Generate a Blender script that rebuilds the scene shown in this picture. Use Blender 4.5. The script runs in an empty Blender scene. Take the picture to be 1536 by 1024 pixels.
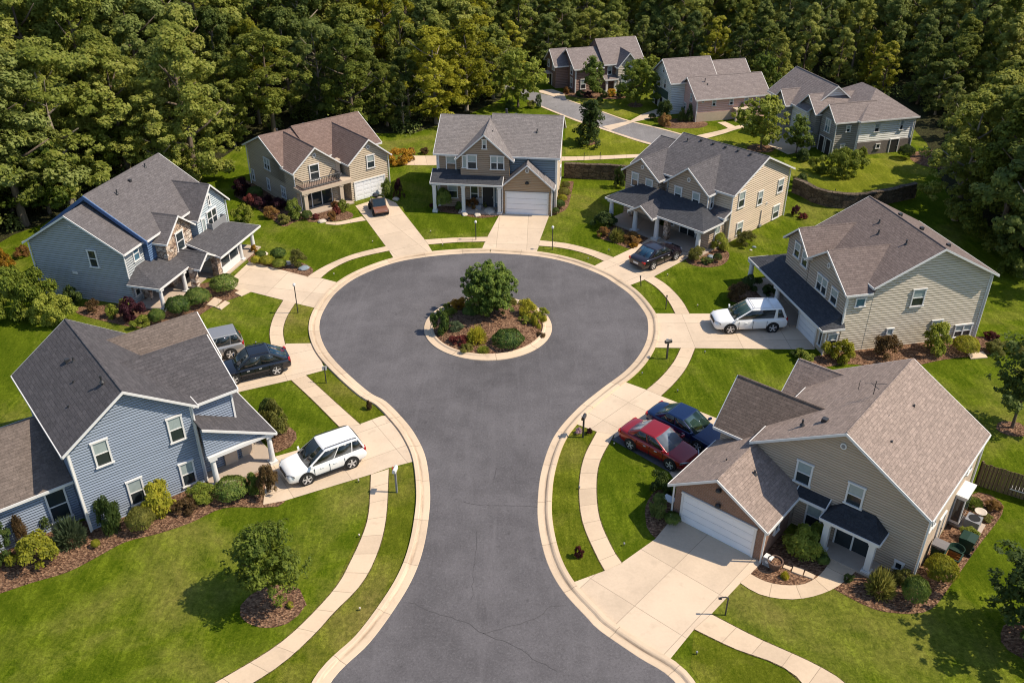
import bpy, bmesh, math, random
import numpy as np
from mathutils import Vector, Matrix

SC = bpy.context.scene
C = SC.collection
R = math.radians


def tag(o, label=None, cat=None, group=None, kind=None):
    if label: o['label'] = label
    if cat: o['category'] = cat
    if group: o['group'] = group
    if kind: o['kind'] = kind
    return o


def empty(name, label, cat, x, y, rz=0, group=None, z=0.0):
    o = bpy.data.objects.new(name, None)
    C.objects.link(o)
    o.location = (x, y, z)
    o.rotation_euler = (0, 0, R(rz))
    o.empty_display_size = 0.3
    return tag(o, label, cat, group)


class MB:
    """collects faces, builds ONE mesh object"""
    def __init__(s):
        s.v = []; s.f = []; s.m = []; s.uv = []

    def face(s, pts, m=0, uv=None):
        b = len(s.v)
        s.v += [tuple(p) for p in pts]
        s.f.append(list(range(b, b + len(pts))))
        s.m.append(m)
        s.uv.append(uv if uv else [(p[0] + p[1] * .37, p[2] + p[1] * .61) for p in pts])

    def hull(s, bot, top, m=0):
        """closed prism between two equal loops"""
        n = len(bot)
        s.face(list(reversed(bot)), m); s.face(top, m)
        for i in range(n):
            j = (i + 1) % n
            s.face([bot[i], bot[j], top[j], top[i]], m)

    def box(s, x0, x1, y0, y1, z0, z1, m=0):
        s.hull([(x0, y0, z0), (x1, y0, z0), (x1, y1, z0), (x0, y1, z0)],
               [(x0, y0, z1), (x1, y0, z1), (x1, y1, z1), (x0, y1, z1)], m)

    def obox(s, c, ax, ay, az, m=0):
        """oriented box: centre, half vectors"""
        c, ax, ay, az = map(Vector, (c, ax, ay, az))
        s.hull([c - ax - ay - az, c + ax - ay - az, c + ax + ay - az, c - ax + ay - az],
               [c - ax - ay + az, c + ax - ay + az, c + ax + ay + az, c - ax + ay + az], m)

    def tube(s, pts, rad, n=8, m=0, cap=True):
        pts = [Vector(p) for p in pts]
        rad = rad if isinstance(rad, (list, tuple)) else [rad] * len(pts)
        rings = []
        for i, p in enumerate(pts):
            d = (pts[min(i + 1, len(pts) - 1)] - pts[max(i - 1, 0)]).normalized()
            a = d.cross(Vector((0, 0, 1)))
            if a.length < .05: a = d.cross(Vector((1, 0, 0)))
            a.normalize(); b = d.cross(a).normalized()
            rings.append([p + (a * math.cos(t) + b * math.sin(t)) * rad[i]
                          for t in (2 * math.pi * k / n for k in range(n))])
        for i in range(len(rings) - 1):
            for k in range(n):
                j = (k + 1) % n
                s.face([rings[i][k], rings[i][j], rings[i + 1][j], rings[i + 1][k]], m)
        if cap:
            s.face(rings[0], m); s.face(list(reversed(rings[-1])), m)

    def lathe(s, prof, c=(0, 0, 0), n=16, m=0, axis='z'):
        """prof: list of (r, h) about the axis"""
        def P(r, h, t):
            a, b = r * math.cos(t), r * math.sin(t)
            q = (a, b, h) if axis == 'z' else ((a, h, b) if axis == 'y' else (h, a, b))
            return (q[0] + c[0], q[1] + c[1], q[2] + c[2])
        T = [2 * math.pi * k / n for k in range(n)]
        for i in range(len(prof) - 1):
            (r0, h0), (r1, h1) = prof[i], prof[i + 1]
            for k in range(n):
                t0, t1 = T[k], T[(k + 1) % n]
                if r0 < 1e-5: s.face([P(0, h0, 0), P(r1, h1, t1), P(r1, h1, t0)], m)
                elif r1 < 1e-5: s.face([P(r0, h0, t0), P(r0, h0, t1), P(0, h1, 0)], m)
                else: s.face([P(r0, h0, t0), P(r0, h0, t1), P(r1, h1, t1), P(r1, h1, t0)], m)

    def prism(s, poly, axis, a0, a1, m=0):
        """poly in the plane across the axis: axis 'x' -> (y,z), 'y' -> (x,z), 'z' -> (x,y)"""
        f = {'x': lambda a, p: (a, p[0], p[1]), 'y': lambda a, p: (p[0], a, p[1]), 'z': lambda a, p: (p[0], p[1], a)}[axis]
        s.hull([f(a0, p) for p in poly], [f(a1, p) for p in poly], m)

    def slab(s, pts, t=.11, m=0):
        """roof plane: uv in metres along the eave (u) and up the slope (v)"""
        P = [Vector(p) for p in pts]
        n = (P[1] - P[0]).cross(P[2] - P[0])
        if n.length < 1e-6: n = (P[2] - P[0]).cross(P[3] - P[0])
        n.normalize()
        if n.z < 0: n = -n; P.reverse()
        u = Vector((0, 0, 1)).cross(n)
        u = u.normalized() if u.length > 1e-4 else Vector((1, 0, 0))
        v = n.cross(u)
        uv = [(p.dot(u), p.dot(v)) for p in P]
        Bt = [p - Vector((0, 0, t)) for p in P]
        s.face(P, m, uv)
        s.face(list(reversed(Bt)), m, list(reversed(uv)))
        for i in range(len(P)):
            j = (i + 1) % len(P)
            s.face([Bt[i], Bt[j], P[j], P[i]], m, [uv[i], uv[j], uv[j], uv[i]])

    def board(s, p, q, cen, h=.155, t=.05, drop=.012, m=0):
        """trim board hung along the roof edge p-q, outside of it as seen from cen"""
        p, q, cen = Vector(p), Vector(q), Vector(cen)
        d = q - p
        o = Vector((d.y, -d.x, 0)).normalized()
        mid = (p + q) / 2
        if (mid - cen).dot(o) < 0: o = -o
        g = o * .003; o = o * t
        zt, zb = Vector((0, 0, -drop)), Vector((0, 0, -h))
        s.hull([p + g + zb, q + g + zb, q + o + zb, p + o + zb], [p + g + zt, q + g + zt, q + o + zt, p + o + zt], m)

    def build(s, name, mats, parent=None, smooth=False, label=None, merge=False, recalc=True):
        me = bpy.data.meshes.new(name)
        me.from_pydata(s.v, [], s.f)
        ul = me.uv_layers.new(name='UVMap')
        flat = [c for f in s.uv for p in f for c in p]
        ul.data.foreach_set('uv', flat)
        mats = mats if isinstance(mats, (list, tuple)) else [mats]
        for mm in mats: me.materials.append(mm)
        me.polygons.foreach_set('material_index', s.m)
        if recalc or merge:
            bm = bmesh.new(); bm.from_mesh(me)
            bmesh.ops.remove_doubles(bm, verts=bm.verts, dist=1e-4)
            if recalc: bmesh.ops.recalc_face_normals(bm, faces=bm.faces)
            bm.to_mesh(me); bm.free()
        if smooth:
            me.polygons.foreach_set('use_smooth', [True] * len(me.polygons))
        me.update()
        o = bpy.data.objects.new(name, me)
        C.objects.link(o)
        if parent is not None: o.parent = parent
        if label: o['label'] = label
        return o


def spline(pts, step=.5):
    """Catmull-Rom through pts, resampled about every step metres"""
    P = [Vector(p).to_2d() for p in pts]
    P = [P[0] * 2 - P[1]] + P + [P[-1] * 2 - P[-2]]
    out = []
    for i in range(1, len(P) - 2):
        a, b, c, d = P[i - 1:i + 3]
        n = max(1, int((c - b).length / step))
        for k in range(n):
            t = k / n
            out.append(.5 * ((2 * b) + (c - a) * t + (2 * a - 5 * b + 4 * c - d) * t * t + (3 * b - a - 3 * c + d) * t ** 3))
    out.append(P[-2])
    return out


def resample(pts, n):
    L = [0]
    for a, b in zip(pts, pts[1:]): L.append(L[-1] + (b - a).length)
    out = []; j = 0
    for k in range(n):
        t = L[-1] * k / (n - 1)
        while j < len(pts) - 2 and L[j + 1] < t: j += 1
        s = (t - L[j]) / max(1e-6, L[j + 1] - L[j])
        out.append(pts[j].lerp(pts[j + 1], min(1, max(0, s))))
    return out, L[-1]


def offset(pts, d):
    out = []
    for i, p in enumerate(pts):
        t = (pts[min(i + 1, len(pts) - 1)] - pts[max(i - 1, 0)]).normalized()
        out.append(p + Vector((-t.y, t.x)) * d)
    return out


# ------------------------------------------------------------------ materials
class NT:
    def __init__(s, name):
        s.mat = bpy.data.materials.new(name); s.mat.use_nodes = True
        s.t = s.mat.node_tree; s.t.nodes.clear()
        s.out = s.t.nodes.new('ShaderNodeOutputMaterial')
        s.b = s.t.nodes.new('ShaderNodeBsdfPrincipled')
        s.t.links.new(s.b.outputs[0], s.out.inputs[0])
        s._o = None

    def n(s, typ, ins=None, **kw):
        nd = s.t.nodes.new(typ)
        for k, v in kw.items(): setattr(nd, k, v)
        for k, v in (ins or {}).items(): s.set(nd.inputs[k], v)
        return nd

    def set(s, sock, v):
        if hasattr(v, 'is_output') or isinstance(v, bpy.types.NodeSocket): s.t.links.new(v, sock)
        elif isinstance(v, (tuple, list)) and len(v) == 3 and sock.type == 'RGBA': sock.default_value = (*v, 1)
        else: sock.default_value = v

    def pos(s):
        return s.n('ShaderNodeNewGeometry').outputs['Position']

    def uv(s):
        return s.n('ShaderNodeTexCoord').outputs['UV']

    def obj(s):
        return s.n('ShaderNodeTexCoord').outputs['Object']

    def noise(s, vec, scale, detail=4, rough=.6, out='Fac', dist=0.0):
        return s.n('ShaderNodeTexNoise', {'Vector': vec, 'Scale': scale, 'Detail': detail, 'Roughness': rough, 'Distortion': dist}).outputs[out]

    def math(s, op, a, b=0.0, c=0.0):
        return s.n('ShaderNodeMath', {0: a, 1: b, 2: c}, operation=op).outputs[0]

    def ramp(s, fac, stops):
        nd = s.n('ShaderNodeValToRGB', {'Fac': fac})
        e = nd.color_ramp.elements
        while len(e) < len(stops): e.new(.5)
        for el, (p, c) in zip(e, stops):
            el.position = p; el.color = (*c, 1) if len(c) == 3 else c
        return nd.outputs[0]

    def mix(s, fac, a, b, typ='MIX'):
        nd = s.n('ShaderNodeMix', data_type='RGBA', blend_type=typ)
        s.set(nd.inputs[0], fac); s.set(nd.inputs[6], a); s.set(nd.inputs[7], b)
        return nd.outputs[2]

    def scale(s, vec, sc):
        return s.n('ShaderNodeMapping', {'Vector': vec, 'Scale': sc}).outputs[0]

    def bump(s, h, strength=.5, dist=.02, nrm=None):
        nd = s.n('ShaderNodeBump', {'Height': h, 'Strength': strength, 'Distance': dist})
        if nrm is not None: s.set(nd.inputs['Normal'], nrm)
        return nd.outputs[0]

    def fin(s, col, rough=.8, spec=.3, nrm=None, metal=0, coat=0):
        s.set(s.b.inputs['Base Color'], col); s.set(s.b.inputs['Roughness'], rough)
        s.set(s.b.inputs['Specular IOR Level'], spec); s.set(s.b.inputs['Metallic'], metal)
        if coat: s.set(s.b.inputs['Coat Weight'], coat); s.set(s.b.inputs['Coat Roughness'], .05)
        if nrm is not None: s.set(s.b.inputs['Normal'], nrm)
        return s.mat


def k(c, f): return tuple(min(1, x * f) for x in c)


def srgb(r, g, b, f=1.0):
    return tuple(min(1, f * (((v / 255) + .055) / 1.055) ** 2.4) for v in (r, g, b))


def m_plain(name, col, rough=.6, spec=.3, metal=0, var=.12, sc=3.0, coat=0):
    t = NT(name)
    nz = t.noise(t.obj(), sc, 5)
    return t.fin(t.mix(nz, k(col, 1 - var), k(col, 1 + var)), rough, spec, t.bump(t.noise(t.obj(), sc * 14, 3), .15, .005), metal, coat)


def m_siding(name, col, pitch=.2, lap_=.5):
    """lap siding: board profile by height, shadow line under each lap put into the colour, board to board and weathering variation"""
    t = NT(name)
    p = t.pos()
    z = t.n('ShaderNodeSeparateXYZ', {0: p}).outputs[2]
    wav = t.math('MULTIPLY_ADD', t.noise(t.scale(p, (.9, .9, .3)), 1.0, 2), .05, z)
    q = t.math('DIVIDE', wav, pitch)
    fr = t.math('FRACT', q)
    lip = t.n('ShaderNodeMapRange', {0: fr, 1: .0, 2: .30, 3: 0.0, 4: 1.0}).outputs[0]
    h2 = t.math('MULTIPLY', t.math('SUBTRACT', 1.25, fr), lip)
    row = t.n('ShaderNodeTexWhiteNoise', {'W': t.math('FLOOR', q)}, noise_dimensions='1D').outputs[0]
    nz = t.noise(t.scale(p, (.7, .7, 2.5)), 1.2, 5)
    c = t.mix(t.math('MULTIPLY_ADD', row, .4, t.math('MULTIPLY', nz, .6)), k(col, .84), k(col, 1.12))
    lap = t.n('ShaderNodeMapRange', {0: fr, 1: .10, 2: .36, 3: lap_, 4: 0.0}).outputs[0]  # dark band painted in for the shadow under each board
    lap_noise = t.noise(t.scale(p, (2.2, 2.2, 9)), 1.0, 4)
    c = t.mix(t.math('MULTIPLY', lap, t.math('MULTIPLY_ADD', lap_noise, 1.2, .25)), c, k(col, .34))
    return t.fin(c, .75, .25, t.bump(h2, 1.0, .05))


def m_shingle(name, col, c2=None, row=.165, wid=.34, contrast=.26):
    t = NT(name)
    uv = t.uv()
    nz0 = t.noise(uv, .35, 4)
    br = t.n('ShaderNodeTexBrick', {'Vector': uv, 'Color1': k(col, 1 - contrast), 'Color2': k(c2 or col, 1 + contrast), 'Mortar': k(col, .72),
                                    'Scale': 1.0, 'Mortar Size': .012, 'Mortar Smooth': .3, 'Bias': -.1, 'Brick Width': wid, 'Row Height': row}, offset=.37, squash=1)
    tab = t.noise(t.scale(uv, (1 / wid, 1 / row, 1)), 1.0, 2, .5)
    wt = t.n('ShaderNodeTexWhiteNoise', {'Vector': t.n('ShaderNodeVectorMath', {0: t.scale(uv, (1 / wid * 1.3, 1 / row, 1))}, operation='FLOOR').outputs[0]}, noise_dimensions='3D').outputs[0]
    c = t.mix(.6, br.outputs[0], t.ramp(t.math('MULTIPLY_ADD', wt, .5, t.math('MULTIPLY', tab, .5)), [(.2, k(col, .68)), (.5, col), (.8, k(c2 or col, 1.3))]))
    c = t.mix(t.math('MULTIPLY', nz0, .5), c, k(col, .75))
    gr = t.noise(uv, 8, 4, .85)
    c = t.mix(.42, c, t.ramp(gr, [(.3, k(col, .45)), (.7, k(c2 or col, 1.5))]))
    v = t.n('ShaderNodeSeparateXYZ', {0: uv}).outputs[1]
    fr = t.math('FRACT', t.math('DIVIDE', v, row))
    hh = t.math('ADD', t.math('SUBTRACT', 1.0, fr), t.math('MULTIPLY', gr, .5))
    hh = t.math('SUBTRACT', hh, t.math('MULTIPLY', br.outputs['Fac'], .5))
    return t.fin(c, .92, .15, t.bump(hh, .7, .03))


def m_brick(name, a, b, mortar, w=.24, h=.085):
    t = NT(name)
    p = t.pos()
    s = t.n('ShaderNodeSeparateXYZ', {0: p})
    hx = t.math('ADD', t.math('MULTIPLY', s.outputs[0], .76), t.math('MULTIPLY', s.outputs[1], -.65))
    vec = t.n('ShaderNodeCombineXYZ', {0: hx, 1: s.outputs[2]}).outputs[0]
    br = t.n('ShaderNodeTexBrick', {'Vector': vec, 'Color1': a, 'Color2': b, 'Mortar': mortar, 'Scale': 1.0, 'Mortar Size': .012,
                                    'Brick Width': w, 'Row Height': h})
    nz = t.noise(p, 5, 4)
    c = t.mix(t.math('MULTIPLY', nz, .5), br.outputs[0], k(a, .6))
    return t.fin(c, .9, .2, t.bump(t.math('SUBTRACT', nz, br.outputs['Fac']), .6, .02))


def m_stone(name, cols, dark, sc=2.6):
    t = NT(name)
    p = t.scale(t.pos(), (1, 1, 1.7))
    vo = t.n('ShaderNodeTexVoronoi', {'Vector': t.n('ShaderNodeVectorMath', {0: p, 1: t.n('ShaderNodeVectorMath', {0: t.noise(p, 2, 2, .5, 'Color'), 3: .25}, operation='SCALE').outputs[0]}).outputs[0], 'Scale': sc}, feature='F1')
    ed = t.n('ShaderNodeTexVoronoi', {'Vector': p, 'Scale': sc}, feature='DISTANCE_TO_EDGE').outputs[0]
    r = t.n('ShaderNodeSeparateColor', {0: vo.outputs['Color']}).outputs[0]
    n = len(cols)
    c = t.ramp(r, [((i + .3) / n, q) for i, q in enumerate(cols)])
    nz = t.noise(t.pos(), 9, 4)
    c = t.mix(t.math('MULTIPLY', nz, .4), c, dark)
    e = t.n('ShaderNodeMapRange', {0: ed, 1: .0, 2: .07, 3: 0.0, 4: 1.0}).outputs[0]
    c = t.mix(e, k(dark, .8), c)
    return t.fin(c, .9, .2, t.bump(t.math('ADD', e, nz), .8, .05))


def m_grass(name, a, b, dry, stripe=(1, 0), sw=1.1):
    t = NT(name)
    p = t.pos()
    big = t.noise(p, .11, 4, .6, dist=.8)
    mid = t.noise(p, .5, 5, .65)
    fine = t.noise(p, 4.2, 5, .8, dist=.6)
    vf = t.noise(p, 9, 4, .85)
    # streaks left by the mower
    d = t.n('ShaderNodeVectorMath', {0: p, 1: (stripe[0], stripe[1], 0)}, operation='DOT_PRODUCT').outputs['Value']
    wob = t.math('MULTIPLY', t.noise(p, .1, 2), 6.0)
    st = t.math('SINE', t.math('MULTIPLY', t.math('ADD', d, wob), math.pi / sw))
    streak = t.noise(t.n('ShaderNodeMapping', {'Vector': p, 'Rotation': (0, 0, -math.atan2(stripe[1], stripe[0])), 'Scale': (3.4, .5, 1)}).outputs[0], 1.0, 5, .7, dist=.5)
    f = t.math('MULTIPLY_ADD', st, .022, t.math('MULTIPLY', mid, .22))
    f = t.math('MULTIPLY_ADD', streak, .26, f)
    f = t.math('MULTIPLY_ADD', fine, .36, f)
    f = t.math('MULTIPLY_ADD', vf, .34, f)
    c = t.ramp(f, [(.44, k(a, .40)), (.53, a), (.61, b), (.70, k(b, 1.8))])
    dr = t.n('ShaderNodeMapRange', {0: t.math('MULTIPLY_ADD', mid, .5, big), 1: .72, 2: 1.02, 3: 0.0, 4: .75}).outputs[0]
    c = t.mix(dr, c, t.mix(t.n('ShaderNodeMapRange', {0: fine, 1: .35, 2: .65}).outputs[0], k(dry, .55), k(dry, 1.25)))
    gr = t.n('ShaderNodeMapRange', {0: t.math('SUBTRACT', big, t.math('MULTIPLY', mid, .4)), 1: .36, 2: .20, 3: 0.0, 4: .55}).outputs[0]
    c = t.mix(gr, c, k(a, .72))
    return t.fin(c, 1.0, .02, t.bump(t.math('ADD', vf, fine), 1.0, .05))


def m_asphalt(name, base):
    t = NT(name)
    p = t.pos()
    big = t.noise(p, .11, 5, .6, dist=.6)
    mid = t.noise(p, .7, 5, .65)
    sp = t.noise(p, 9, 4, .9)
    c = t.ramp(t.math('MULTIPLY_ADD', mid, .4, t.math('MULTIPLY', big, .6)), [(.34, k(base, .70)), (.5, base), (.66, k(base, 1.35))])
    c = t.mix(t.n('ShaderNodeMapRange', {0: sp, 1: .53, 2: .72, 3: 0.0, 4: .6}).outputs[0], c, k(base, 1.9))
    c = t.mix(t.n('ShaderNodeMapRange', {0: sp, 1: .47, 2: .28, 3: 0.0, 4: .65}).outputs[0], c, k(base, .45))
    wear = t.noise(t.scale(p, (.8, .10, 1)), 1.0, 5, .65, dist=1.6)
    c = t.mix(t.n('ShaderNodeMapRange', {0: wear, 1: .52, 2: .75, 3: 0.0, 4: .45}).outputs[0], c, k(base, 1.5))
    spots = t.noise(p, 2.3, 2, .4)
    c = t.mix(t.n('ShaderNodeMapRange', {0: spots, 1: .70, 2: .76, 3: 0.0, 4: .45}).outputs[0], c, k(base, .5))
    return t.fin(c, .9, .25, t.bump(sp, .5, .015))


def m_concrete(name, base, ju=1.5, jv=0.0, jw=.03, jo=0.0, gutter=None):
    """uv in metres; joints every ju along u and every jv across v"""
    t = NT(name)
    uv = t.uv(); p = t.pos()
    s = t.n('ShaderNodeSeparateXYZ', {0: uv})
    slab = t.n('ShaderNodeTexWhiteNoise', {'Vector': t.n('ShaderNodeCombineXYZ', {0: t.math('FLOOR', t.math('DIVIDE', s.outputs[0], ju)),
                                           1: t.math('FLOOR', t.math('DIVIDE', s.outputs[1], jv)) if jv else 0.0}).outputs[0]}, noise_dimensions='3D').outputs[0]
    big = t.noise(p, .45, 5, .6); fine = t.noise(p, 7, 4, .75); st = t.noise(p, 1.6, 3, .5)
    f = t.math('MULTIPLY_ADD', slab, .22, t.math('MULTIPLY_ADD', fine, .25, t.math('MULTIPLY', big, .5)))
    c = t.ramp(f, [(.28, k(base, .8)), (.5, base), (.7, k(base, 1.1))])
    c = t.mix(t.n('ShaderNodeMapRange', {0: st, 1: .60, 2: .78, 3: 0.0, 4: .4}).outputs[0], c, k(base, .6))

    if gutter:
        gd = t.n('ShaderNodeMapRange', {0: t.math('ABSOLUTE', t.math('SUBTRACT', s.outputs[1], gutter)), 1: .0, 2: .12, 3: 1.0, 4: 0.0}).outputs[0]
        gn = t.n('ShaderNodeMapRange', {0: t.noise(t.n('ShaderNodeMapping', {'Vector': uv, 'Scale': (.35, 3, 1)}).outputs[0], 1.0, 4, .7), 1: .42, 2: .62, 3: .05, 4: .75}).outputs[0]
        c = t.mix(t.math('MULTIPLY', gd, gn), c, (.17, .11, .07))

    def joint(sock, d):
        fr = t.math('FRACT', t.math('ADD', t.math('DIVIDE', sock, d), .5 + jo))
        return t.math('LESS_THAN', t.math('ABSOLUTE', t.math('SUBTRACT', fr, .5)), jw / d / 2)
    j = joint(s.outputs[0], ju)
    if jv: j = t.math('MAXIMUM', j, joint(s.outputs[1], jv))
    wear = t.math('MULTIPLY', j, t.math('MULTIPLY_ADD', big, .8, .25))
    c = t.mix(wear, c, k(base, .38))
    return t.fin(c, .9, .2, t.bump(t.math('SUBTRACT', fine, t.math('MULTIPLY', j, 2.0)), .35, .012))


def m_mulch(name, a, b):
    t = NT(name)
    p = t.pos()
    vo = t.n('ShaderNodeTexVoronoi', {'Vector': t.scale(p, (1, 1.7, 1)), 'Scale': 9.0, 'Randomness': 1.0})
    r = t.n('ShaderNodeSeparateColor', {0: vo.outputs['Color']}).outputs[0]
    nz = t.noise(p, 1.1, 5, .7)
    c = t.ramp(t.math('MULTIPLY_ADD', r, .55, t.math('MULTIPLY', nz, .5)), [(.2, k(a, .5)), (.45, a), (.7, b), (.95, k(b, 1.7))])
    return t.fin(c, .95, .1, t.bump(t.math('ADD', vo.outputs['Distance'], nz), 1.0, .07))


def m_leaf(name, dark, mid, light, trans=.45, sc=.9):
    t = NT(name)
    oi = t.n('ShaderNodeObjectInfo').outputs['Random']
    p = t.pos()
    nz = t.noise(p, sc, 3, .6)
    wn = t.n('ShaderNodeTexWhiteNoise', {'Vector': t.n('ShaderNodeVectorMath', {0: p, 1: (.22, .22, .22)}, operation='SNAP').outputs[0]}, noise_dimensions='3D').outputs[0]
    f = t.math('MULTIPLY_ADD', wn, .28, t.math('MULTIPLY', nz, .45))
    f = t.math('MULTIPLY_ADD', oi, .32, f)
    c = t.ramp(f, [(.26, dark), (.5, mid), (.78, light)])
    t.fin(c, .62, .22)
    tr = t.n('ShaderNodeBsdfTranslucent', {'Color': t.mix(.35, c, k(light, 1.25))})
    mx = t.n('ShaderNodeMixShader', {0: trans, 1: t.b.outputs[0], 2: tr.outputs[0]})
    t.t.links.new(mx.outputs[0], t.out.inputs[0])
    return t.mat


def m_bark(name, col):
    t = NT(name)
    p = t.obj()
    nz = t.noise(t.scale(p, (8, 8, 1.2)), 1.5, 5, .7)
    return t.fin(t.ramp(nz, [(.3, k(col, .5)), (.6, col), (.8, k(col, 1.4))]), .95, .1, t.bump(nz, .8, .05))


def m_glass(name, col, rough=.06):
    t = NT(name)
    nz = t.noise(t.obj(), 1.2, 2)
    return t.fin(t.mix(nz, k(col, .6), k(col, 1.5)), rough, .7, t.bump(nz, .05, .02))


def m_paint(name, col, rough=.22, metal=0.0):
    t = NT(name)
    dust = t.noise(t.obj(), 1.7, 4)
    return t.fin(t.mix(t.math('MULTIPLY', dust, .05 if max(col) > .3 else .006), col, (.35, .3, .24)), rough, .5, t.bump(t.noise(t.obj(), 2.2, 1), .03, .02), metal, .4)


def m_wood(name, a, b, pitch=.14, axis=(1, 0)):
    t = NT(name)
    p = t.obj()
    d = t.n('ShaderNodeVectorMath', {0: p, 1: (axis[0], axis[1], 0)}, operation='DOT_PRODUCT').outputs['Value']
    q = t.math('DIVIDE', d, pitch)
    row = t.n('ShaderNodeTexWhiteNoise', {'W': t.math('FLOOR', q)}, noise_dimensions='1D').outputs[0]
    fr = t.math('FRACT', q)
    gap = t.math('LESS_THAN', t.math('ABSOLUTE', t.math('SUBTRACT', fr, .5)), .44)
    nz = t.noise(t.scale(p, (5, 5, .8)), 1.5, 4)
    c = t.mix(t.math('MULTIPLY_ADD', row, .5, t.math('MULTIPLY', nz, .5)), a, b)
    c = t.mix(gap, k(a, .3), c)
    return t.fin(c, .9, .1, t.bump(t.math('ADD', nz, gap), .5, .02))


M = {}
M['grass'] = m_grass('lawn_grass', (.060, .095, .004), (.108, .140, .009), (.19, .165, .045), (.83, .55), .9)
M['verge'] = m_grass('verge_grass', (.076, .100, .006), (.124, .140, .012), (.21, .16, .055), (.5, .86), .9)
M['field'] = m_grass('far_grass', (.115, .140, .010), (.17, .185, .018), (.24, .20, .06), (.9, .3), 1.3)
M['soil'] = m_mulch('edge_strip', (.075, .06, .025), (.12, .095, .045))
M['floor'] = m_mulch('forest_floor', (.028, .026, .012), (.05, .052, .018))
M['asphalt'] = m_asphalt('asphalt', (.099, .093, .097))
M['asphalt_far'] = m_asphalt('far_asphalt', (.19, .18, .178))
M['crack'] = m_plain('tar', (.068, .064, .066), .8)
CC = (.575, .445, .315)
M['walk'] = m_concrete('sidewalk_concrete', CC, 1.25, 0)
M['kerb'] = m_concrete('kerb_concrete', k(CC, 1.0), 3.0, 0, .035, gutter=.38)
M['drive'] = m_concrete('driveway_concrete', (.575, .455, .335), 3.1, 2.45, .03)
M['slab'] = m_concrete('porch_concrete', (.42, .34, .27), 9, 0)
M['mulch'] = m_mulch('bark_mulch', (.125, .066, .040), (.235, .14, .085))
M['white'] = m_plain('white_trim', (.66, .645, .62), .5, .35, var=.05)
M['white_door'] = m_plain('white_door_paint', (.76, .76, .77), .45, .4, var=.04)
M['glass'] = m_glass('window_glass', (.022, .03, .034))
M['glassblue'] = m_glass('sky_tinted_glass', (.05, .12, .17))
M['blind'] = m_plain('window_blind', (.30, .35, .34), .3, .5, var=.25, sc=6)
M['dark'] = m_plain('dark_recess', (.03, .028, .027), .8)
M['metal'] = m_plain('dark_metal', (.03, .03, .032), .45, .5)
M['grey'] = m_plain('grey_metal', (.22, .22, .225), .5, .4)
M['beige'] = m_plain('beige_wall', (.50, .40, .30), .8)
M['rock'] = m_plain('pale_rock', (.52, .45, .37), .9, .2, var=.35, sc=2)
M['bluerock'] = m_plain('grey_rock', (.2, .24, .27), .9, .2, var=.35, sc=2)
M['stone'] = m_stone('ledge_stone', [(.60, .45, .32), (.26, .16, .11), (.78, .67, .55), (.50, .36, .26)], (.09, .065, .05), 2.5)
M['wallstone'] = m_stone('retaining_stone', [(.13, .095, .065), (.09, .065, .045), (.17, .13, .09)], (.05, .038, .028), 2.2)
M['brick'] = m_brick('brown_brick', (.30, .165, .11), (.22, .12, .082), (.30, .23, .18))
M['fence'] = m_wood('fence_boards', (.14, .10, .055), (.20, .145, .08), .16)
M['bark'] = m_bark('bark', (.17, .13, .095))
M['barkpale'] = m_bark('pale_bark', (.30, .25, .19))
# leaves
LF = lambda n, d, m_, l, **kw: m_leaf(n, d, m_, l, **kw)
M['l_forest'] = LF('forest_leaf', (.06, .085, .012), (.20, .235, .034), (.38, .38, .085), sc=.5)
M['l_forest2'] = LF('forest_leaf_deep', (.05, .08, .017), (.15, .19, .04), (.30, .33, .09), sc=.5)
M['l_forest3'] = LF('forest_leaf_gold', (.11, .12, .009), (.29, .285, .022), (.44, .41, .042), sc=.5)
M['l_conifer'] = LF('conifer_leaf', (.03, .05, .014), (.085, .115, .03), (.16, .19, .045))
M['l_tree'] = LF('garden_tree_leaf', (.055, .09, .011), (.18, .225, .027), (.34, .36, .062), sc=1.5)
M['l_island'] = LF('island_tree_leaf', (.024, .052, .007), (.08, .13, .016), (.19, .245, .034), sc=1.5, trans=.15)
M['l_dark'] = LF('dark_shrub_leaf', (0.024, 0.048, 0.011), (0.073, 0.11, 0.024), (0.165, 0.209, 0.05), sc=3)
M['l_clip'] = LF('boxwood_leaf', (0.029, 0.06, 0.01), (0.079, 0.122, 0.019), (0.156, 0.198, 0.034), sc=3, trans=.12)
M['l_green'] = LF('green_shrub_leaf', (0.057, 0.095, 0.014), (0.149, 0.203, 0.032), (0.27, 0.317, 0.061), sc=3)
M['l_olive'] = LF('olive_shrub_leaf', (0.072, 0.078, 0.018), (0.176, 0.179, 0.036), (0.299, 0.28, 0.065), sc=3)
M['l_yellow'] = LF('yellow_shrub_leaf', (0.12, 0.135, 0.012), (0.3, 0.3, 0.027), (0.51, 0.45, 0.045), sc=3)
M['l_lime'] = LF('lime_shrub_leaf', (0.087, 0.131, 0.014), (0.217, 0.261, 0.035), (0.392, 0.406, 0.065), sc=3)
M['l_orange'] = LF('orange_shrub_leaf', (0.156, 0.091, 0.01), (0.416, 0.221, 0.019), (0.585, 0.364, 0.039), sc=3)
M['l_rust'] = LF('rust_shrub_leaf', (0.091, 0.046, 0.016), (0.234, 0.111, 0.039), (0.338, 0.208, 0.058), sc=3)
M['l_red'] = LF('red_shrub_leaf', (0.05, 0.013, 0.013), (0.144, 0.033, 0.03), (0.25, 0.062, 0.044), sc=3)
M['l_maroon'] = LF('maroon_shrub_leaf', (.022, .008, .012), (.055, .016, .024), (.10, .03, .035), sc=3)
M['l_brown'] = LF('brown_shrub_leaf', (0.05, 0.033, 0.015), (0.125, 0.077, 0.033), (0.2, 0.131, 0.05), sc=3)
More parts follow.
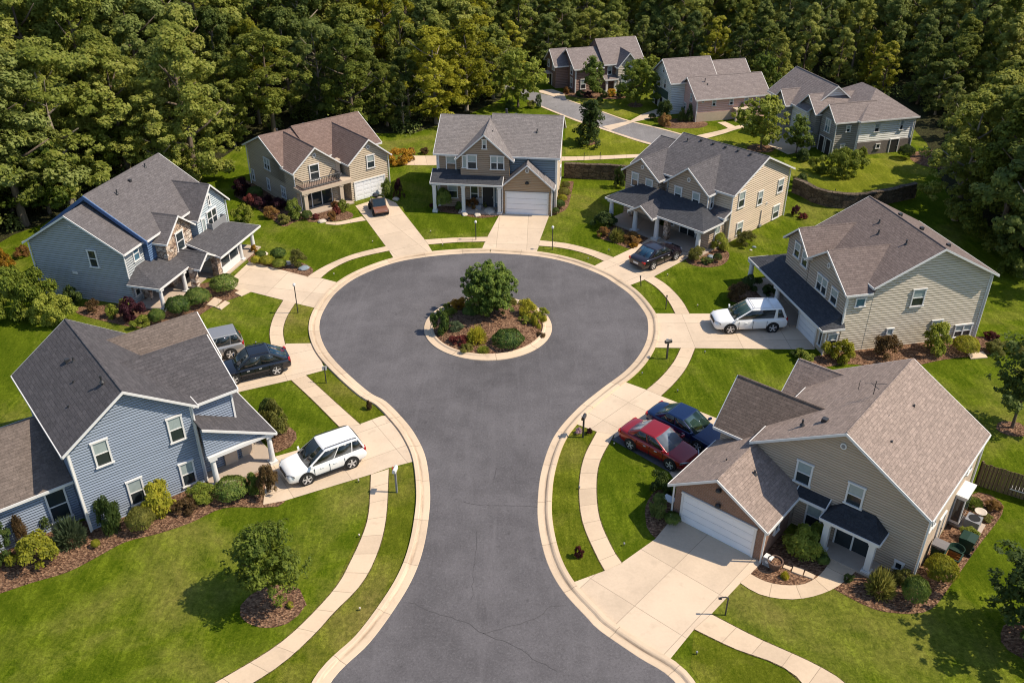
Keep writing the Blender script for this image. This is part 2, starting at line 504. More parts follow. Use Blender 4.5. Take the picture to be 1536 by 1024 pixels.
M['l_grey'] = LF('greygreen_shrub_leaf', (0.052, 0.075, 0.039), (0.111, 0.15, 0.072), (0.182, 0.221, 0.111), sc=3)


# ------------------------------------------------------------------ ground, street, pavements
def sheet(name, pts, z, mat, kind='structure', label=None, cat=None, uvdir=(1, 0), thick=0.0, parent=None, uvo=None):
    mb = MB()
    a = Vector(uvdir).normalized(); b = Vector((-a.y, a.x))
    o = Vector(uvo or pts[0]).to_2d()
    pts = [Vector(p).to_2d() for p in pts]
    ar = sum(p.x * q.y - q.x * p.y for p, q in zip(pts, pts[1:] + pts[:1]))
    if ar < 0: pts.reverse()
    mb.face([(p.x, p.y, z) for p in pts], 0, [((p - o).dot(a), (p - o).dot(b)) for p in pts])
    ob = mb.build(name, mat, parent, recalc=False)
    bm = bmesh.new(); bm.from_mesh(ob.data)
    bmesh.ops.triangulate(bm, faces=bm.faces)
    bm.to_mesh(ob.data); bm.free()
    return tag(ob, label, cat, kind=kind)


def ribbon(name, L, Rr, z, mat, step=.6, kind='structure', prof=None):
    """strip between two edge lines, uv along (u) and across (v)"""
    L, Rr = spline(L, .4), spline(Rr, .4)
    n = max(4, int(max(len(L), len(Rr)) * .4 / step))
    L, l = resample(L, n); Rr, r = resample(Rr, n)
    mb = MB()
    u = 0
    for i in range(n - 1):
        du = ((L[i + 1] - L[i]).length + (Rr[i + 1] - Rr[i]).length) / 2
        w = (L[i] - Rr[i]).length
        mb.face([(*L[i], z), (*Rr[i], z), (*Rr[i + 1], z), (*L[i + 1], z)], 0, [(u, 0), (u, w), (u + du, w), (u + du, 0)])
        u += du
    return tag(mb.build(name, mat, recalc=False), kind=kind)


# the lawn sheet reaches far past everything in view
g_ = MB()
g_.face([(-420, -120, 0), (420, -120, 0), (420, 700, 0), (-420, 700, 0)])
tag(g_.build('ground', M['grass'], recalc=False), kind='structure')

ROADL = [(-7.25, 24.34), (-6.04, 26.15), (-5.11, 28.2), (-4.53, 29.94), (-4.23, 31.72), (-4.14, 33.84), (-4.23, 35.92), (-4.67, 38.65), (-5.38, 40.63),
         (-6.23, 42.21), (-7.48, 44.02), (-8.57, 44.96), (-10.35, 47.22), (-11.8, 49.43), (-12.66, 51.39), (-13.1, 53.26), (-13.13, 55.24),
         (-12.7, 57.81), (-11.47, 60.32), (-9.16, 62.58), (-6.66, 63.7), (-4.08, 64.24), (-1.73, 64.42)]
ROADR = [(6.54, 24.27), (5.25, 25.43), (3.78, 26.81), (3.29, 27.5), (2.28, 29.1), (1.65, 30.82), (1.32, 33.05), (1.3, 35.08), (1.59, 37.71),
         (2.37, 40.63), (3.76, 43.17), (5.32, 45.23), (7.03, 47.29), (8.13, 49.15), (8.89, 51.12), (9.23, 53.04), (9.23, 54.7),
         (8.58, 57.25), (7.63, 59.13), (6.52, 60.76), (4.22, 62.75), (1.67, 63.88), (-1.73, 64.42)]
preL = [(-60, 15.5), (-30, 15.5), (-16.5, 16.2), (-11.5, 18.6), (-8.2, 21.4)]
preR = [(60, 15.5), (30, 15.5), (15, 16.4), (10.6, 19.0), (7.6, 21.8)]
SL = spline(preL + ROADL, .35); SR = spline(preR + ROADR, .35)
road_poly = [(-60, 8.5)] + [tuple(p) for p in SL] + [tuple(p) for p in reversed(SR)] + [(60, 8.5)]
sheet('road', road_poly, .012, M['asphalt'])
for nm, pts in (('verge', [(-12.02, 24.14), (-9.59, 26.41), (-8.06, 29.09), (-7.17, 34.48), (-7.44, 37.3), (-5.99, 37.91), (-4.61, 38.48), (-4.23, 33.74), (-4.99, 28.53), (-7.3, 24.6), (-9, 20), (-14, 17), (-20, 20)]),
                ('verge', [(-13.57, 46.31), (-11.2, 47.6), (-6.48, 42.47), (-8.49, 41.69)]),
                ('verge', [(-16.28, 52.23), (-16.47, 54.42), (-15.35, 56.15), (-13.48, 55.47), (-13.45, 52.85), (-12.69, 50.67), (-15.17, 50.42)]),
                ('verge', [(2.33, 40.87), (4.25, 41.5), (4.86, 41.06), (3.49, 36.22), (3.49, 33.55), (4.38, 30.32), (2.49, 29.53), (1.22, 33.74)]),
                ('verge', [(7.35, 24.93), (7.83, 26.88), (11.63, 24.4), (11.5, 22.3), (16, 17.5), (9, 20)])):
    sheet(nm, pts, .008, M['verge'])


def kerb(line, side):
    """rolled kerb and gutter: cross-section (distance out from asphalt, height)"""
    prof = [(0, .013), (.02, .022), (.36, .03), (.44, .085), (.52, .112), (.70, .112), (.73, .0)]
    rows = [offset(line, side * d) for d, h in prof]
    mb = MB()
    u = 0
    for i in range(len(line) - 1):
        du = (rows[3][i + 1] - rows[3][i]).length
        for j in range(len(prof) - 1):
            mb.face([(*rows[j][i], prof[j][1]), (*rows[j][i + 1], prof[j][1]), (*rows[j + 1][i + 1], prof[j + 1][1]), (*rows[j + 1][i], prof[j + 1][1])],
                    0, [(u, prof[j][0]), (u + du, prof[j][0]), (u + du, prof[j + 1][0]), (u, prof[j + 1][0])])
        u += du
    o = mb.build('kerb', M['kerb'], merge=True, recalc=True)
    return tag(o, kind='structure')


kerb(SL, 1); kerb(SR, -1)

# sidewalks
WALKS = [
    ([(-26, 17.6), (-16.5, 19.0), (-13.23, 22.9), (-12, 24.14), (-11.22, 24.79), (-9.59, 26.41), (-8.06, 29.09), (-7.58, 30.83), (-7.22, 32.85), (-7.17, 34.45), (-7.45, 37.25)],
     [(-26, 16.4), (-16.0, 17.8), (-11.77, 22.9), (-10.46, 24.14), (-9.42, 25.18), (-8.4, 26.7), (-7.84, 27.8), (-6.87, 29.45), (-6.38, 31.45), (-6.26, 33.84), (-6.57, 37.71)]),
    ([(-9.83, 41.5), (-11.79, 44.09), (-13.57, 46.31)], [(-8.64, 41.66), (-10.71, 44.23), (-12.78, 46.84)]),
    ([(-15.77, 50.5), (-16.25, 52.23), (-16.43, 54.35), (-16.28, 56.62)], [(-14.85, 50.5), (-15.38, 52.23), (-15.53, 54.14), (-15.35, 56.15)]),
    ([(-15.31, 60.21), (-14.53, 61.74), (-13.13, 63.52), (-11.73, 64.67), (-10.06, 65.6)], [(-14.28, 59.99), (-13.71, 61.49), (-12.59, 63.05), (-11.27, 64), (-9.68, 64.83)]),
    ([(-7.08, 66.89), (-4.56, 67.26), (-1.96, 67.42)], [(-6.71, 65.97), (-4.4, 66.4), (-2.1, 66.53)]),
    ([(2.25, 66.74), (3.6, 66.43), (4.77, 66), (6.44, 64.91), (7.92, 63.58)], [(2.12, 65.73), (3.3, 65.53), (4.31, 65.19), (5.86, 64.24), (7.11, 62.95)]),
    ([(10.57, 60.34), (11.22, 59.29), (11.69, 58.07), (12.12, 56.35), (12.31, 54.61)], [(9.83, 59.82), (10.41, 58.91), (10.88, 57.66), (11.19, 56.15), (11.34, 54.61)]),
    ([(11.9, 50.08), (11.25, 48.38), (10.62, 47.09), (9.74, 45.69), (8.9, 44.58)], [(10.99, 50.08), (10.35, 48.54), (9.65, 47.29), (8.92, 46.2), (8.14, 45.23)]),
    ([(4.8, 41.02), (3.9, 38.65), (3.49, 36.18), (3.5, 33.52), (4.11, 30.89), (4.3, 30.32)], [(5.73, 40.74), (4.73, 38.35), (4.37, 36.18), (4.35, 33.78), (4.83, 31.58), (5.13, 30.81)]),
    ([(8.71, 27.73), (10.3, 26.51), (13.47, 24.14), (14.5, 20.6), (20, 17.9), (30, 17.6)], [(7.83, 26.9), (9.31, 25.88), (11.63, 24.4), (12.9, 20.2), (19.5, 16.6), (30, 16.4)]),
]
for a, b in WALKS:
    A_, B_ = spline(a, .5), spline(b, .5)
    sg = 1 if (offset(A_, .1)[len(A_) // 2] - B_[len(B_) // 2]).length > (A_[len(A_) // 2] - B_[len(B_) // 2]).length else -1
    ribbon('lawn_edge', offset(A_, .045 * sg), offset(B_, -.045 * sg), .024, M['soil'])  # thin darker brown strip along both sides of each walk
    ribbon('sidewalk', a, b, .028, M['walk'])
ribbon('path', [(10.39, 29.57), (11.05, 28.91), (12.08, 28.6), (13.2, 28.66), (14.56, 29.21), (15.66, 30.07), (16.65, 31)],
       [(10.97, 30.13), (11.62, 29.61), (12.49, 29.41), (13.44, 29.53), (14.1, 29.98), (14.8, 30.79), (15.33, 31.61)], .027, M['walk'], .4)
ribbon('path', [(-12.37, 70.78), (-13.38, 70.36), (-14.69, 69.8), (-15.69, 70.08)], [(-12.83, 71.63), (-13.66, 71.06), (-14.8, 70.43), (-15.65, 70.5)], .027, M['walk'], .3)

DRIVES = [
    ([(-13.21, 38.59), (-10.82, 39.83), (-9.81, 41.37), (-8.58, 41.82), (-7.56, 42.53), (-6.81, 42.67), (-5.86, 40.87), (-5.01, 38.48), (-6.6, 37.8), (-7.46, 37.27), (-11.57, 35.18), (-12.59, 34.88)], (-9, 37.8), 32),
    ([(-19.47, 43.33), (-16.25, 45.09), (-13.49, 46.34), (-12.78, 46.84), (-11.68, 47.44), (-13.04, 50.67), (-14.91, 50.62), (-15.8, 50.5), (-18.7, 49.02), (-20.98, 47.06)], (-14, 46.7), 25),
    ([(-21.09, 59.02), (-19.9, 58.13), (-18.8, 57.81), (-16.27, 56.6), (-15.35, 56.15), (-13.85, 55.47), (-13.44, 57.66), (-12.79, 59.29), (-14.3, 60.1), (-15.33, 60.32), (-18.1, 61.74), (-20.27, 62.81)], (-17.5, 58.5), -14),
    ([(-13.75, 73.99), (-12.41, 71.02), (-10.06, 65.6), (-9.69, 64.73), (-9.09, 63.17), (-7.71, 63.82), (-6.19, 64.36), (-6.73, 65.97), (-7.08, 66.92), (-10.28, 74.71), (-11.54, 76.01)], (-7.5, 66), -58),
    ([(-0.69, 72.95), (-1.14, 71.69), (-2.01, 67.42), (-2.15, 66.61), (-2.43, 64.85), (-0.42, 65.04), (1.95, 64.67), (2.16, 65.73), (2.25, 66.74), (3.23, 72.07), (3.29, 72.65)], (1.2, 66), 88),
    ([(5.77, 61.55), (7.11, 62.98), (7.78, 63.52), (9.42, 65.12), (10.72, 66.61), (11.9, 68.18), (14.29, 66.1), (14.7, 64.8), (13.26, 63.05), (10.65, 60.35), (9.8, 59.77), (8.4, 58.7), (7.32, 60.21)], (12, 62.5), 40),
    ([(9.49, 54.67), (11.34, 54.67), (12.33, 54.65), (13.92, 54.65), (19.79, 55.18), (20.75, 53.77), (19.64, 49.89), (11.88, 50.06), (10.97, 50.08), (8.85, 50.13), (9.45, 51.97)], (15, 51), 2),
    ([(6.71, 46.24), (8.14, 45.23), (8.9, 44.58), (11.77, 42.34), (12.83, 41.18), (11.6, 38.48), (8.48, 36.91), (8.32, 37.52), (5.68, 40.19), (5.71, 40.7), (4.8, 41.02), (3.8, 41.66), (3.33, 42.01), (4.23, 43.4)], (7.5, 40), -43),
    ([(2.73, 29.57), (4.31, 30.33), (5.13, 30.83), (6.91, 32.41), (8.03, 33.98), (11.7, 30.87), (10.96, 30.09), (10.38, 29.53), (8.7, 27.69), (7.83, 26.88), (6.49, 25.23), (5.4, 26.02), (3.97, 27.39)], (7.5, 30.5), -132),
]
for pts, o, ang in DRIVES:
    sheet('driveway', pts, .021, M['drive'], uvdir=(math.cos(R(ang)), math.sin(R(ang))), uvo=o)
# asphalt parking strip under the red car
sheet('parking_strip', [(5.53, 40.29), (6.07, 40.74), (8.7, 37.91), (8.38, 37.41)], .026, M['asphalt'])

# mulch beds
BEDS = [
    [(-23.02, 28.93), (-21.83, 29.61), (-20.55, 30.23), (-19.58, 31.17), (-18.59, 32.21), (-17.27, 32.75), (-15.87, 33.55), (-14.51, 34.63), (-12.49, 34.69), (-11.54, 35.13), (-12.7, 37.91), (-15.39, 37.08), (-21.07, 33.74), (-23.17, 33.26), (-26.85, 32.8), (-25.21, 28.53)],
    [(-13.48, 39.77), (-13.51, 41.18), (-12.93, 41.63), (-12.19, 40.99), (-12.02, 40.37), (-12.21, 39.65), (-13.16, 39)],
    [(-21.81, 53.95), (-20.95, 55.76), (-19.64, 57.15), (-19.1, 57.76), (-19.87, 58.49), (-21.44, 59.77), (-25.44, 57.66), (-27.29, 56.15), (-30.4, 55.66), (-29.93, 54.51), (-25.35, 52.68), (-23.26, 52.5)],
    [(-20.21, 62.58), (-18.41, 61.43), (-17.05, 60.76), (-15.32, 60.37), (-15.07, 61.43), (-16.06, 62.58), (-17.7, 63.05), (-19.36, 63.52), (-20.51, 64.61), (-20.97, 64.36)],
    [(-24.92, 76.17), (-21.39, 72.36), (-19.16, 69.53), (-18.54, 70.22), (-17.74, 71.06), (-17.34, 71.35), (-19.1, 73.54), (-23.62, 78.94), (-25.11, 79.96)],
    [(-17.17, 70.5), (-15.54, 70.5), (-13.85, 71.06), (-13.64, 72.07), (-14.58, 72.95), (-16.72, 73.24), (-17.94, 72.07)],
    [(-6.23, 72.65), (-4.47, 72.07), (-2.87, 71.35), (-1.14, 71.78), (-0.75, 72.95), (-1.93, 73.99), (-6.33, 74.15)],
    [(3.25, 71.63), (4.02, 72.36), (4.83, 73.54), (5.38, 76.96), (5.73, 79.96), (4.98, 79.96), (3.73, 73.54)],
    [(7.15, 67.13), (8.4, 66.1), (9.63, 65.1), (10.77, 66.61), (11.86, 67.91), (10.69, 69.53), (8.19, 69.53)],
    [(13.47, 63.4), (13.62, 62.46), (14.75, 61.89), (16.04, 62.23), (16.84, 63.4), (16.98, 64.85), (15.49, 65.35), (14.3, 64.61)],
    [(17.98, 48.54), (19.19, 47.75), (21.41, 48.14), (23.1, 47.68), (24.81, 47.75), (27.38, 48.62), (29.67, 49.1), (31.52, 49.59), (32.14, 50.93), (30.92, 51.53), (21.93, 49.75), (20.01, 49.26)],
    [(14.56, 29.21), (15.19, 28.61), (15.98, 28.01), (16.8, 27.8), (17.66, 27.77), (18.57, 28.07), (19.92, 29.41), (22.21, 31.84), (24.48, 34.19), (24.82, 35.13), (24.09, 35.85), (22.61, 34.72), (18.53, 30.36), (16.88, 30.79), (15.09, 29.82)],
    [(10.97, 30.11), (11.62, 29.63), (12.5, 29.43), (13.44, 29.55), (14.08, 29.97), (14.82, 30.87), (15.19, 31.88), (13.03, 32.8), (11.61, 30.87)],
    [(6.61, 33.26), (6.74, 32.8), (6.93, 32.47), (8.26, 33.74), (8.37, 35.75), (7.48, 36.01), (6.73, 34.72)],
    [(15.5, 56.45), (17.03, 55.86), (18.95, 55.66), (19.46, 57.66), (17.63, 58.49), (16, 57.66)],
    [(16.04, 98.29), (16.8, 95.92), (20.42, 95.92), (21.49, 97.81), (18.78, 99.26)],
    [(5.82, 109.11), (8.13, 107.4), (12.46, 106.84), (13.83, 108.54), (10.73, 109.98), (7.52, 110.57)],
]
for b in BEDS:
    c = spline(b + [b[0]], .4)
    sheet('mulch_bed', [tuple(q) for q in c], .016, M['mulch'])


def ellipse(cx, cy, rx, ry, n=40):
    return [(cx + rx * math.cos(2 * math.pi * i / n), cy + ry * math.sin(2 * math.pi * i / n)) for i in range(n)]


# mulch round the lawn trees
for (x, y), rx, ry in (((-10.57, 28.22), 1.42, 1.25), ((28.4, 41.31), .9, .75), ((14.39, 104.39), .9, 1.0), ((25.41, 89.16), 1.4, 1.3), ((8.04, 91.04), .9, .8), ((21.96, 26.23), 1.2, 1.1), ((43.03, 85.78), 3.5, 3)):
    e = spline([(a + random.Random(i).uniform(-.1, .1), b) for i, (a, b) in enumerate(ellipse(x, y, rx, ry, 14))] + [ellipse(x, y, rx, ry, 14)[0]], .3)
    sheet('mulch_bed', [tuple(q) for q in e], .016, M['mulch'])

# island: kerb ring and domed mulch
IX, IY = -1.62, 52.85
IR = 4.33
isl = MB()
prof = [(IR, .004), (IR - .02, .06), (IR - .42, .085), (IR - .5, .15), (IR - .62, .15), (IR - .66, .05)]
isl.lathe([(r, h) for r, h in prof], (IX, IY, 0), 72)
for i, f in enumerate(isl.f):
    a = 2 * math.pi * (i % 72) / 72
    isl.uv[i] = [(a * IR, 0), (a * IR + .3, 0), (a * IR + .3, .3), (a * IR, .3)][:len(f)]
tag(isl.build('kerb', M['kerb'], merge=True), kind='structure')
im = MB()
im.lathe([(IR - .64, .05), (IR * .7, .22), (IR * .4, .34), (0, .40)], (IX, IY, 0), 48)
tag(im.build('island_mulch', M['mulch'], smooth=True, merge=True), kind='structure')

# far street
FROAD = [(-5.66, 112.97), (-0.24, 110.28), (3.26, 104.25), (7.05, 98.94), (10.08, 95.5), (12.46, 92.76), (13.89, 91.25), (16.46, 88.95), (19.27, 85.78), (21.52, 88.75), (19.74, 92.11), (18.11, 93.43), (15.7, 95.8), (12.86, 98.29),
         (11.83, 99.76), (10.31, 101.57), (8.3, 104.12), (6.47, 106.57), (3.3, 109.46), (0.17, 112.37), (-5.74, 114.84)]
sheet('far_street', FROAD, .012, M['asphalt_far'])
ribbon('kerb', [(3.25, 103.78), (7.01, 98.41), (10.04, 95), (12.4, 92.22), (13.82, 90.72), (16.38, 88.44)], [(3.26, 104.31), (7.05, 98.99), (10.08, 95.55), (12.47, 92.81), (13.9, 91.29), (16.46, 88.99)], .03, M['walk'])
ribbon('kerb', [(6.48, 106.84), (8.33, 104.44), (10.34, 101.92), (12.9, 98.63), (15.75, 96.15), (18.17, 93.76)], [(6.46, 106.46), (8.3, 104.07), (10.31, 101.51), (12.86, 98.24), (15.69, 95.76), (18.11, 93.38)], .03, M['walk'])
sheet('driveway', [(9.82, 96.39), (13.1, 98.41), (14.64, 100.75), (16.66, 102.8), (17.66, 101.77), (16.24, 99.76), (13.57, 98.05), (10.56, 95)], .021, M['drive'], uvdir=(.8, .6))
sheet('driveway', [(3.33, 109.69), (6.48, 106.43), (6.31, 109.4), (4.92, 111.16), (3.27, 110.57)], .021, M['drive'])
ribbon('path', [(18.73, 92.76), (22.41, 95), (25.46, 97.09), (30.58, 98.77)], [(19.84, 91.89), (22.54, 93.87), (25.2, 95.92), (30.33, 97.81)], .024, M['walk'])
ribbon('path', [(22.67, 97.81), (23.17, 96.62), (23.51, 95.46)], [(23.6, 98.05), (24.17, 96.86), (24.55, 95.92)], .029, M['walk'])
ribbon('path', [(-11.21, 86.95), (-9.48, 86.95), (-7.54, 86.95), (-4.54, 86.95), (-0.53, 86.95), (5.33, 86.69), (8.81, 86.95), (12.19, 87.34), (14.93, 87.74)], [(-10.73, 84.26), (-9.1, 84.26), (-7.35, 84.26), (-4.45, 85.01), (-0.53, 85.39), (5.26, 85.49), (8.72, 85.87), (12.08, 86.36), (14.79, 86.75)], .024, M['walk'])
sheet('driveway', [(29.32, 97.33), (26.33, 90.4), (27.73, 87.34), (30.34, 88.75), (32.03, 92.98), (31.41, 96.39)], .021, M['drive'])
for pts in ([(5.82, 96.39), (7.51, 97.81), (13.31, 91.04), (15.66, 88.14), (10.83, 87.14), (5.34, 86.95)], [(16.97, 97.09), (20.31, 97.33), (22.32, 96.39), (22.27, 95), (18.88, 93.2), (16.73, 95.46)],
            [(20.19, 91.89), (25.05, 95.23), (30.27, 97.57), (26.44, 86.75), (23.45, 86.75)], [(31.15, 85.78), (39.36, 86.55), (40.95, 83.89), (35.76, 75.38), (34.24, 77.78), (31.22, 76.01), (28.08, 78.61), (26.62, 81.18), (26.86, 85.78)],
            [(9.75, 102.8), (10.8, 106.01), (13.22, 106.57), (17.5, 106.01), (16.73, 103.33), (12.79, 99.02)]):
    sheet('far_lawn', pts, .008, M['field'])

# forest floor beyond the gardens
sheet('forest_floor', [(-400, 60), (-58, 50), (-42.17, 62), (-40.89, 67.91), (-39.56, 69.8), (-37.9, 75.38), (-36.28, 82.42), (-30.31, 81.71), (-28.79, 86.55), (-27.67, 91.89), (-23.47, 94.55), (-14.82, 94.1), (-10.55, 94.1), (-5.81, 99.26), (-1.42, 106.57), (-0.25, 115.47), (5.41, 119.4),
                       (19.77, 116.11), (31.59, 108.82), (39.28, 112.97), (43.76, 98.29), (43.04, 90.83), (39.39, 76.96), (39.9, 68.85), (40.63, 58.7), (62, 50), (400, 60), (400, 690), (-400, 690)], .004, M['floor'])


# asphalt cracks
def crack(pts, w=.03, seed=0):
    rn = random.Random(seed)
    P = spline([Vector(p).to_2d() + Vector((rn.uniform(-.1, .1), rn.uniform(-.1, .1))) for p in pts], .25)
    P = [p + Vector((rn.gauss(0, .035), rn.gauss(0, .035))) for p in P]
    mb = MB()
    A = offset(P, w / 2); B = offset(P, -w / 2)
    for i in range(len(P) - 1):
        mb.face([(*A[i], .017), (*B[i], .017), (*B[i + 1], .017), (*A[i + 1], .017)])
    tag(mb.build('road_crack', M['crack'], recalc=False), kind='structure')


crack([(-2.4, 35.03), (-1.62, 34.88), (-0.78, 34.83), (1.28, 34.67)], 0.031, 1)
crack([(-4.68, 28.42), (-3.46, 27.95), (-1.96, 27.2), (-1.23, 26.66), (-0.08, 26.12), (0.89, 25.43), (1.83, 24.76)], 0.031, 2)
crack([(-1.23, 26.66), (0.06, 27.09), (0.93, 27.58), (1.88, 28.07), (2.42, 28.26)], 0.025, 3)
crack([(-1.66, 33.03), (-1.7, 31.44), (-1.71, 29.74), (-1.87, 28.53)], 0.019, 4)
crack([(-7.22, 47.83), (-6.61, 48.54), (-6.06, 48.94)], 0.019, 5)
crack([(-0.82, 37.74), (-0.91, 37.08), (-0.81, 36.86)], 0.025, 6)
crack([(-5.86, 44.16), (-3.5, 44.44), (-1.73, 45.22), (1.33, 47.06)], 0.015, 7)
crack([(3.33, 54.51), (4.4, 55.47), (5.52, 56.05)], 0.019, 8)


# ------------------------------------------------------------------ house kit
class House:
    def __init__(s, name, label, x, y, rz, wall, roofm, pitch=.2, group=None):
        s.root = empty(name, label, 'house', x, y, rz, group)
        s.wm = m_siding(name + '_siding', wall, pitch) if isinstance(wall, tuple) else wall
        s.rm = roofm
        s.wall = MB(); s.roof = MB(); s.trim = MB()
        s.extra = {}

    def sub(s, name, mat):
        if name not in s.extra: s.extra[name] = (MB(), mat)
        return s.extra[name][0]

    def _T(s, axis):
        return (lambda a, b, z: (a, b, z)) if axis == 'x' else (lambda a, b, z: (b, a, z))

    def gable(s, axis, a0, a1, b0, b1, e, r, ov=.3, o0=.3, o1=.3, wall=None, z0=0.0, roof=None, rake=(1, 1), apex=None, ve='auto'):
        """gabled block, ridge along axis: walls a0..a1 x b0..b1, eave e, ridge r"""
        T = s._T(axis)
        m = (b0 + b1) / 2 if apex is None else apex
        w = wall or s.wall; rf = roof or s.roof
        poly = [(b0, z0), (b1, z0), (b1, e - .1), (m, r - .1), (b0, e - .1)]
        w.prism(poly, axis, a0, a1)
        zl = e - (r - e) / (m - b0) * ov; zr = e - (r - e) / (b1 - m) * ov
        A0, A1 = a0 - o0, a1 + o1
        E1 = A1 if ve is None else ((.02 if (axis == 'y' and o1 == 0 and a0 < 0 < a1) else A1) if ve == 'auto' else ve)   # a cross gable's eave stops at the wall it dies into
        for b, z in ((b0 - ov, zl), (b1 + ov, zr)):
            p = [T(A0, b, z), T(E1, b, z), T(A1, m, r), T(A0, m, r)]
            rf.slab(p)
            cen = T((A0 + A1) / 2, m, r)
            s.trim.board(p[0], p[1], cen)
            if rake[0] and o0 > .15: s.trim.board(p[3], p[0], cen)
            if rake[1] and o1 > .15: s.trim.board(p[2], p[1], cen)
        # ridge cap
        rf.tube([T(A0 + .02, m, r - .035), T(A1 - .02, m, r - .035)], .07, 6)

    def shed(s, x0, x1, yw, d, zt, ze, hl=0, hr=0, axis='x', sgn=-1, roof=None):
        """lean-to roof on a wall at yw falling to yw - d; hl/hr: hip run at each end"""
        rf = roof or s.roof
        F = (lambda x, y, z: (x, y, z)) if axis == 'x' else (lambda x, y, z: (y, x, z))
        ye = yw + sgn * d
        p = [F(x0, ye, ze), F(x1, ye, ze), F(x1 - hr, yw, zt), F(x0 + hl, yw, zt)]
        cen = F((x0 + x1) / 2, yw, zt)
        rf.slab(p); s.trim.board(p[0], p[1], cen)
        if hl: q = [F(x0, ye, ze), F(x0 + hl, yw, zt), F(x0, yw, ze)]; rf.slab(q); s.trim.board(q[0], q[2], cen)
        else: s.trim.board(p[0], p[3], cen)
        if hr: q = [F(x1, ye, ze), F(x1 - hr, yw, zt), F(x1, yw, ze)]; rf.slab(q); s.trim.board(q[0], q[2], cen)
        else: s.trim.board(p[1], p[2], cen)

    def hip(s, x0, x1, y0, y1, e, r, inx, iny, ov=.3, axis='y'):
        """hipped roof; ridge along y between y0+iny and y1-iny (axis y) """
        X0, X1, Y0, Y1 = x0 - ov, x1 + ov, y0 - ov, y1 + ov
        ze = e - .15
        if axis == 'y': a, b = ((x0 + x1) / 2, y0 + iny, r), ((x0 + x1) / 2, y1 - iny, r)
        else: a, b = (x0 + inx, (y0 + y1) / 2, r), (x1 - inx, (y0 + y1) / 2, r)
        c = [(X0, Y0, ze), (X1, Y0, ze), (X1, Y1, ze), (X0, Y1, ze)]
        s.wall.box(x0, x1, y0, y1, 0, e - .1)
        if axis == 'y': fs = [[c[0], c[1], a], [c[1], c[2], b, a], [c[2], c[3], b], [c[3], c[0], a, b]]
        else: fs = [[c[0], c[1], b, a], [c[1], c[2], b], [c[2], c[3], a, b], [c[3], c[0], a]]
        for f in fs: s.roof.slab(f)
        for i in range(4): s.trim.board(c[i], c[(i + 1) % 4], ((x0 + x1) / 2, (y0 + y1) / 2, r))

    # ---- openings: face is 'y-' 'x-' 'x+' : u runs along the wall, n out of it
    def _P(s, face, w):
        return {'y-': lambda u, z, n: (u, w - n, z), 'y+': lambda u, z, n: (-u, w + n, z),
                'x+': lambda u, z, n: (w + n, u, z), 'x-': lambda u, z, n: (w - n, u, z)}[face]

    def _bx(s, mb, P, u0, u1, z0, z1, n0, n1, m=0):
        mb.hull([P(u0, z0, n0), P(u1, z0, n0), P(u1, z0, n1), P(u0, z0, n1)], [P(u0, z1, n0), P(u1, z1, n0), P(u1, z1, n1), P(u0, z1, n1)], m)

    def window(s, face, w, u, z, wd, h, kind='sash', fw=.085, glass='glass', blind=True, label=None):
        P = s._P(face, w)
        f = MB()
        u0, u1, z0, z1 = u - wd / 2, u + wd / 2, z - h / 2, z + h / 2
        N = .07
        s._bx(f, P, u0, u0 + fw, z0, z1, -.04, N); s._bx(f, P, u1 - fw, u1, z0, z1, -.04, N)
        s._bx(f, P, u0 - .03, u1 + .03, z1 - .001, z1 + fw, -.04, N + .02)
        s._bx(f, P, u0 - .05, u1 + .05, z0 - .07, z0 + .001, -.04, N + .035)
        cols = 2 if kind == 'double' else 1
        if cols == 2: s._bx(f, P, u - fw * .6, u + fw * .6, z0 + .002, z1 - .002, -.03, N - .004)
        if kind != 'fixed': s._bx(f, P, u0 + fw + .001, u1 - fw - .001, z - .025, z + .025, -.03, N - .012)
        o = f.build('window', M['white'], s.root, label=label)
        p = MB(); s._bx(p, P, u0 + fw * .5, u1 - fw * .5, z0 + .003, z1 - .003, -.035, .022)
        p.build('pane', M[glass], o)
        if blind and kind != 'fixed':
            b = MB()
            s._bx(b, P, u0 + fw + .002, u1 - fw - .002, z + .03, z1 - .01, .018, .028)
            b.build('blind', M['blind'], o)
        return o

    def vent(s, face, w, u, z, r=.17):
        P = s._P(face, w)
        f = MB()
        n = 12
        for rr, n1 in ((r, .05), (r * .62, .06)):
            lo = [P(u + rr * math.cos(2 * math.pi * i / n), z + rr * 1.15 * math.sin(2 * math.pi * i / n), -.02) for i in range(n)]
            hi = [P(u + rr * math.cos(2 * math.pi * i / n), z + rr * 1.15 * math.sin(2 * math.pi * i / n), n1) for i in range(n)]
            f.hull(lo, hi, 0 if rr == r else 1)
        f.build('gable_vent', [M['white'], M['grey']], s.root)

    def garage(s, face, w, u, z0, wd, h, panels=4):
        P = s._P(face, w)
        f = MB(); fw = .12
        s._bx(f, P, u - wd / 2 - fw, u - wd / 2, z0, z0 + h, -.05, .06); s._bx(f, P, u + wd / 2, u + wd / 2 + fw, z0, z0 + h, -.05, .06)
        s._bx(f, P, u - wd / 2 - fw - .02, u + wd / 2 + fw + .02, z0 + h, z0 + h + fw, -.05, .075)
        o = f.build('garage_door', M['white'], s.root)
        d = MB()
        for i in range(panels):
            a = z0 + h * i / panels; b = z0 + h * (i + 1) / panels
            s._bx(d, P, u - wd / 2, u + wd / 2, a + .004, b - .014, -.04, .015)
            nc = 4
            for j in range(nc):
                c0 = u - wd / 2 + wd * (j + .14) / nc; c1 = u - wd / 2 + wd * (j + .86) / nc
                s._bx(d, P, c0, c1, a + (b - a) * .22, b - (b - a) * .22, .0, .026)
        d.build('door_panel', M['white_door'], o)
        s._bx(s.sub('recess', M['dark']), P, u - wd / 2, u + wd / 2, z0 + .002, z0 + h - .002, -.03, -.005 + .008)

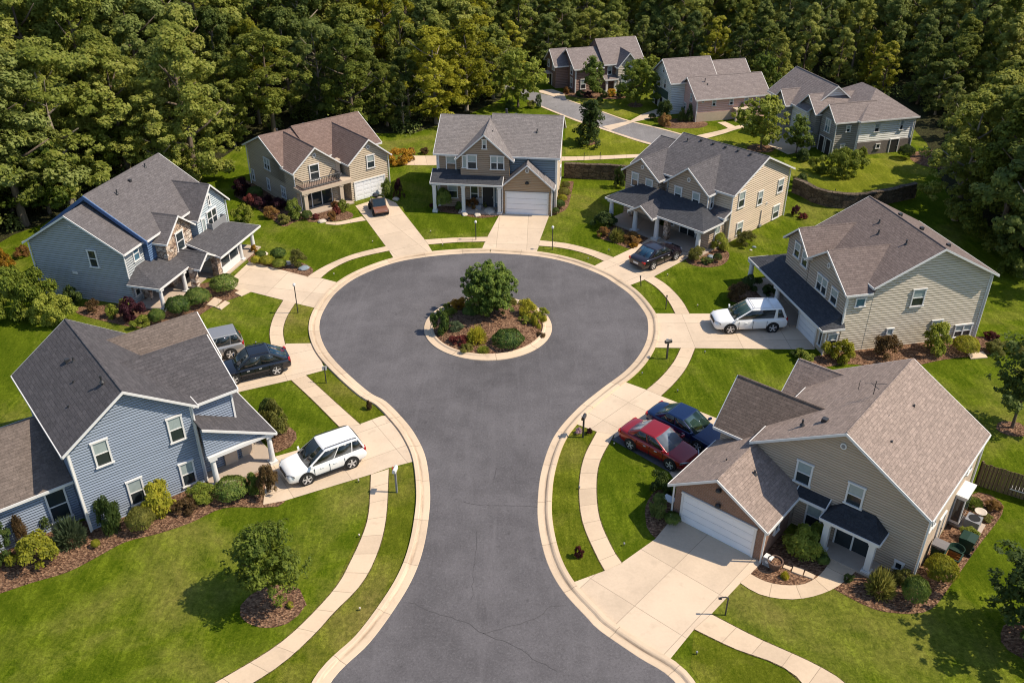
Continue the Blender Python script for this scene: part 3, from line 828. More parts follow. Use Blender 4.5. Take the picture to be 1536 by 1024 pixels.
    def door(s, face, w, u, z0, wd, h, mat='dark', frame='white', lights=1):
        P = s._P(face, w)
        f = MB(); fw = .08
        s._bx(f, P, u - wd / 2 - fw, u - wd / 2, z0, z0 + h, -.04, .07); s._bx(f, P, u + wd / 2, u + wd / 2 + fw, z0, z0 + h, -.04, .07)
        s._bx(f, P, u - wd / 2 - fw, u + wd / 2 + fw, z0 + h + .001, z0 + h + fw, -.04, .072)
        for i in range(1, lights):
            c = u - wd / 2 + wd * i / lights
            s._bx(f, P, c - fw / 2, c + fw / 2, z0 + .001, z0 + h - .001, -.03, .06)
        o = f.build('door', M[frame], s.root)
        d = MB(); s._bx(d, P, u - wd / 2, u + wd / 2, z0 + .003, z0 + h - .003, -.035, .03)
        d.build('door_panel', M[mat], o)
        if mat not in ('glass',):
            hd = MB(); s._bx(hd, P, u + wd * .38, u + wd * .43, z0 + h * .45, z0 + h * .52, .02, .09); hd.build('handle', M['grey'], o)

    def column(s, x, y, z1, r=.15, z0=0.0, square=False, mat='white'):
        c = MB()
        if square:
            c.box(x - r, x + r, y - r, y + r, z0 + .22, z1 - .1)
        else:
            c.lathe([(r * 1.1, z0 + .18), (r * 1.08, z0 + .3), (r * .82, z1 - .12)], (x, y, 0), 14)
        c.box(x - r * 1.5, x + r * 1.5, y - r * 1.5, y + r * 1.5, z0, z0 + .2)
        c.box(x - r * 1.3, x + r * 1.3, y - r * 1.3, y + r * 1.3, z1 - .13, z1)
        c.build('column', M[mat], s.root, smooth=False)

    def pipe(s, x, y, z0, z1, r=.05):
        f = MB(); f.tube([(x, y, z0), (x, y, z1)], r, 8); f.build('downpipe', M['white'], s.root)

    def stack(s, x, y, z, h=.45, r=.05):
        """vent pipe through the roof"""
        f = MB(); f.tube([(x, y, z - .15), (x, y, z + h)], r, 8)
        f.lathe([(r * 2.6, z - .02), (r * 1.5, z + .06), (r, z + .1)], (x, y, 0), 10)
        f.build('roof_pipe', M['metal'], s.root, merge=False)

    def rvent(s, x, y, z, w=.22, rot=0):
        f = MB(); c, sn = math.cos(R(rot)) * w / 2, math.sin(R(rot)) * w / 2
        f.obox((x, y, z + .05), (c, sn, 0), (-sn, c, 0), (0, 0, .1))
        f.build('roof_vent', M['metal'], s.root)

    def beam(s, name, mat, *boxes):
        for b in boxes:
            f = MB(); f.box(*b); o = f.build(name, mat, s.root)
        return o

    def corner(s, *b):
        s.beam('corner_board', M['white'], b)

    def done(s):
        s.wall.build('wall', s.wm, s.root)
        s.roof.build('roof', s.rm, s.root)
        s.trim.build('trim', M['white'], s.root)
        for n, (mb, mt) in s.extra.items():
            if mb.f: mb.build(n, mt, s.root)


# ------------------------------------------------------------------ the houses
SH = {
    'h7': m_shingle('charcoal_shingle', (.066, .062, .066), (.098, .09, .093), row=.2, wid=.42),
    'h7b': m_shingle('brown_grey_shingle', (.125, .10, .085), (.17, .135, .115)),
    'h6': m_shingle('tan_shingle', (.225, .175, .148), (.33, .255, .215), contrast=.2),
    'h6b': m_shingle('umber_shingle', (.12, .092, .076), (.17, .13, .108)),
    'h1': m_shingle('grey_shingle', (.108, .098, .099), (.148, .134, .134)),
    'h1b': m_shingle('dark_porch_shingle', (.075, .072, .078), (.10, .096, .10)),
    'h4p': m_shingle('shaded_porch_shingle', (.05, .052, .06), (.07, .072, .08)),  # porch roofs in shade: shadow's dark blue mixed into the shingle colour
    'h2': m_shingle('russet_shingle', (.17, .115, .095), (.22, .155, .13)),
    'h3': m_shingle('stone_grey_shingle', (.165, .148, .142), (.23, .205, .195)),
    'h4': m_shingle('slate_shingle', (.085, .08, .084), (.125, .115, .118)),
    'h5': m_shingle('umber_grey_shingle', (.135, .105, .095), (.185, .145, .13)),
    'h6p': m_shingle('shaded_porch_shingle', (.032, .034, .04), (.05, .052, .058)),  # entry porch shade carried in the shingle colour, far darker than the main roof
    'h8': m_shingle('mauve_grey_shingle', (.20, .165, .155), (.25, .21, .195), contrast=.18),
}
BLUE = (.25, .295, .37); GB = (.35, .37, .375); TAN = (.50, .41, .30); TAN2 = (.34, .25, .175); TAUPE = (.42, .325, .24); SAND = (.66, .53, .395)
BEIGE = (.58, .51, .41); KHAKI = (.495, .385, .285)

# ---------- bright blue house, bottom left
h = House('blue_house', 'bright blue clapboard house with a charcoal roof and columned side porch', -15.98, 36.69, 129.2, BLUE, SH['h7'], .145)
h.gable('x', 0, 8.13, 0, 5.84, 5.11, 7.13)
h.gable('y', -2.3, 2.92, .55, 5.75, 4.80, 6.42, o1=0, apex=3.4)
wr = h.sub('rear_wing_roof', SH['h7b'])
h.gable('y', -3.0, 2.9, 4.2, 8.8, 4.75, 6.2, o1=0, roof=wr)
lw = h.sub('low_wing_roof', SH['h7b'])
h.gable('y', 5.86, 11.2, 1.2, 7.4, 2.75, 4.5, o0=0, roof=lw)
for u, z, w, hh in ((4.44, 4.1, .78, 1.32), (.9, 3.85, .78, 1.36), (3.42, 1.2, .78, 1.4), (.83, 1.0, .76, 1.36)):
    h.window('x-', 0, u, z, w, hh)
h.window('x-', 1.2, 6.75, 1.35, .95, 1.7, label='tall dark window in the low side wing', blind=False)
h.window('y+', 5.84, -2.2, 4.0, .75, 1.2); h.window('y+', 5.84, -5.4, 4.0, .75, 1.2)
# porch: lean-to roof with a boarded end, two columns, slab and furniture niche
h.shed(-1.05, 3.9, 0, 3.75, 4.0, 2.05)
h.wall.prism([(-.03, 2.12), (-3.45, 2.12), (-.03, 3.86)], 'x', -.82, -.70)
h.beam('porch_beam', M['white'], (-.98, -.62, -3.62, -.05, 1.92, 2.1), (-.62, 3.7, -3.62, -3.36, 1.92, 2.1))
h.column(-.78, -.30, 1.92, .15); h.column(-.78, -3.4, 1.92, .15); h.column(3.5, -3.4, 1.92, .15)
h.beam('porch_slab', M['slab'], (-1.0, 3.8, -3.7, -.01, 0, .14))
h.beam('porch_back_wall', M['beige'], (.15, 3.6, -.14, -.01, .15, 2.1))
h.door('y-', -.14, 1.3, .15, .9, 1.7, 'dark'); h.window('y-', -.14, 2.7, 1.2, .9, 1.1)
h.beam('porch_screen', M['beige'], (.55, .68, -2.9, -2.1, .14, 1.2), (.4, .52, -2.0, -1.3, .14, 1.0))
for y in (.0, 5.84): h.pipe(-.06, y + (-.05 if y == 0 else .05), 0, 4.9)
h.pipe(-.06, -.06, 2.2, 4.9)
h.stack(3.4, 4.2, 6.0, .35); h.stack(2.2, 4.9, 5.55, .3); h.stack(1.3, 3.35, 7.0, .35); h.rvent(5.2, 3.9, 6.45); h.stack(4.8, 3.7, 6.55, .25, .04)
h.corner(-.02, .12, -.05, .06, 0, 4.8)
h.corner(.5, .66, -2.36, -2.26, 2.6, 4.6)
h.corner(-.03, .12, 5.78, 5.88, 0, 4.8)
h.done()

# ---------- tan house with brick garage, bottom right
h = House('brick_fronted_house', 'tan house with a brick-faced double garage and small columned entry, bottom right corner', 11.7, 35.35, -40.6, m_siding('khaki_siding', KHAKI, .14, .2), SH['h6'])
h.gable('y', 0, 7.6, .25, 8.62, 3.98, 6.5, ov=.16)
bw = h.sub('brick_wall', M['brick'])
h.gable('y', -3.4, -.02, -1.95, 2.75, 2.3, 3.72, ov=.28, o1=0, wall=bw, apex=.25)
h.gable('y', -.5, .9, -1.95, 2.75, 2.3, 3.70, ov=.28, o0=0, o1=0, apex=.25, ve=None)
w1 = h.sub('side_garage_roof', SH['h6b'])
h.gable('x', -2.05, 2.5, .92, 4.4, 3.42, 5.22, o1=0, roof=w1)
h.gable('x', -.65, 1.6, 5.2, 8.7, 3.3, 4.75, o1=0)
h.garage('y-', -3.4, .42, 0, 3.75, 1.72)
for x, z in ((.38, 2.12), (.3, 3.0)): h.sub('wall_lamp', M['metal']).lathe([(.0, z + .12), (.13, z + .02), (.15, z - .06), (0, z - .06)], (x, -3.52, 0), 10)
h.window('y-', 0, 2.85, 3.2, .82, 1.17); h.window('y-', 0, 5.35, 3.22, .82, 1.12); h.window('y-', 0, 3.72, 1.0, .82, 1.25)
h.window('y-', 0, 7.95, .5, .42, .36, 'fixed'); h.window('x+', 2.75, -2.0, 1.35, .5, .95)
h.vent('y-', 0, 4.35, 5.55, .15)
pr = h.sub('porch_roof', SH['h6p'])
h.shed(4.35, 7.15, 0, 1.05, 2.62, 2.02, .7, .7, roof=pr)
h.shed(2.78, 4.33, 0, .5, 2.42, 2.15, roof=pr)
h.beam('porch_beam', M['white'], (4.5, 7.0, -.95, -.78, 1.86, 2.02), (4.5, 4.66, -.78, -.03, 1.86, 2.02), (6.84, 7.0, -.78, -.03, 1.86, 2.02))
h.column(4.72, -.86, 1.86, .14, square=True); h.column(6.86, -.86, 1.86, .14, square=True)
h.beam('porch_slab', M['slab'], (4.4, 7.2, -1.15, -.01, 0, .10))
h.door('y-', 0, 5.75, .1, 1.62, 1.72, 'glass', lights=2)
h.window('x+', 8.62, .55, 3.15, .55, .75); h.window('x+', 8.62, 5.9, 3.1, .65, .75)
h.door('x+', 8.62, 2.9, .1, .75, 1.8, 'beige'); h.window('x+', 8.62, 1.0, 2.9, .4, .5, 'fixed')
bb = MB(); bb.box(8.63, 9.1, 4.75, 6.0, .35, 1.95); bb.box(8.6, 9.17, 4.68, 6.07, 1.951, 2.05); b_ = bb.build('bay_window', M['white'], h.root)
bp = MB(); bp.box(9.101, 9.115, 4.88, 5.87, .5, 1.8); bp.box(8.7, 9.05, 4.735, 4.749, .5, 1.8); bp.build('pane', M['glass'], b_)
h.pipe(8.69, -.08, 0, 3.7); h.pipe(8.69, 7.65, 0, 3.7); h.pipe(2.85, -3.46, 0, 2.1); h.pipe(-2.02, -3.46, 0, 2.1)
h.stack(2.0, .9, 5.12, .3); h.stack(5.9, 1.6, 5.4, .3); h.stack(5.7, 4.9, 5.55, .3); h.rvent(5.1, 2.9, 5.9, .2); h.rvent(2.9, 1.2, 5.6, .26)
h.stack(1.1, -1.6, 3.2, .2, .06); h.stack(-.35, -1.7, 3.15, .28, .04)
an = h.sub('antenna', M['metal'])
an.tube([(4.1, 3.6, 6.4), (4.1, 3.6, 7.15)], .02, 6); an.tube([(3.7, 3.3, 7.0), (4.5, 3.9, 7.0)], .014, 5); an.tube([(3.85, 3.75, 6.85), (4.35, 3.45, 6.85)], .014, 5); an.tube([(3.2, 4.2, 5.95), (3.2, 4.2, 6.5)], .015, 5)
h.done()

# ---------- beige house on the right, long porch roof
h = House('beige_house', 'beige lap-sided house with a long dark porch roof on the right', 21.07, 57.24, -78, BEIGE, SH['h5'], .175)
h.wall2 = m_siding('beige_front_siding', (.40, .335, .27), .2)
h.gable('x', -.6, 7.55, 0, 8.16, 4.87, 6.96)
fw = h.sub('front_wall', h.wall2)
h.gable('y', -1.75, 3.9, -.5, 2.55, 4.75, 5.95, ov=.25, o1=0, wall=fw)
h.gable('y', -1.75, 3.9, 2.62, 7.5, 4.5, 6.05, ov=.28, o1=0, wall=fw, apex=4.85, ve=-.22)
h.wall.box(7.44, 7.54, -1.74, .02, 0, 4.3)
h.sub('lower_front', M['beige']).box(4.0, 7.5, -2.75, -1.76, 0, 2.1)
h.window('y-', -1.75, .85, 4.2, .8, .95); h.window('y-', -1.75, 2.0, 4.05, .8, 1.0); h.window('y-', -1.75, 4.5, 3.4, 1.35, 1.05, 'double'); h.window('y-', -1.75, 6.1, 3.35, .85, .95)
h.vent('y-', -1.75, 1.05, 5.2, .16); h.vent('y-', -1.75, 4.85, 4.95, .17)
h.window('x+', 7.55, 3.2, 3.5, .95, 1.15); h.window('x+', 7.54, -.85, 3.6, .72, .55, 'fixed', glass='glassblue')
h.window('x+', 7.5, -2.25, 1.0, .72, .9); h.window('x+', 7.55, 1.75, .95, .5, .85); h.window('x+', 7.55, 5.1, 1.35, .8, .5); h.window('x+', 7.55, 7.2, .6, 1.3, .85, 'double')
pr = h.sub('porch_roof', SH['h4p'])
h.shed(-3.1, 7.75, -1.65, 1.55, 2.72, 1.95, 1.5, .5, roof=pr)
pr.slab([(-3.1, -1.65, 1.95), (-1.6, -1.65, 2.72), (-.6, .2, 2.72), (-3.1, .6, 1.95)]); pr.slab([(-1.6, -1.65, 2.72), (-.45, -1.65, 2.72), (-.45, .2, 2.72), (-.6, .2, 2.72)])
h.beam('porch_beam', M['white'], (-3.0, 4.0, -3.1, -2.92, 1.76, 1.93), (-3.0, -2.83, -2.91, .5, 1.76, 1.93))
for x, y in ((-2.85, -3.0), (-2.85, .3), (1.35, -3.0)): h.column(x, y, 1.76, .19)
h.beam('porch_slab', M['slab'], (-3.1, 3.9, -3.15, -1.77, 0, .1), (-3.1, -.62, -1.77, .6, 0, .1))
h.garage('y-', -2.75, 5.3, 0, 2.2, 1.6)
h.window('y-', -2.75, 7.05, 1.05, .42, 1.2, 'fixed')
h.door('y-', -1.75, 2.9, .1, .9, 1.7, 'dark')
h.pipe(7.62, -2.82, 0, 1.9); h.pipe(7.63, 8.22, 0, 4.6); h.pipe(7.62, -1.86, 2.2, 4.2)
h.stack(3.3, 2.4, 6.1, .3); h.stack(5.6, 2.9, 6.35, .3); h.stack(2.3, 3.0, 6.4, .25); h.rvent(2.1, 4.6, 6.72); h.rvent(4.4, 4.7, 6.7); h.rvent(6.1, 5.6, 6.2)
h.corner(7.44, 7.59, 8.08, 8.2, 0, 4.7)
h.corner(7.43, 7.58, -1.80, -1.70, 2.2, 4.3)
h.done()

# ---------- taupe house with two front gables
h = House('taupe_house', 'taupe house with two front gables over a white-columned porch, behind the parked black car', 11.68, 71.92, -45.9, TAUPE, SH['h4'], .2)
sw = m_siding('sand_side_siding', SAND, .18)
side = h.sub('side_wall', sw)
h.gable('x', .2, 8.0, 0, 8.28, 4.4, 6.33, wall=side)
h.gable('x', -2.0, .4, .3, 7.6, 4.2, 5.6, o1=0)
h.gable('y', -1.05, 4.0, -1.87, 1.53, 4.15, 5.42, ov=.28, o1=0)
h.gable('y', -1.05, 4.0, 2.59, 6.41, 4.3, 5.81, ov=.28, o1=0)
g2 = h.sub('gable_return', sw); g2.box(6.412, 6.44, -1.04, 0, 2.4, 4.15)
for u, z in ((-.85, 3.28), (.65, 3.12), (3.6, 3.3), (5.35, 3.3)): h.window('y-', -1.05, u, z, .74, 1.08)
h.vent('y-', -1.05, -.17, 4.55, .16); h.vent('y-', -1.05, 4.5, 4.72, .16)
h.window('x+', 6.44, -.5, 3.25, .5, 1.0); h.window('y-', 0, 2.05, 3.3, .6, .95)
for u, z, w, hh in ((1.3, 3.4, .9, 1.25), (4.1, 2.75, .72, 1.1), (7.1, 3.0, .85, 1.05), (1.55, .85, .9, 1.0), (7.0, .7, 1.0, 1.1)): h.window('x+', 8.0, u, z, w, hh)
h.sub('utility_pipe', M['grey']).tube([(8.05, 4.6, 1.55), (8.05, 4.6, .1)], .035, 6); h.sub('utility_pipe', M['grey']).box(8.01, 8.16, 4.45, 4.75, .1, .3)
h.vent('x+', 8.0, 5.3, 1.95, .12)
pr = h.sub('porch_roof', SH['h4p'])
h.shed(-1.75, 2.4, -1.0, 2.75, 3.15, 2.22, 1.7, 0, roof=pr); h.shed(2.35, 8.1, -1.0, 2.75, 3.15, 2.22, 0, 2.2, roof=pr)
h.shed(6.4, 8.08, .0, 1.0, 2.9, 2.5, 0, 0)
h.gable('y', -4.15, -2.4, 1.45, 3.55, 2.28, 2.95, ov=.2, o1=0, z0=2.16)
h.beam('porch_beam', M['white'], (-1.5, 7.9, -3.62, -3.42, 2.0, 2.19), (7.7, 7.9, -3.41, -.02, 2.0, 2.19), (-1.5, -1.32, -3.41, .2, 2.0, 2.19))
for x, y in ((-1.3, -3.4), (1.3, -3.45), (3.55, -3.5), (7.55, -3.45)): h.column(x, y, 2.0, .2)
h.beam('porch_slab', M['slab'], (-1.7, 8.0, -3.7, -1.06, 0, .12))
h.wall.box(6.6, 7.7, -2.2, -.02, 0, 2.1)
h.window('x+', 7.7, -1.2, 1.15, .7, 1.3)
h.door('y-', -1.05, -.9, .12, .8, 1.75, 'white_door'); h.window('y-', -1.05, .55, 1.25, .75, 1.2); h.window('y-', -1.05, 3.1, 1.2, .85, 1.4)
h.door('y-', -1.05, 5.3, .12, 2.3, 1.75, 'glass', lights=3)
h.beam('stone_pillar', M['stone'], (4.0, 4.4, -3.2, -2.8, .12, 2.0), (-1.0, -.55, -1.5, -1.06, .12, 2.1))
h.pipe(6.5, -1.1, 2.9, 4.1); h.pipe(8.06, 8.34, 0, 4.1); h.pipe(8.06, -.06, 0, 4.1)
for i in range(5): h.rvent(2.0 + i * 1.2, 3.8, 6.15, .16)
h.stack(.9, 3.4, 5.95, .3)
h.done()

# ---------- brown house at the head of the circle
h = House('brown_house', 'brown house at the head of the circle with a white double garage door', -6.34, 74.04, -6.3, TAN2, SH['h3'], .17)
h.gable('x', 0, 4.3, 0, 7.79, 5.01, 6.98, o1=0)
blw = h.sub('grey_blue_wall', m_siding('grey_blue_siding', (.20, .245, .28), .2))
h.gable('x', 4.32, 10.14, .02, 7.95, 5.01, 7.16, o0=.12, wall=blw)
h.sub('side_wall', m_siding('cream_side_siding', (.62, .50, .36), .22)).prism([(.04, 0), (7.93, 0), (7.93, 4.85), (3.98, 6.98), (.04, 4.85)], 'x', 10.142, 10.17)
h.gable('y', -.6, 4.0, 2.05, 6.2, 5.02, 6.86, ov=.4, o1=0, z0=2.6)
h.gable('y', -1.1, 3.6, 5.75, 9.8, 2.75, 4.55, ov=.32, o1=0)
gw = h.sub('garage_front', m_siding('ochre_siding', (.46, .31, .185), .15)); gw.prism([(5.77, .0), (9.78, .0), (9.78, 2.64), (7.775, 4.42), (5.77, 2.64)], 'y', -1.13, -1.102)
h.garage('y-', -1.13, 7.78, 0, 3.45, 1.95)
h.vent('y-', -1.13, 7.78, 3.95, .18); h.sub('wall_lamp', M['metal']).lathe([(0, 3.05), (.16, 2.92), (.17, 2.82), (0, 2.8)], (7.78, -1.22, 0), 10)
h.window('y-', -.6, 4.12, 5.92, .42, .72); h.window('y-', -.6, 3.05, 4.35, .85, 1.15); h.window('y-', -.6, 2.4, 4.35, .42, 1.0, 'fixed', glass='blind')
h.window('y-', -.6, 5.2, 4.35, 1.2, 1.1, 'double'); h.window('y-', 0, 1.15, 3.95, .9, 1.15)
h.window('y-', 0, 1.2, 1.45, .9, 1.2); h.window('x+', 10.17, 3.2, 4.0, .7, 1.1); h.window('x+', 10.17, 5.6, 1.4, .8, 1.1)
h.shed(-.45, 5.7, -.0, 1.55, 3.45, 2.72, .0, .0, roof=h.sub('porch_roof', SH['h4p']))
h.beam('porch_beam', M['white'], (-.3, 5.6, -1.45, -1.25, 2.48, 2.68))
for x in (-.15, 2.35, 5.45): h.column(x, -1.33, 2.48, .14, square=True)
h.beam('porch_slab', M['slab'], (1.9, 5.7, -1.55, -.01, 0, .12))
h.door('y-', 0, 4.3, .12, .95, 1.85, 'dark', lights=1); h.window('y-', 0, 3.1, 1.3, .75, 1.3, blind=False); h.window('y-', 0, 5.2, 1.3, .35, 1.4, 'fixed')
st = h.sub('porch_seat', M['grey']); st.box(3.25, 3.8, -.75, -.3, .12, .5); st.box(3.25, 3.8, -.3, -.22, .5, 1.0)
h.pipe(-.06, -.08, 0, 4.8); h.pipe(10.2, -.02, 0, 4.8); h.pipe(5.68, -1.18, 0, 2.6); h.pipe(9.9, -1.18, 0, 2.6)
h.stack(8.3, 2.2, 6.2, .3); h.stack(4.6, 1.2, 6.3, .25); h.rvent(6.2, 4.9, 6.8); h.stack(5.4, 4.6, 6.95, .45, .11)
h.corner(-.03, .12, -.03, .1, 0, 4.8); h.corner(10.05, 10.2, -.03, .08, 0, 4.8)
h.done()

# ---------- tan house with the balcony
h = House('balcony_house', 'tan house with a railed balcony over a glazed porch and a russet roof', -19.64, 74.12, 39.8, TAN, SH['h2'], .17)
h.gable('x', 0, 2.95, 0, 7.03, 3.86, 5.45, o1=0); h.gable('x', 2.97, 9.5, .02, 7.03, 3.86, 5.66, o0=.1)
h.wall.box(.02, 4.0, -1.86, .03, 0, 2.1)
h.gable('y', -1.86, 3.3, .0, 4.05, 3.82, 5.42, ov=.3, o1=0, z0=2.0)
h.gable('y', -2.9, 3.3, 4.75, 8.65, 3.8, 5.4, ov=.3, o1=0)
h.window('y-', -1.86, 1.9, 3.15, .95, 1.3, blind=False); h.vent('y-', -1.86, 2.05, 4.6, .17)
h.window('y-', -2.9, 6.9, 3.25, .82, 1.1); h.vent('y-', -2.9, 6.75, 4.6, .17)
h.garage('y-', -2.9, 6.65, 0, 3.0, 1.65)
sl = h.sub('balcony_deck', m_plain('deck_boards', (.22, .16, .13), .8, var=.2, sc=6)); sl.box(-.15, 3.75, -3.25, -1.87, 2.15, 2.32)
h.beam('balcony_fascia', M['beige'], (-.22, 4.72, -3.36, -3.26, 2.0, 2.3), (-.22, -.16, -3.26, -1.87, 2.0, 2.3), (3.76, 4.7, -3.25, -.02, 2.1, 2.32))
rl = MB()
for a, b in (((.05, -3.15), (3.6, -3.15)), ((.05, -3.15), (.05, -1.9)), ((3.6, -3.15), (3.6, -1.9))):
    for z in (2.42, 3.05): rl.tube([(*a, z), (*b, z)], .045, 6)
    n = int(max(abs(a[0] - b[0]), abs(a[1] - b[1])) / .16)
    for i in range(n + 1):
        t = i / n; x, y = a[0] + (b[0] - a[0]) * t, a[1] + (b[1] - a[1]) * t
        rl.tube([(x, y, 2.32), (x, y, 3.05)], .022, 4)
rl.build('balcony_railing', M['metal'], h.root)
h.column(.15, -3.1, 2.0, .17, square=True, mat='beige'); h.column(3.6, -3.1, 2.0, .17, square=True, mat='beige')
h.column(4.2, -1.7, 3.75, .2, square=True, mat='beige', z0=2.32)
h.beam('porch_slab', M['slab'], (-.1, 4.7, -3.3, -1.87, 0, .1), (4.05, 4.72, -1.86, -.02, 0, .1))
h.door('y-', -1.86, 1.85, .1, 2.9, 1.75, 'glass', lights=3)
h.door('y-', .02, 4.4, .1, .55, 1.6, 'white_door'); h.window('y-', .02, 4.4, 3.1, .5, .9, blind=False)
h.window('x-', 0, 3.2, 2.9, 1.1, .95, 'double'); h.window('x-', 0, 6.5, .95, .5, .95); h.window('x-', 0, 3.45, .95, .5, .95); h.window('x-', 0, .55, 1.05, .8, .9, 'double')
h.pipe(-.07, 7.08, 0, 3.6); h.pipe(-.07, -1.9, 2.3, 3.6); h.pipe(8.72, -2.95, 0, 3.5)
for x in (1.6, 4.2, 6.6): h.rvent(x, 3.75, 5.5, .16)
h.done()

# ---------- grey-blue house with the stone gable
h = House('stone_gabled_house', 'grey-blue house with a small stone-faced gable and dark wraparound porch roof, at the left edge', -26.54, 55.79, 75.4, GB, SH['h1'], .17)
h.gable('x', 0, 2.1, 0, 7.49, 4.34, 6.58, o1=0)
bl = h.sub('blue_trim_gable', m_siding('blue_siding', (.10, .165, .29), .17))
h.gable('x', 2.12, 10.5, -.4, 7.55, 4.5, 7.2, wall=bl)
bt = MB()
for p, q in (((1.80, -.74, 4.27), (1.80, 3.575, 7.2)), ((1.80, 7.89, 4.27), (1.80, 3.575, 7.2))): bt.board(p, q, (6, 3.5, 7), .3, .10, .0)
bt.build('blue_rake_board', m_plain('blue_trim', (.06, .115, .24), .5), h.root)
sm = h.sub('stone_wall', M['stone'])
h.gable('y', -1.25, 3.2, 2.95, 6.2, 3.9, 5.15, ov=.25, o1=0, wall=sm)
lg = h.sub('pale_gable', m_siding('pale_blue_siding', (.44, .50, .53), .17))
h.gable('y', -1.3, 3.4, 7.0, 11.0, 4.05, 5.85, ov=.28, o1=0, wall=lg)
h.window('x-', 0, 2.5, 3.38, .72, 1.2, blind=False); h.vent('x-', 0, 3.75, 5.6, .1)
h.sub('meter_box', M['white']).box(-.06, -.01, 4.1, 4.5, 2.0, 2.2)
h.window('y-', 0, 1.25, 3.5, .7, .95, glass='glassblue', blind=False); h.window('y-', -1.25, 4.65, 3.1, .95, 1.3, blind=False)
h.window('y-', -1.3, 8.95, 4.55, .32, .75, blind=False); h.window('y-', -1.3, 9.0, 3.15, 1.35, 1.15, 'double', blind=False); h.window('y-', -1.3, 7.75, 3.0, .5, 1.0, 'fixed', glass='blind')
rb = MB(); rb.box(8.2, 10.2, -1.75, -1.7, 2.2, 2.95); rb.box(10.15, 10.2, -1.7, -1.31, 2.2, 2.95); rb.box(8.2, 8.25, -1.7, -1.31, 2.2, 2.95)
rb.build('balcony_railing', M['grey'], h.root)
h.shed(-.35, 5.6, -.0, 2.55, 2.62, 1.86, 1.4, 0, roof=h.sub('porch_roof', SH['h1b']))
h.shed(5.3, 11.3, -1.28, 2.65, 2.6, 1.8, 0, 2.0, roof=h.sub('porch_roof', SH['h1b']))
h.gable('y', -3.2, -1.0, 3.35, 5.4, 1.9, 2.55, ov=.2, o1=0, z0=1.78, roof=h.sub('porch_roof', SH['h1b']))
h.beam('porch_beam', M['white'], (-.2, 3.2, -2.45, -2.3, 1.64, 1.82), (5.5, 11.0, -3.8, -3.62, 1.6, 1.77), (-.2, -.05, -2.29, -.02, 1.64, 1.82))
for x, y in ((-.05, -2.35), (2.75, -2.36)): h.column(x, y, 1.64, .14)
h.column(10.4, -3.6, 1.6, .16); h.column(8.5, -3.66, 1.6, .13)
h.beam('stone_pillar', M['stone'], (3.1, 3.5, -3.05, -2.6, 0, 1.78), (5.25, 5.7, -3.6, -3.1, 0, 1.78), (.9, 1.2, -.7, -.2, 0, 1.8))
h.beam('porch_slab', M['slab'], (-.2, 5.2, -2.6, -.01, 0, .1), (5.2, 11.0, -3.9, -1.32, 0, .1))
h.beam('low_wall', M['white'], (5.75, 8.35, -3.62, -3.5, .1, .62))
h.door('y-', -3.48, 7.05, .64, 2.4, .95, 'glass', lights=2)
h.wall.box(5.75, 8.3, -3.47, -1.32, 0, 1.7)
h.door('y-', -1.25, 4.45, .1, .9, 1.6, 'dark'); h.door('y-', 0, 1.5, .1, .9, 1.6, 'dark'); h.window('y-', 0, .55, 1.1, .6, .9)
h.pipe(-.07, 7.53, 0, 4.1); h.pipe(-.07, -.07, 2.2, 4.1); h.pipe(11.05, -1.36, 1.9, 3.8)
h.stack(4.0, 2.6, 6.6, .3); h.rvent(6.0, 2.9, 6.75, .2); h.stack(8.4, 3.2, 6.95, .3)
h.done()

# ---------- far street: three houses
h = House('brick_red_house', 'brown and cream house at the end of the far street, behind two small lawn trees', 7.65, 109.46, 17, (.27, .17, .135), SH['h8'], .2)
h.gable('x', 0, 3.6, 0, 5.4, 3.1, 4.7, o1=0)
h.gable('x', 3.62, 8.6, .02, 6.2, 3.4, 5.5, o0=.1)
cg = h.sub('cream_gable', m_siding('cream_siding', (.55, .49, .40), .2))
h.gable('y', -.8, 3, 5.2, 7.7, 3.2, 4.6, ov=.25, o1=0, wall=cg)
h.gable('x', -1.6, .4, 2.6, 6.0, 3.0, 4.4, o1=0)
h.window('x-', 0, 1.3, 2.4, .7, .9); h.window('x-', -1.6, 3.4, 2.5, .8, .8, 'double'); h.window('x-', -1.6, 5.2, 2.5, .6, .8); h.window('x-', 0, 1.3, .95, .7, 1.1)
h.window('y-', -.8, 6.6, 2.4, .8, .9); h.window('y-', -.8, 6.0, .95, .7, 1.1); h.window('y-', 0, 1.0, 1.0, .7, 1.1); h.window('y-', .02, 4.4, 2.4, .6, .9)
h.door('x-', -1.6, 4.4, .05, .9, 1.4, 'dark')
h.sub('grey_band', M['grey']).box(5.25, 7.68, -.86, -.81, 1.5, 1.9)
h.column(3.8, -.7, 1.5, .13, square=True); h.column(4.9, -.7, 1.5, .13, square=True); h.shed(3.5, 5.2, 0, .9, 1.9, 1.55)
h.corner(-.04, .1, -.04, .1, 0, 2.9)
h.sub('awning', M['beige']).box(-2.3, -1.62, 3.9, 5.4, 1.5, 1.58)
h.done()

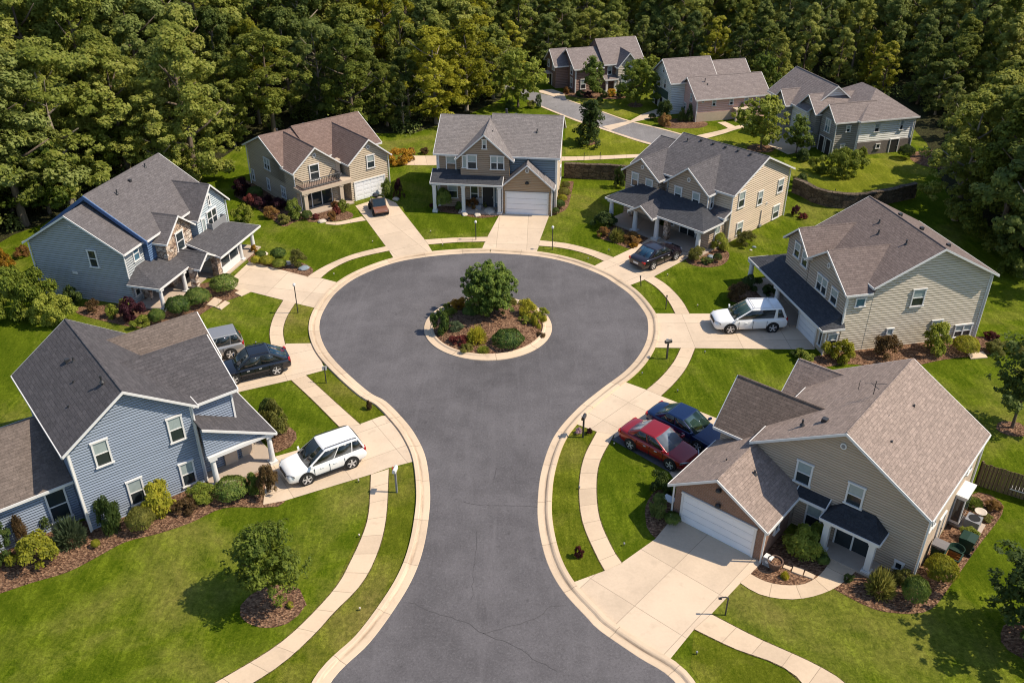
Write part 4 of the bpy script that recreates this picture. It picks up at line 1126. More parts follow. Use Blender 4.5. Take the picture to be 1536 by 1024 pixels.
h = House('pink_house', 'dusty pink house with small square windows and a taller white block, beyond the far street', 20.26, 97.93, 15, m_siding('dusty_pink_siding', (.68, .44, .375), .2, .2), SH['h8'])
h.gable('x', 0, 8.4, 0, 4.9, 2.75, 4.35, o1=.3)
gwm = h.sub('white_block', m_siding('white_green_siding', (.66, .69, .66), .2))
h.gable('x', -1.6, 3.6, 3.4, 8.4, 3.8, 5.6, wall=gwm)
h.gable('x', 3.4, 8.2, 3.6, 8.6, 3.2, 5.0, o0=0)
h.sub('tan_base', M['beige']).box(.0, 4.2, -.05, -.012, 0, 1.0)
for u in (2.0, 4.1, 5.9, 7.3): h.window('y-', 0, u, 2.0, .5, .6)
h.vent('y-', 0, .65, 2.25, .17)
h.window('x-', 0, 1.5, 2.3, .5, .7); h.window('x-', 0, 1.5, 1.1, .6, .7); h.window('x-', -1.6, 5.2, 3.0, .7, 1.0); h.window('x-', -1.6, 6.8, 2.8, .7, 1.0); h.window('x-', -1.6, 5.9, 4.4, .5, .6); h.window('x-', 0, 2.9, 1.0, .6, .6)
gp = h.sub('green_panel', m_plain('green_panel_paint', (.04, .075, .06), .7)); gp.box(-1.66, -1.61, 4.2, 8.0, 1.4, 2.3)
h.door('x-', -1.6, 5.9, .05, .8, 1.25, 'dark'); h.door('x-', -1.6, 7.2, .05, .8, 1.25, 'dark')
h.beam('entry_hood', M['beige'], (4.3, 6.3, -.95, -.02, 1.25, 1.34)); h.column(4.45, -.85, 1.25, .08, square=True, mat='beige'); h.column(6.15, -.85, 1.25, .08, square=True, mat='beige')
h.door('y-', 0, 5.2, .05, .9, 1.15, 'dark')
h.corner(-.05, .08, -.05, .08, 0, 2.6)
h.stack(1.5, 1.7, 3.7, .6, .05); h.stack(1.7, 1.4, 3.6, .2)
h.done()

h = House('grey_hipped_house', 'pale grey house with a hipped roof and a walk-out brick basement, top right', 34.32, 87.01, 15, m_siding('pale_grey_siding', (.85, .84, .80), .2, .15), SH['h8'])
h.hip(0, 6.1, 0, 8.2, 3.75, 5.75, 0, 2.9)
h.gable('y', 4.5, 12.0, -3.2, 2.4, 3.75, 5.9)
gg = h.sub('grey_gable', m_siding('warm_grey_siding', (.30, .28, .25), .2))
h.gable('x', -2.5, 2.5, .35, 3.0, 3.75, 4.95, ov=.25, o1=0, wall=gg)
h.gable('x', -2.9, 2.5, 3.3, 6.4, 3.75, 5.1, ov=.25, o1=0, wall=gg)
h.gable('x', -3.9, .5, 7.4, 9.6, 3.6, 4.7, ov=.25, o1=0, wall=gg)
bs = h.sub('brick_basement', m_brick('grey_brick', (.22, .185, .165), (.18, .15, .135), (.25, .22, .2))); bs.box(.02, 6.13, -.04, -.01, 0, 1.35)
h.window('y-', 0, 1.9, 2.7, .6, .75); h.window('y-', 0, 4.7, 2.75, .45, .9); h.door('y-', -.04, 4.25, .0, .9, 1.35, 'dark'); h.window('y-', -.04, 2.4, .8, .5, .4, 'fixed')
h.window('x-', -2.5, 1.7, 2.75, .9, 1.2, 'double', glass='glassblue'); h.window('x-', -2.9, 4.8, 2.7, .6, 1.2); h.window('x-', -3.2, 8.0, 2.9, .7, .7); h.window('y-', .35, -1.1, 2.75, .5, .55)
h.window('y-', .35, -1.4, .9, .5, .5)
h.door('x-', -2.5, 1.1, .0, .8, 1.5, 'dark'); h.door('x-', -2.5, 2.3, .0, .8, 1.5, 'dark'); h.door('x-', -3.2, 10.2, .0, .9, 1.5, 'dark')
h.beam('balcony', M['white'], (-3.3, -2.92, 3.5, 5.0, 1.5, 1.62), (-3.3, -3.24, 3.5, 5.0, 1.62, 2.1))
h.pipe(6.15, -.08, 0, 3.5); h.pipe(-2.52, .28, 0, 3.4)
h.done()


# ------------------------------------------------------------------ vehicles
M['tyre'] = m_plain('tyre_rubber', (.018, .018, .018), .9)
M['rim'] = m_plain('alloy', (.62, .62, .63), .35, .5, metal=.4, var=.05)
M['arch'] = m_plain('black_plastic', (.012, .012, .013), .7)
M['cglass'] = m_glass('car_glass', (.014, .02, .022), .03)
M['cglassg'] = m_glass('green_car_glass', (.02, .042, .032), .03)
M['cglassb'] = m_glass('blue_car_glass', (.012, .04, .075), .03)
M['cglassw'] = m_glass('pale_car_glass', (.16, .18, .20), .04)
M['head'] = m_plain('headlight', (.30, .31, .33), .1, .7)
M['tail'] = m_plain('taillight', (.38, .015, .012), .2, .5)
M['plate'] = m_plain('number_plate', (.65, .65, .62), .5)


def car(name, label, paint, x, y, heading, kind, L, W, H, wb, glass='cglass', rearglass=None, cladding=False, roofrails=False, sunroof=False, group=None, long=False):
    root = empty(name, label, 'car', x, y, heading, group)
    wr = .335 if kind == 'sedan' else .37
    hl = L / 2; w = W / 2
    if kind == 'sedan':
        belt, hood, deck = .93, .86, .96
        st = [(-1, .38, .80, .74), (-.965, .24, .90, .86), (-.80, .2, deck, .96), (-.52, .19, .965, 1.0), (.0, .19, .95, 1.0), (.33, .19, .93, 1.0), (.62, .19, hood, .97), (.86, .2, .76, .93), (.96, .22, .66, .84), (1.0, .34, .56, .68)]
        gx = (-.76, -.38, .05, .46)      # rear glass foot, roof rear, roof front, screen foot
    else:
        belt, hood = H * .60, H * .575
        st = [(-1, .45, belt * .86, .80), (-.975, .30, belt * .95, .91), (-.88, .26, belt, .97), (-.5, .24, belt, 1.0), (.0, .24, belt, 1.0), (.34, .24, hood * 1.02, 1.0), (.62, .24, hood, .98), (.86, .25, hood * .93, .93), (.965, .27, hood * .80, .85), (1.0, .40, hood * .62, .72)]
        gx = (-.965, -.83, .02, .50)
        if kind == 'coupe': gx = (-.93, -.46, .04, .46)
    mb = MB()
    ring = []
    for fx, zl, zt, fw in st:
        X = fx * hl; ww = fw * w
        half = [(0, zl), (.78 * ww, zl), (.95 * ww, zl + .06), (1.0 * ww, zl + (zt - zl) * .45), (.985 * ww, zl + (zt - zl) * .72), (.93 * ww, zt - .03), (.80 * ww, zt + .005), (.4 * ww, zt + .028), (0, zt + .034)]
        ring.append([(X, a, b) for a, b in half] + [(X, -a, b) for a, b in reversed(half[1:-1])])
    n = len(ring[0])
    for i in range(len(ring) - 1):
        for j in range(n):
            q = (j + 1) % n
            mb.face([ring[i][j], ring[i][q], ring[i + 1][q], ring[i + 1][j]])
    mb.face(list(reversed(ring[0]))); mb.face(ring[-1])
    # cabin
    bz = belt - .03; tw = .80 * w; bwid = .91 * w
    cab = [(gx[0] * hl, bz, bwid * .93), (gx[1] * hl, H, tw * .96), (gx[2] * hl, H, tw), (gx[3] * hl, bz - .02, bwid)]
    Lp = [(a, c, b) for a, b, c in cab]; Rp = [(a, -c, b) for a, b, c in cab]
    c2 = MB()
    crown = 0.0
    c2.face([Lp[1], Lp[2], Rp[2], Rp[1]])
    c2.face([Lp[0], Lp[1], Rp[1], Rp[0]])
    c2.face([Lp[3], Rp[3], Rp[2], Lp[2]])
    c2.face([Lp[0], Lp[3], Lp[2], Lp[1]]); c2.face([Rp[0], Rp[1], Rp[2], Rp[3]]); c2.face([Lp[0], Rp[0], Rp[3], Lp[3]])
    cabo = c2.build('cabin', paint, None, merge=True)
    bm = bmesh.new(); bm.from_mesh(cabo.data)
    bmesh.ops.bevel(bm, geom=[e for e in bm.edges if e.calc_face_angle(0) > .3], offset=.085, segments=4, affect='EDGES', profile=.6)
    body = mb.build('body', paint, root, smooth=True, merge=True)
    md = body.modifiers.new('sub', 'SUBSURF'); md.levels = 2; md.render_levels = 2
    bpy.context.view_layer.update()
    dg = bpy.context.evaluated_depsgraph_get()
    me2 = bpy.data.meshes.new_from_object(body.evaluated_get(dg))
    body.modifiers.clear(); body.data = me2
    b2 = bmesh.new(); b2.from_mesh(me2)
    bm.to_mesh(cabo.data); bm.free()
    b2.from_mesh(cabo.data)
    b2.to_mesh(me2); b2.free()
    me2.polygons.foreach_set('use_smooth', [True] * len(me2.polygons))
    bpy.data.objects.remove(cabo)

    def panel(nm, quad, mat, off=.008, mar=(.09, .09, .1, .08), bulge=None):
        """glass set on a cabin face: bilinear inset of the quad, pushed out"""
        a, b, c, d = [Vector(p) for p in quad]      # a-b bottom, d-c top
        nr = (b - a).cross(d - a).normalized()
        mid = (a + b + c + d) / 4
        if (mid - Vector((0, 0, H * .6))).dot(nr) < 0: nr = -nr
        def at(u, v): return (a * (1 - u) + b * u) * (1 - v) + (d * (1 - u) + c * u) * v
        u0, u1, v0, v1 = mar[0], 1 - mar[1], mar[2], 1 - mar[3]
        K = 6 if bulge else 1
        g = MB()
        row = []
        for i in range(K + 1):
            u = u0 + (u1 - u0) * i / K
            bq = Vector(bulge) * (1 - (2 * i / K - 1) ** 2) if bulge else Vector()
            row.append((at(u, v0) + bq, at(u, v1) + bq * .6))
        for i in range(K):
            (p0, p3), (p1, p2) = row[i], row[i + 1]
            g.hull([p0 - nr * .03, p1 - nr * .03, p2 - nr * .03, p3 - nr * .03], [p0 + nr * off, p1 + nr * off, p2 + nr * off, p3 + nr * off])
        o = g.build(nm, M[mat], root, merge=True)
        o.data.polygons.foreach_set('use_smooth', [len(p.vertices) == 4 and abs(p.normal.dot(nr)) > .8 for p in o.data.polygons])
        return o
    rg = rearglass or glass
    panel('windshield', [Lp[3], Rp[3], Rp[2], Lp[2]], glass, .012, (.05, .05, .04, .06), (.07, 0, .01))
    panel('rear_window', [Rp[0], Lp[0], Lp[1], Rp[1]], rg, .012, (.09, .09, .2 if kind == 'suv' else .06, .08), (-.05, 0, .01))
    for P in (Lp, Rp):
        bx = lambda t: Vector(P[0]).lerp(Vector(P[3]), t)
        tx = lambda t: Vector(P[1]).lerp(Vector(P[2]), t)
        if long: cuts = [(.05, .19, .09, .17), (.26, .97, .24, .96)]
        elif kind == 'suv': cuts = [(.03, .23, .05, .20), (.25, .56, .23, .58), (.58, .97, .61, .96)]
        else: cuts = [(.16, .52, .06, .44), (.545, .965, .49, .95)]
        for b0, b1, t0, t1 in cuts:
            panel('side_window', [bx(b0), bx(b1), tx(t1), tx(t0)], 'cglass', .010, (.0, .0, .1, .1))
    # wheels
    for sx in (1, -1):
        for sy in (1, -1):
            cx, cy = sx * wb / 2 + (.02 if kind == 'sedan' else 0), sy * (w - .10)
            ar = MB(); ar.lathe([(0, -.02), (wr * 1.17, -.02), (wr * 1.17, .035), (wr * 1.13, .05), (0, .05)] if sy > 0 else [(0, .02), (wr * 1.17, .02), (wr * 1.17, -.035), (wr * 1.13, -.05), (0, -.05)], (cx, sy * (w - .045), wr * 1.03), 24, axis='y')
            ar.build('wheel_arch', M['arch'], root)
            wh = MB(); t = .11
            wh.lathe([(wr * .74, -t), (wr * .93, -t), (wr, -t * .6), (wr, t * .6), (wr * .93, t), (wr * .74, t)], (cx, cy, wr), 24, axis='y')
            wo = wh.build('wheel', M['tyre'], root, smooth=True)
            ri = MB(); o_ = sy * (t - .02)
            ri.lathe([(0, o_ - sy * .03), (wr * .74, o_ - sy * .03)], (cx, cy, wr), 20, 1, axis='y')
            ri.lathe([(wr * .62, o_ - sy * .02), (wr * .62, o_ + sy * .015), (wr * .76, o_ + sy * .015), (wr * .76, o_ - sy * .02)], (cx, cy, wr), 20, 0, axis='y')
            for q in range(5):
                an = 2 * math.pi * q / 5 + .3
                d = Vector((math.cos(an), 0, math.sin(an))); e = Vector((-math.sin(an), 0, math.cos(an)))
                ri.obox(Vector((cx, cy + o_, wr)) + d * wr * .34, d * wr * .34, (0, .018, 0), e * wr * .11)
            ri.build('rim', [M['rim'], M['arch']], wo)
    # lights, grille, bumpers, mirrors, handles, plates
    hz = (.66 if kind == 'sedan' else hood * .76)
    for sy in (1, -1):
        q = MB(); q.obox((hl * .915, sy * w * .72, hz + .02), (.09, -sy * .10, -.015), (-.07, sy * .13, .0), (.02, 0, .075)); q.build('headlight', M['head'], root)
        q = MB()
        tz = .78 if kind == 'sedan' else belt * .86
        q.obox((-hl * .955, sy * w * .74, tz), (.06, 0, 0), (.02, sy * .13, 0), (0, 0, .075 if kind == 'sedan' else .13)); q.build('taillight', M['tail'], root)
        q = MB(); q.obox((gx[3] * hl - .17, sy * (bwid + .10), belt + .08), (.05, 0, 0), (.02, .10, 0), (0, 0, .06)); q.build('mirror', paint, root)
        q = MB()
        for fx in (.12, -.2): q.obox((fx * hl + .1, sy * (w * .992), belt * .80), (.09, 0, 0), (0, .025, 0), (0, 0, .014))
        q.build('door_handle', M['rim'] if kind != 'suv' else paint, root)
        if cladding:
            q = MB(); q.obox((0, sy * (w * .965), .33), (wb / 2 - wr * 1.1, 0, 0), (0, .035, 0), (0, 0, .075)); q.build('sill_cladding', M['arch'], root)
        if roofrails:
            q = MB(); q.tube([(gx[1] * hl * .95, sy * tw * .86, H + .03), (gx[1] * hl * .8, sy * tw * .86, H + .075), (gx[2] * hl * .6, sy * tw * .88, H + .075), (gx[2] * hl, sy * tw * .88, H + .03)], .02, 6); q.build('roof_rail', M['rim'] if not cladding else M['arch'], root)
    q = MB(); q.obox((hl * .985, 0, hz - .06), (.025, 0, 0), (0, w * .44, 0), (0, 0, .11)); q.build('grille', M['arch'], root)
    q = MB(); q.obox((hl * .965, 0, .38), (.03, 0, 0), (0, w * .58, 0), (0, 0, .07)); q.obox((-hl * .97, 0, .36), (.03, 0, 0), (0, w * .7, 0), (0, 0, .07)); q.build('bumper_trim', M['arch'] if kind != 'sedan' else paint, root)
    q = MB(); q.obox((-hl * 1.0, 0, .62 if kind == 'sedan' else belt * .62), (.015, 0, 0), (0, .24, 0), (0, 0, .07)); q.build('number_plate', M['plate'], root)
    # door seams
    q = MB()
    for sy in (1, -1):
        for fx in (.36, -.02, -.40):
            q.obox((fx * hl, sy * w * .985, belt * .62), (.006, 0, 0), (0, .022, 0), (0, 0, belt * .26))
    q.build('door_seam', M['arch'], root)
    if sunroof:
        q = MB(); q.obox((-.18 * hl, 0, H + .035), (.52, 0, 0), (0, tw * .55, 0), (0, 0, .012)); q.build('sunroof', M['cglass'], root)
    if kind == 'suv' and roofrails and not cladding:
        q = MB()
        for fx in (-.55, -.05): q.tube([(fx * hl, -tw * .86, H + .085), (fx * hl, tw * .86, H + .085)], .022, 6)
        q.build('roof_rack', M['rim'], root)
    return root


PW = m_paint('white_car_paint', (.78, .78, .77))
PB = m_paint('black_car_paint', (.008, .010, .016), .12)
PK = m_paint('plum_black_paint', (.012, .009, .014), .12)
PR = m_paint('red_car_paint', (.24, .010, .014), .16, .2)
PBL = m_paint('blue_car_paint', (.006, .02, .075), .14, .3)
PS = m_paint('silver_car_paint', (.34, .335, .33), .28, .5)
car('parked_car', 'white car with black sills and roof rails, parked by the blue house porch', PW, -10.05, 37.85, -147.4, 'suv', 4.45, 1.86, 1.66, 2.5, cladding=True, roofrails=True)
car('parked_car', 'white car with a roof rack, parked in front of the beige house garage', PW, 15.9, 52.9, 183.8, 'suv', 4.95, 1.94, 1.72, 2.87, glass='cglassg', roofrails=True, long=True)
car('parked_car', 'glossy black sloping-backed car beside the silver car on the left', PB, -16.1, 47.12, -154.7, 'coupe', 4.6, 1.86, 1.58, 2.6, rearglass='cglassb', roofrails=True, cladding=True)
car('parked_car', 'silver car half hidden behind the blue house roof', PS, -19.45, 49.0, -154.7, 'suv', 4.6, 1.84, 1.66, 2.6)
car('parked_car', 'black four-door car on the drive of the taupe house', PK, 11.1, 62.95, 40.4, 'sedan', 4.6, 1.84, 1.46, 2.62, rearglass='cglassb')
car('parked_car', 'red four-door car on the asphalt strip, right of the road', PR, 8.0, 39.2, -42.6, 'sedan', 4.5, 1.82, 1.44, 2.58, glass='cglassw')
car('parked_car', 'dark blue four-door car behind the red car', PBL, 9.75, 40.8, -42.6, 'sedan', 4.6, 1.84, 1.44, 2.62, glass='cglassg')

# open utility cart on the balcony house drive
ct = empty('utility_cart', 'small open cart with a bronze nose, loaded with bags, outside the balcony house', 'cart', -11.55, 72.75, -70)
BR = m_paint('bronze_paint', (.17, .07, .04), .3)
q = MB()
pf = [(-1.15, .35), (-1.15, .62), (.35, .62), (.55, .72), (1.05, .66), (1.28, .48), (1.28, .30), (-1.0, .28)]
q.prism(pf, 'y', -.58, .58); o_ = q.build('body', M['arch'], ct)
q = MB(); q.prism([(.52, .735), (1.07, .675), (1.30, .49), (1.31, .40), (1.1, .40), (.6, .55)], 'y', -.6, .6); q.build('bonnet', BR, ct)
q = MB(); q.obox((.5, 0, 1.0), (.13, 0, -.30), (0, .52, 0), (.012, 0, .006)); q.build('windscreen', M['cglass'], ct)
q = MB()
for sy in (-.56, .56): q.tube([(.62, sy, .7), (.36, sy, 1.34), (-.3, sy, 1.36)], .03, 6)
q.tube([(-.3, -.56, 1.36), (-.3, .56, 1.36)], .03, 6); q.tube([(.36, -.56, 1.34), (.36, .56, 1.34)], .03, 6); q.build('roll_frame', M['metal'], ct)
q = MB(); q.box(-.25, .2, -.5, .5, .62, .82); q.box(-.34, -.22, -.5, .5, .7, 1.12); q.build('seat', m_plain('brown_vinyl', (.12, .08, .06), .6), ct)
for sy in (1, -1):
    q = MB(); q.obox((1.27, sy * .4, .46), (.03, 0, 0), (0, .1, 0), (0, 0, .05)); q.build('headlight', M['head'], ct)
for sx in (.85, -.8):
    for sy in (.6, -.6):
        q = MB(); q.lathe([(0, -.09), (.24, -.09), (.28, -.05), (.28, .05), (.24, .09), (0, .09)], (sx, sy, .28), 16, axis='y'); q.build('wheel', M['tyre'], ct, smooth=True)
rn = random.Random(5)
for i in range(5):
    q = MB(); s_ = rn.uniform(.2, .3)
    q.lathe([(0, -s_ * .7), (s_ * .7, -s_ * .55), (s_, 0), (s_ * .75, s_ * .5), (0, s_ * .7)], (-.95 + rn.uniform(-.25, .3), rn.uniform(-.4, .4), .62 + s_ * .65 + (i > 3) * .3), 10)
    b = q.build('cargo_bag', m_plain('bag_cloth', [(.03, .03, .03), (.4, .33, .27), (.06, .045, .04), (.5, .42, .36), (.025, .025, .03)][i], .8), None, smooth=True)
    b.location = ct.location; b.rotation_euler = ct.rotation_euler
    tag(b, ['black bag at the back of the bronze-nosed cart', 'tan bag on the bronze-nosed cart', 'dark brown bag on the bronze-nosed cart', 'pale bag on the bronze-nosed cart', 'black bag topping the load of the bronze-nosed cart'][i], 'bag', 'bags loaded on the cart')


# ------------------------------------------------------------------ plants
def leaf_mesh(name, cen, nrm, size, aspect=.55, seed=0, up=None):
    """one folded leaf-shaped quad per centre, facing nrm"""
    rn = np.random.default_rng(seed)
    n = len(cen)
    nrm = nrm / (np.linalg.norm(nrm, axis=1, keepdims=True) + 1e-9)
    a = rn.normal(size=(n, 3)) if up is None else up + rn.normal(size=(n, 3)) * .35
    a -= nrm * np.sum(a * nrm, axis=1, keepdims=True)
    a /= (np.linalg.norm(a, axis=1, keepdims=True) + 1e-9)
    b = np.cross(nrm, a)
    s = (size * rn.uniform(.65, 1.35, n))[:, None]
    v = np.empty((n, 4, 3), np.float32)
    v[:, 0] = cen - a * s
    v[:, 1] = cen + b * s * aspect - nrm * s * .18
    v[:, 2] = cen + a * s
    v[:, 3] = cen - b * s * aspect - nrm * s * .18
    me = bpy.data.meshes.new(name)
    me.vertices.add(n * 4); me.vertices.foreach_set('co', v.reshape(-1))
    me.loops.add(n * 4); me.loops.foreach_set('vertex_index', np.arange(n * 4, dtype=np.int32))
    me.polygons.add(n); me.polygons.foreach_set('loop_start', np.arange(0, n * 4, 4, dtype=np.int32))
    me.polygons.foreach_set('loop_total', np.full(n, 4, np.int32))
    me.update(calc_edges=True)
    return me


def sph(rn, n):
    d = rn.normal(size=(n, 3)); return d / np.linalg.norm(d, axis=1, keepdims=True)


def crown_points(seed, n, clumps, prof, lob=.22, flat=.75, inner=.12, droop=0.0):
    """leaf centres and facings on clumps spread over an uneven envelope.
    prof(t) -> radius at height fraction t, envelope height from prof.z0 to prof.z1"""
    rn = np.random.default_rng(seed)
    z0, z1, pr, cr = prof
    ph = rn.uniform(0, 6.28, 6)
    K = clumps
    t = rn.beta(1.1, 1.15, K); th = rn.uniform(0, 2 * np.pi, K)
    rad = np.array([pr(x) for x in t])
    lobe = 1 + lob * (np.sin(2 * th + ph[0] + 3 * t) * .5 + np.sin(3 * th + ph[1] - 5 * t) * .5 + rn.normal(0, .35, K))
    fr = np.sqrt(rn.uniform(.25, 1.0, K))
    rr = rad * lobe * fr
    cc = np.stack([rr * np.cos(th), rr * np.sin(th), z0 + (z1 - z0) * t - droop * fr], 1)
    cs = cr * rn.uniform(.6, 1.35, K)
    w = cs ** 2; idx = rn.choice(K, n, p=w / w.sum())
    d = sph(rn, n)
    d[:, 2] = np.where(d[:, 2] < -.35, -d[:, 2], d[:, 2])
    rs = rn.uniform(inner, 1.0, n) ** (1 / 2.4)
    sc = np.array([1, 1, flat])
    cen = cc[idx] + d * sc * (cs[idx] * rs)[:, None]
    axis = cen.copy(); axis[:, 2] = 0
    axis /= (np.linalg.norm(axis, axis=1, keepdims=True) + .3)
    nr = d * .55 + axis * .2 + np.array([.3, -.1, .55]) + rn.normal(size=(n, 3)) * .42
    return cen, nr


def bough_points(seed, n, boughs, subs, prof, rb=.36, sub=.32, flat=.6, droop=.25, up=.45):
    """a crown of separate boughs, each a cloud of small leaf clumps, with gaps between the boughs"""
    rg = np.random.default_rng(seed)
    z0, z1, pr = prof
    B = boughs
    t = (np.arange(B) + rg.uniform(.1, .9, B)) / B
    th = np.arange(B) * 2.4 + rg.uniform(-.7, .7, B)
    env = np.array([pr(x) for x in t])
    W = max(env)
    fr = rg.uniform(.42, .92, B)
    bc = np.stack([env * fr * np.cos(th), env * fr * np.sin(th), z0 + (z1 - z0) * t], 1)
    br = W * rb * rg.uniform(.7, 1.25, B) * (.55 + .45 * env / W)
    S = B * subs
    bi = np.repeat(np.arange(B), subs)
    d = sph(rg, S)
    rr = rg.uniform(.15, 1, S) ** .5
    out = np.stack([np.cos(th), np.sin(th), np.zeros(B)], 1)[bi]
    o = d * rr[:, None] * np.array([1, 1, flat])
    o = o + out * (np.sum(o * out, axis=1, keepdims=True)) * .45
    o[:, 2] -= droop * np.sum(o * out, axis=1)
    sc = bc[bi] + o * br[bi][:, None]
    ss = sub * rg.uniform(.6, 1.4, S)
    w = ss ** 2; idx = rg.choice(S, n, p=w / w.sum())
    e = sph(rg, n)
    cen = sc[idx] + e * (ss[idx] * rg.uniform(.2, 1, n) ** .45)[:, None] * np.array([1, 1, .8])
    cen[:, 2] = np.maximum(cen[:, 2], z0 * .6)
    nr = e * .45 + d[idx] * .45 + np.array([.28, -.05, up]) + rg.normal(size=(n, 3)) * .36
    return cen, nr


def round_prof(p0=.55, p1=.75):
    return lambda t: max(.08, (1 - abs(2 * (t ** p0) - 1) ** 2.3)) ** p1


def trunk_mesh(name, seed, H, r, fork, limbs, reach, mat):
    rn = random.Random(seed)
    mb = MB()
    bend = [(rn.uniform(-.12, .12), rn.uniform(-.12, .12)) for _ in range(6)]
    P = [(bend[i][0] * i * .25, bend[i][1] * i * .25, H * i / 5) for i in range(6)]
    mb.tube([(0, 0, -.1)] + [(P[0][0], P[0][1], .12)] + P[1:], [r * 1.35, r * 1.08] + [r * (1 - .16 * i) for i in range(1, 6)], 9)
    for i in range(limbs):
        f = fork + (1 - fork) * i / limbs * .8
        z = H * f
        k_ = min(4, int(f * 5)); q = f * 5 - k_
        b = Vector(P[k_]).lerp(Vector(P[k_ + 1]), q)
        a = i * 2.4 + rn.uniform(-.4, .4); l = reach * rn.uniform(.6, 1)
        e = b + Vector((math.cos(a) * l, math.sin(a) * l, l * rn.uniform(.5, .9)))
        m_ = b.lerp(e, .5) + Vector((0, 0, -.06 * l))
        rr = r * (1 - .7 * f)
        mb.tube([b, m_, e], [rr * .75, rr * .5, rr * .2], 6)
    o = mb.build(name, mat, None, smooth=True)
    me = o.data; bpy.data.objects.remove(o)
    return me


def mesh_for(me, mat):
    m2 = me.copy(); m2.materials.clear(); m2.materials.append(mat)
    return m2


def set_mat(me, mat):
    me.materials.clear(); me.materials.append(mat); return me


def tree(name, label, cat, x, y, crown, trunk, sxy, sz, rz, group=None):
    r = empty(name, label, cat, x, y, rz, group)
    r.scale = (sxy, sxy, sz)
    for nm, me in (('trunk', trunk), ('crown', crown)):
        o = bpy.data.objects.new(nm, me); C.objects.link(o); o.parent = r
    return r


# forest crowns: real height 10 m, several shapes; each in three leaf colours
FC, FT = [], []
for i in range(8):
    z0 = [2.4, 3.2, 2.8, .9, .7, 1.0, 2.0, 3.4][i]
    wd = [2.5, 2.1, 2.8, 2.5, 2.2, 2.8, 1.9, 2.4][i]
    q = [.62, .5, .75, .8, .6, .9, .5, .7][i]
    pf = (z0, 9.3, lambda t, w=wd, q=q: w * round_prof(q, .7)(t))
    c, n = bough_points(20 + i, 21000, [20, 26, 18, 24, 30, 22, 28, 16][i], [15, 12, 17, 13, 11, 14, 12, 18][i], pf, [.36, .32, .38, .34, .3, .36, .36, .40][i], .30, [.55, .8, .5, .7, .9, .6, 1.0, .6][i])
    FC.append(leaf_mesh('forest_crown', c, n, np.full(len(c), .095), .62, 50 + i))
    FT.append(trunk_mesh('forest_trunk', i, 8.2, .19, .3, 9, 2.0, M['barkpale'] if i % 2 else M['bark']))
FCM = [[mesh_for(m_, M[q]) for q in ('l_forest', 'l_forest2', 'l_forest3')] for m_ in FC]
# narrow evergreen
c, n = crown_points(91, 6000, 60, (.2, 9.6, lambda t: 1.35 * (1 - t) ** .75 + .08, .45), .12, 1.2)
EVER = set_mat(leaf_mesh('evergreen_crown', c, n, np.full(len(c), .13), .4, 9), M['l_conifer'])

# edge of the woods, forest beyond: (boundary point list, inward)
EDGE = [Vector(p) for p in ((-62, 48), (-41.87, 61.43), (-40.65, 67.39), (-39.32, 69.53), (-37.77, 75.07), (-34.92, 76.96), (-31.29, 76.96), (-28.92, 81.71), (-28.12, 86.55), (-27.83, 92.55), (-23.66, 95.46), (-17.81, 95), (-10.46, 93.2), (-7.57, 97.57), (-5.18, 101.77), (-1.6, 107.68), (0, 114.84), (5.44, 120.08),
                            (12.71, 118.06), (20.06, 118.06), (27.44, 116.11), (31.73, 109.4), (36.78, 112.97), (42.61, 112.97), (47.1, 100.75), (46, 92.98), (42.11, 81.71), (40.3, 74.6), (40.34, 69.8), (40.34, 62), (60, 50), (75, 44))]


def in_wood(p):
    """inside the woods polygon (boundary closed far behind)"""
    poly = EDGE + [Vector((300, 44)), Vector((300, 400)), Vector((-300, 400)), Vector((-300, 48))]
    c = False; j = len(poly) - 1
    for i in range(len(poly)):
        a, b = poly[i], poly[j]
        if (a.y > p.y) != (b.y > p.y) and p.x < (b.x - a.x) * (p.y - a.y) / (b.y - a.y) + a.x: c = not c
        j = i
    return c


def edge_dist(p):
    d = 1e9
    for a, b in zip(EDGE, EDGE[1:]):
        ab = b - a; t = max(0, min(1, (p - a).dot(ab) / ab.length_squared))
        d = min(d, (a + ab * t - p).length)
    return d


rn = random.Random(11)
spots = []
BIG = [((-29.31, 79.62), 14.5, 4, 0), ((-35.76, 80.3), 13.0, 2, 0), ((-38.82, 74.45), 14.5, 5, 0), ((-40.79, 69.8), 15.5, 0, 1), ((-43.08, 67.91), 16, 5, 0), ((-25.17, 93.2), 11.5, 2, 0), ((-17.17, 95.46), 11.5, 4, 0), ((-8.28, 97.33), 11.0, 5, 2), ((-5.2, 102.29), 10.5, 3, 2), ((-2.23, 107.12), 9.0, 3, 0), ((-31.61, 77.94), 9.5, 3, 0)]
spots += [(Vector(b[0]), -1.0) for b in BIG]
tries = 0
while tries < 26000:
    tries += 1
    p = Vector((rn.uniform(-105, 110), rn.uniform(46, 168)))
    if abs(p.x) > p.y * .66 + 9 or not in_wood(p): continue
    d = edge_dist(p)
    if d > 27 or d < .4: continue
    gap = (3.35 if p.x < -8 else 3.0) + d * .10
    if any((p - q).length < gap for q, _ in spots): continue
    spots.append((p, d))
spots.sort(key=lambda s: s[1])
near = [q for q in spots if q[1] >= 0][:268]
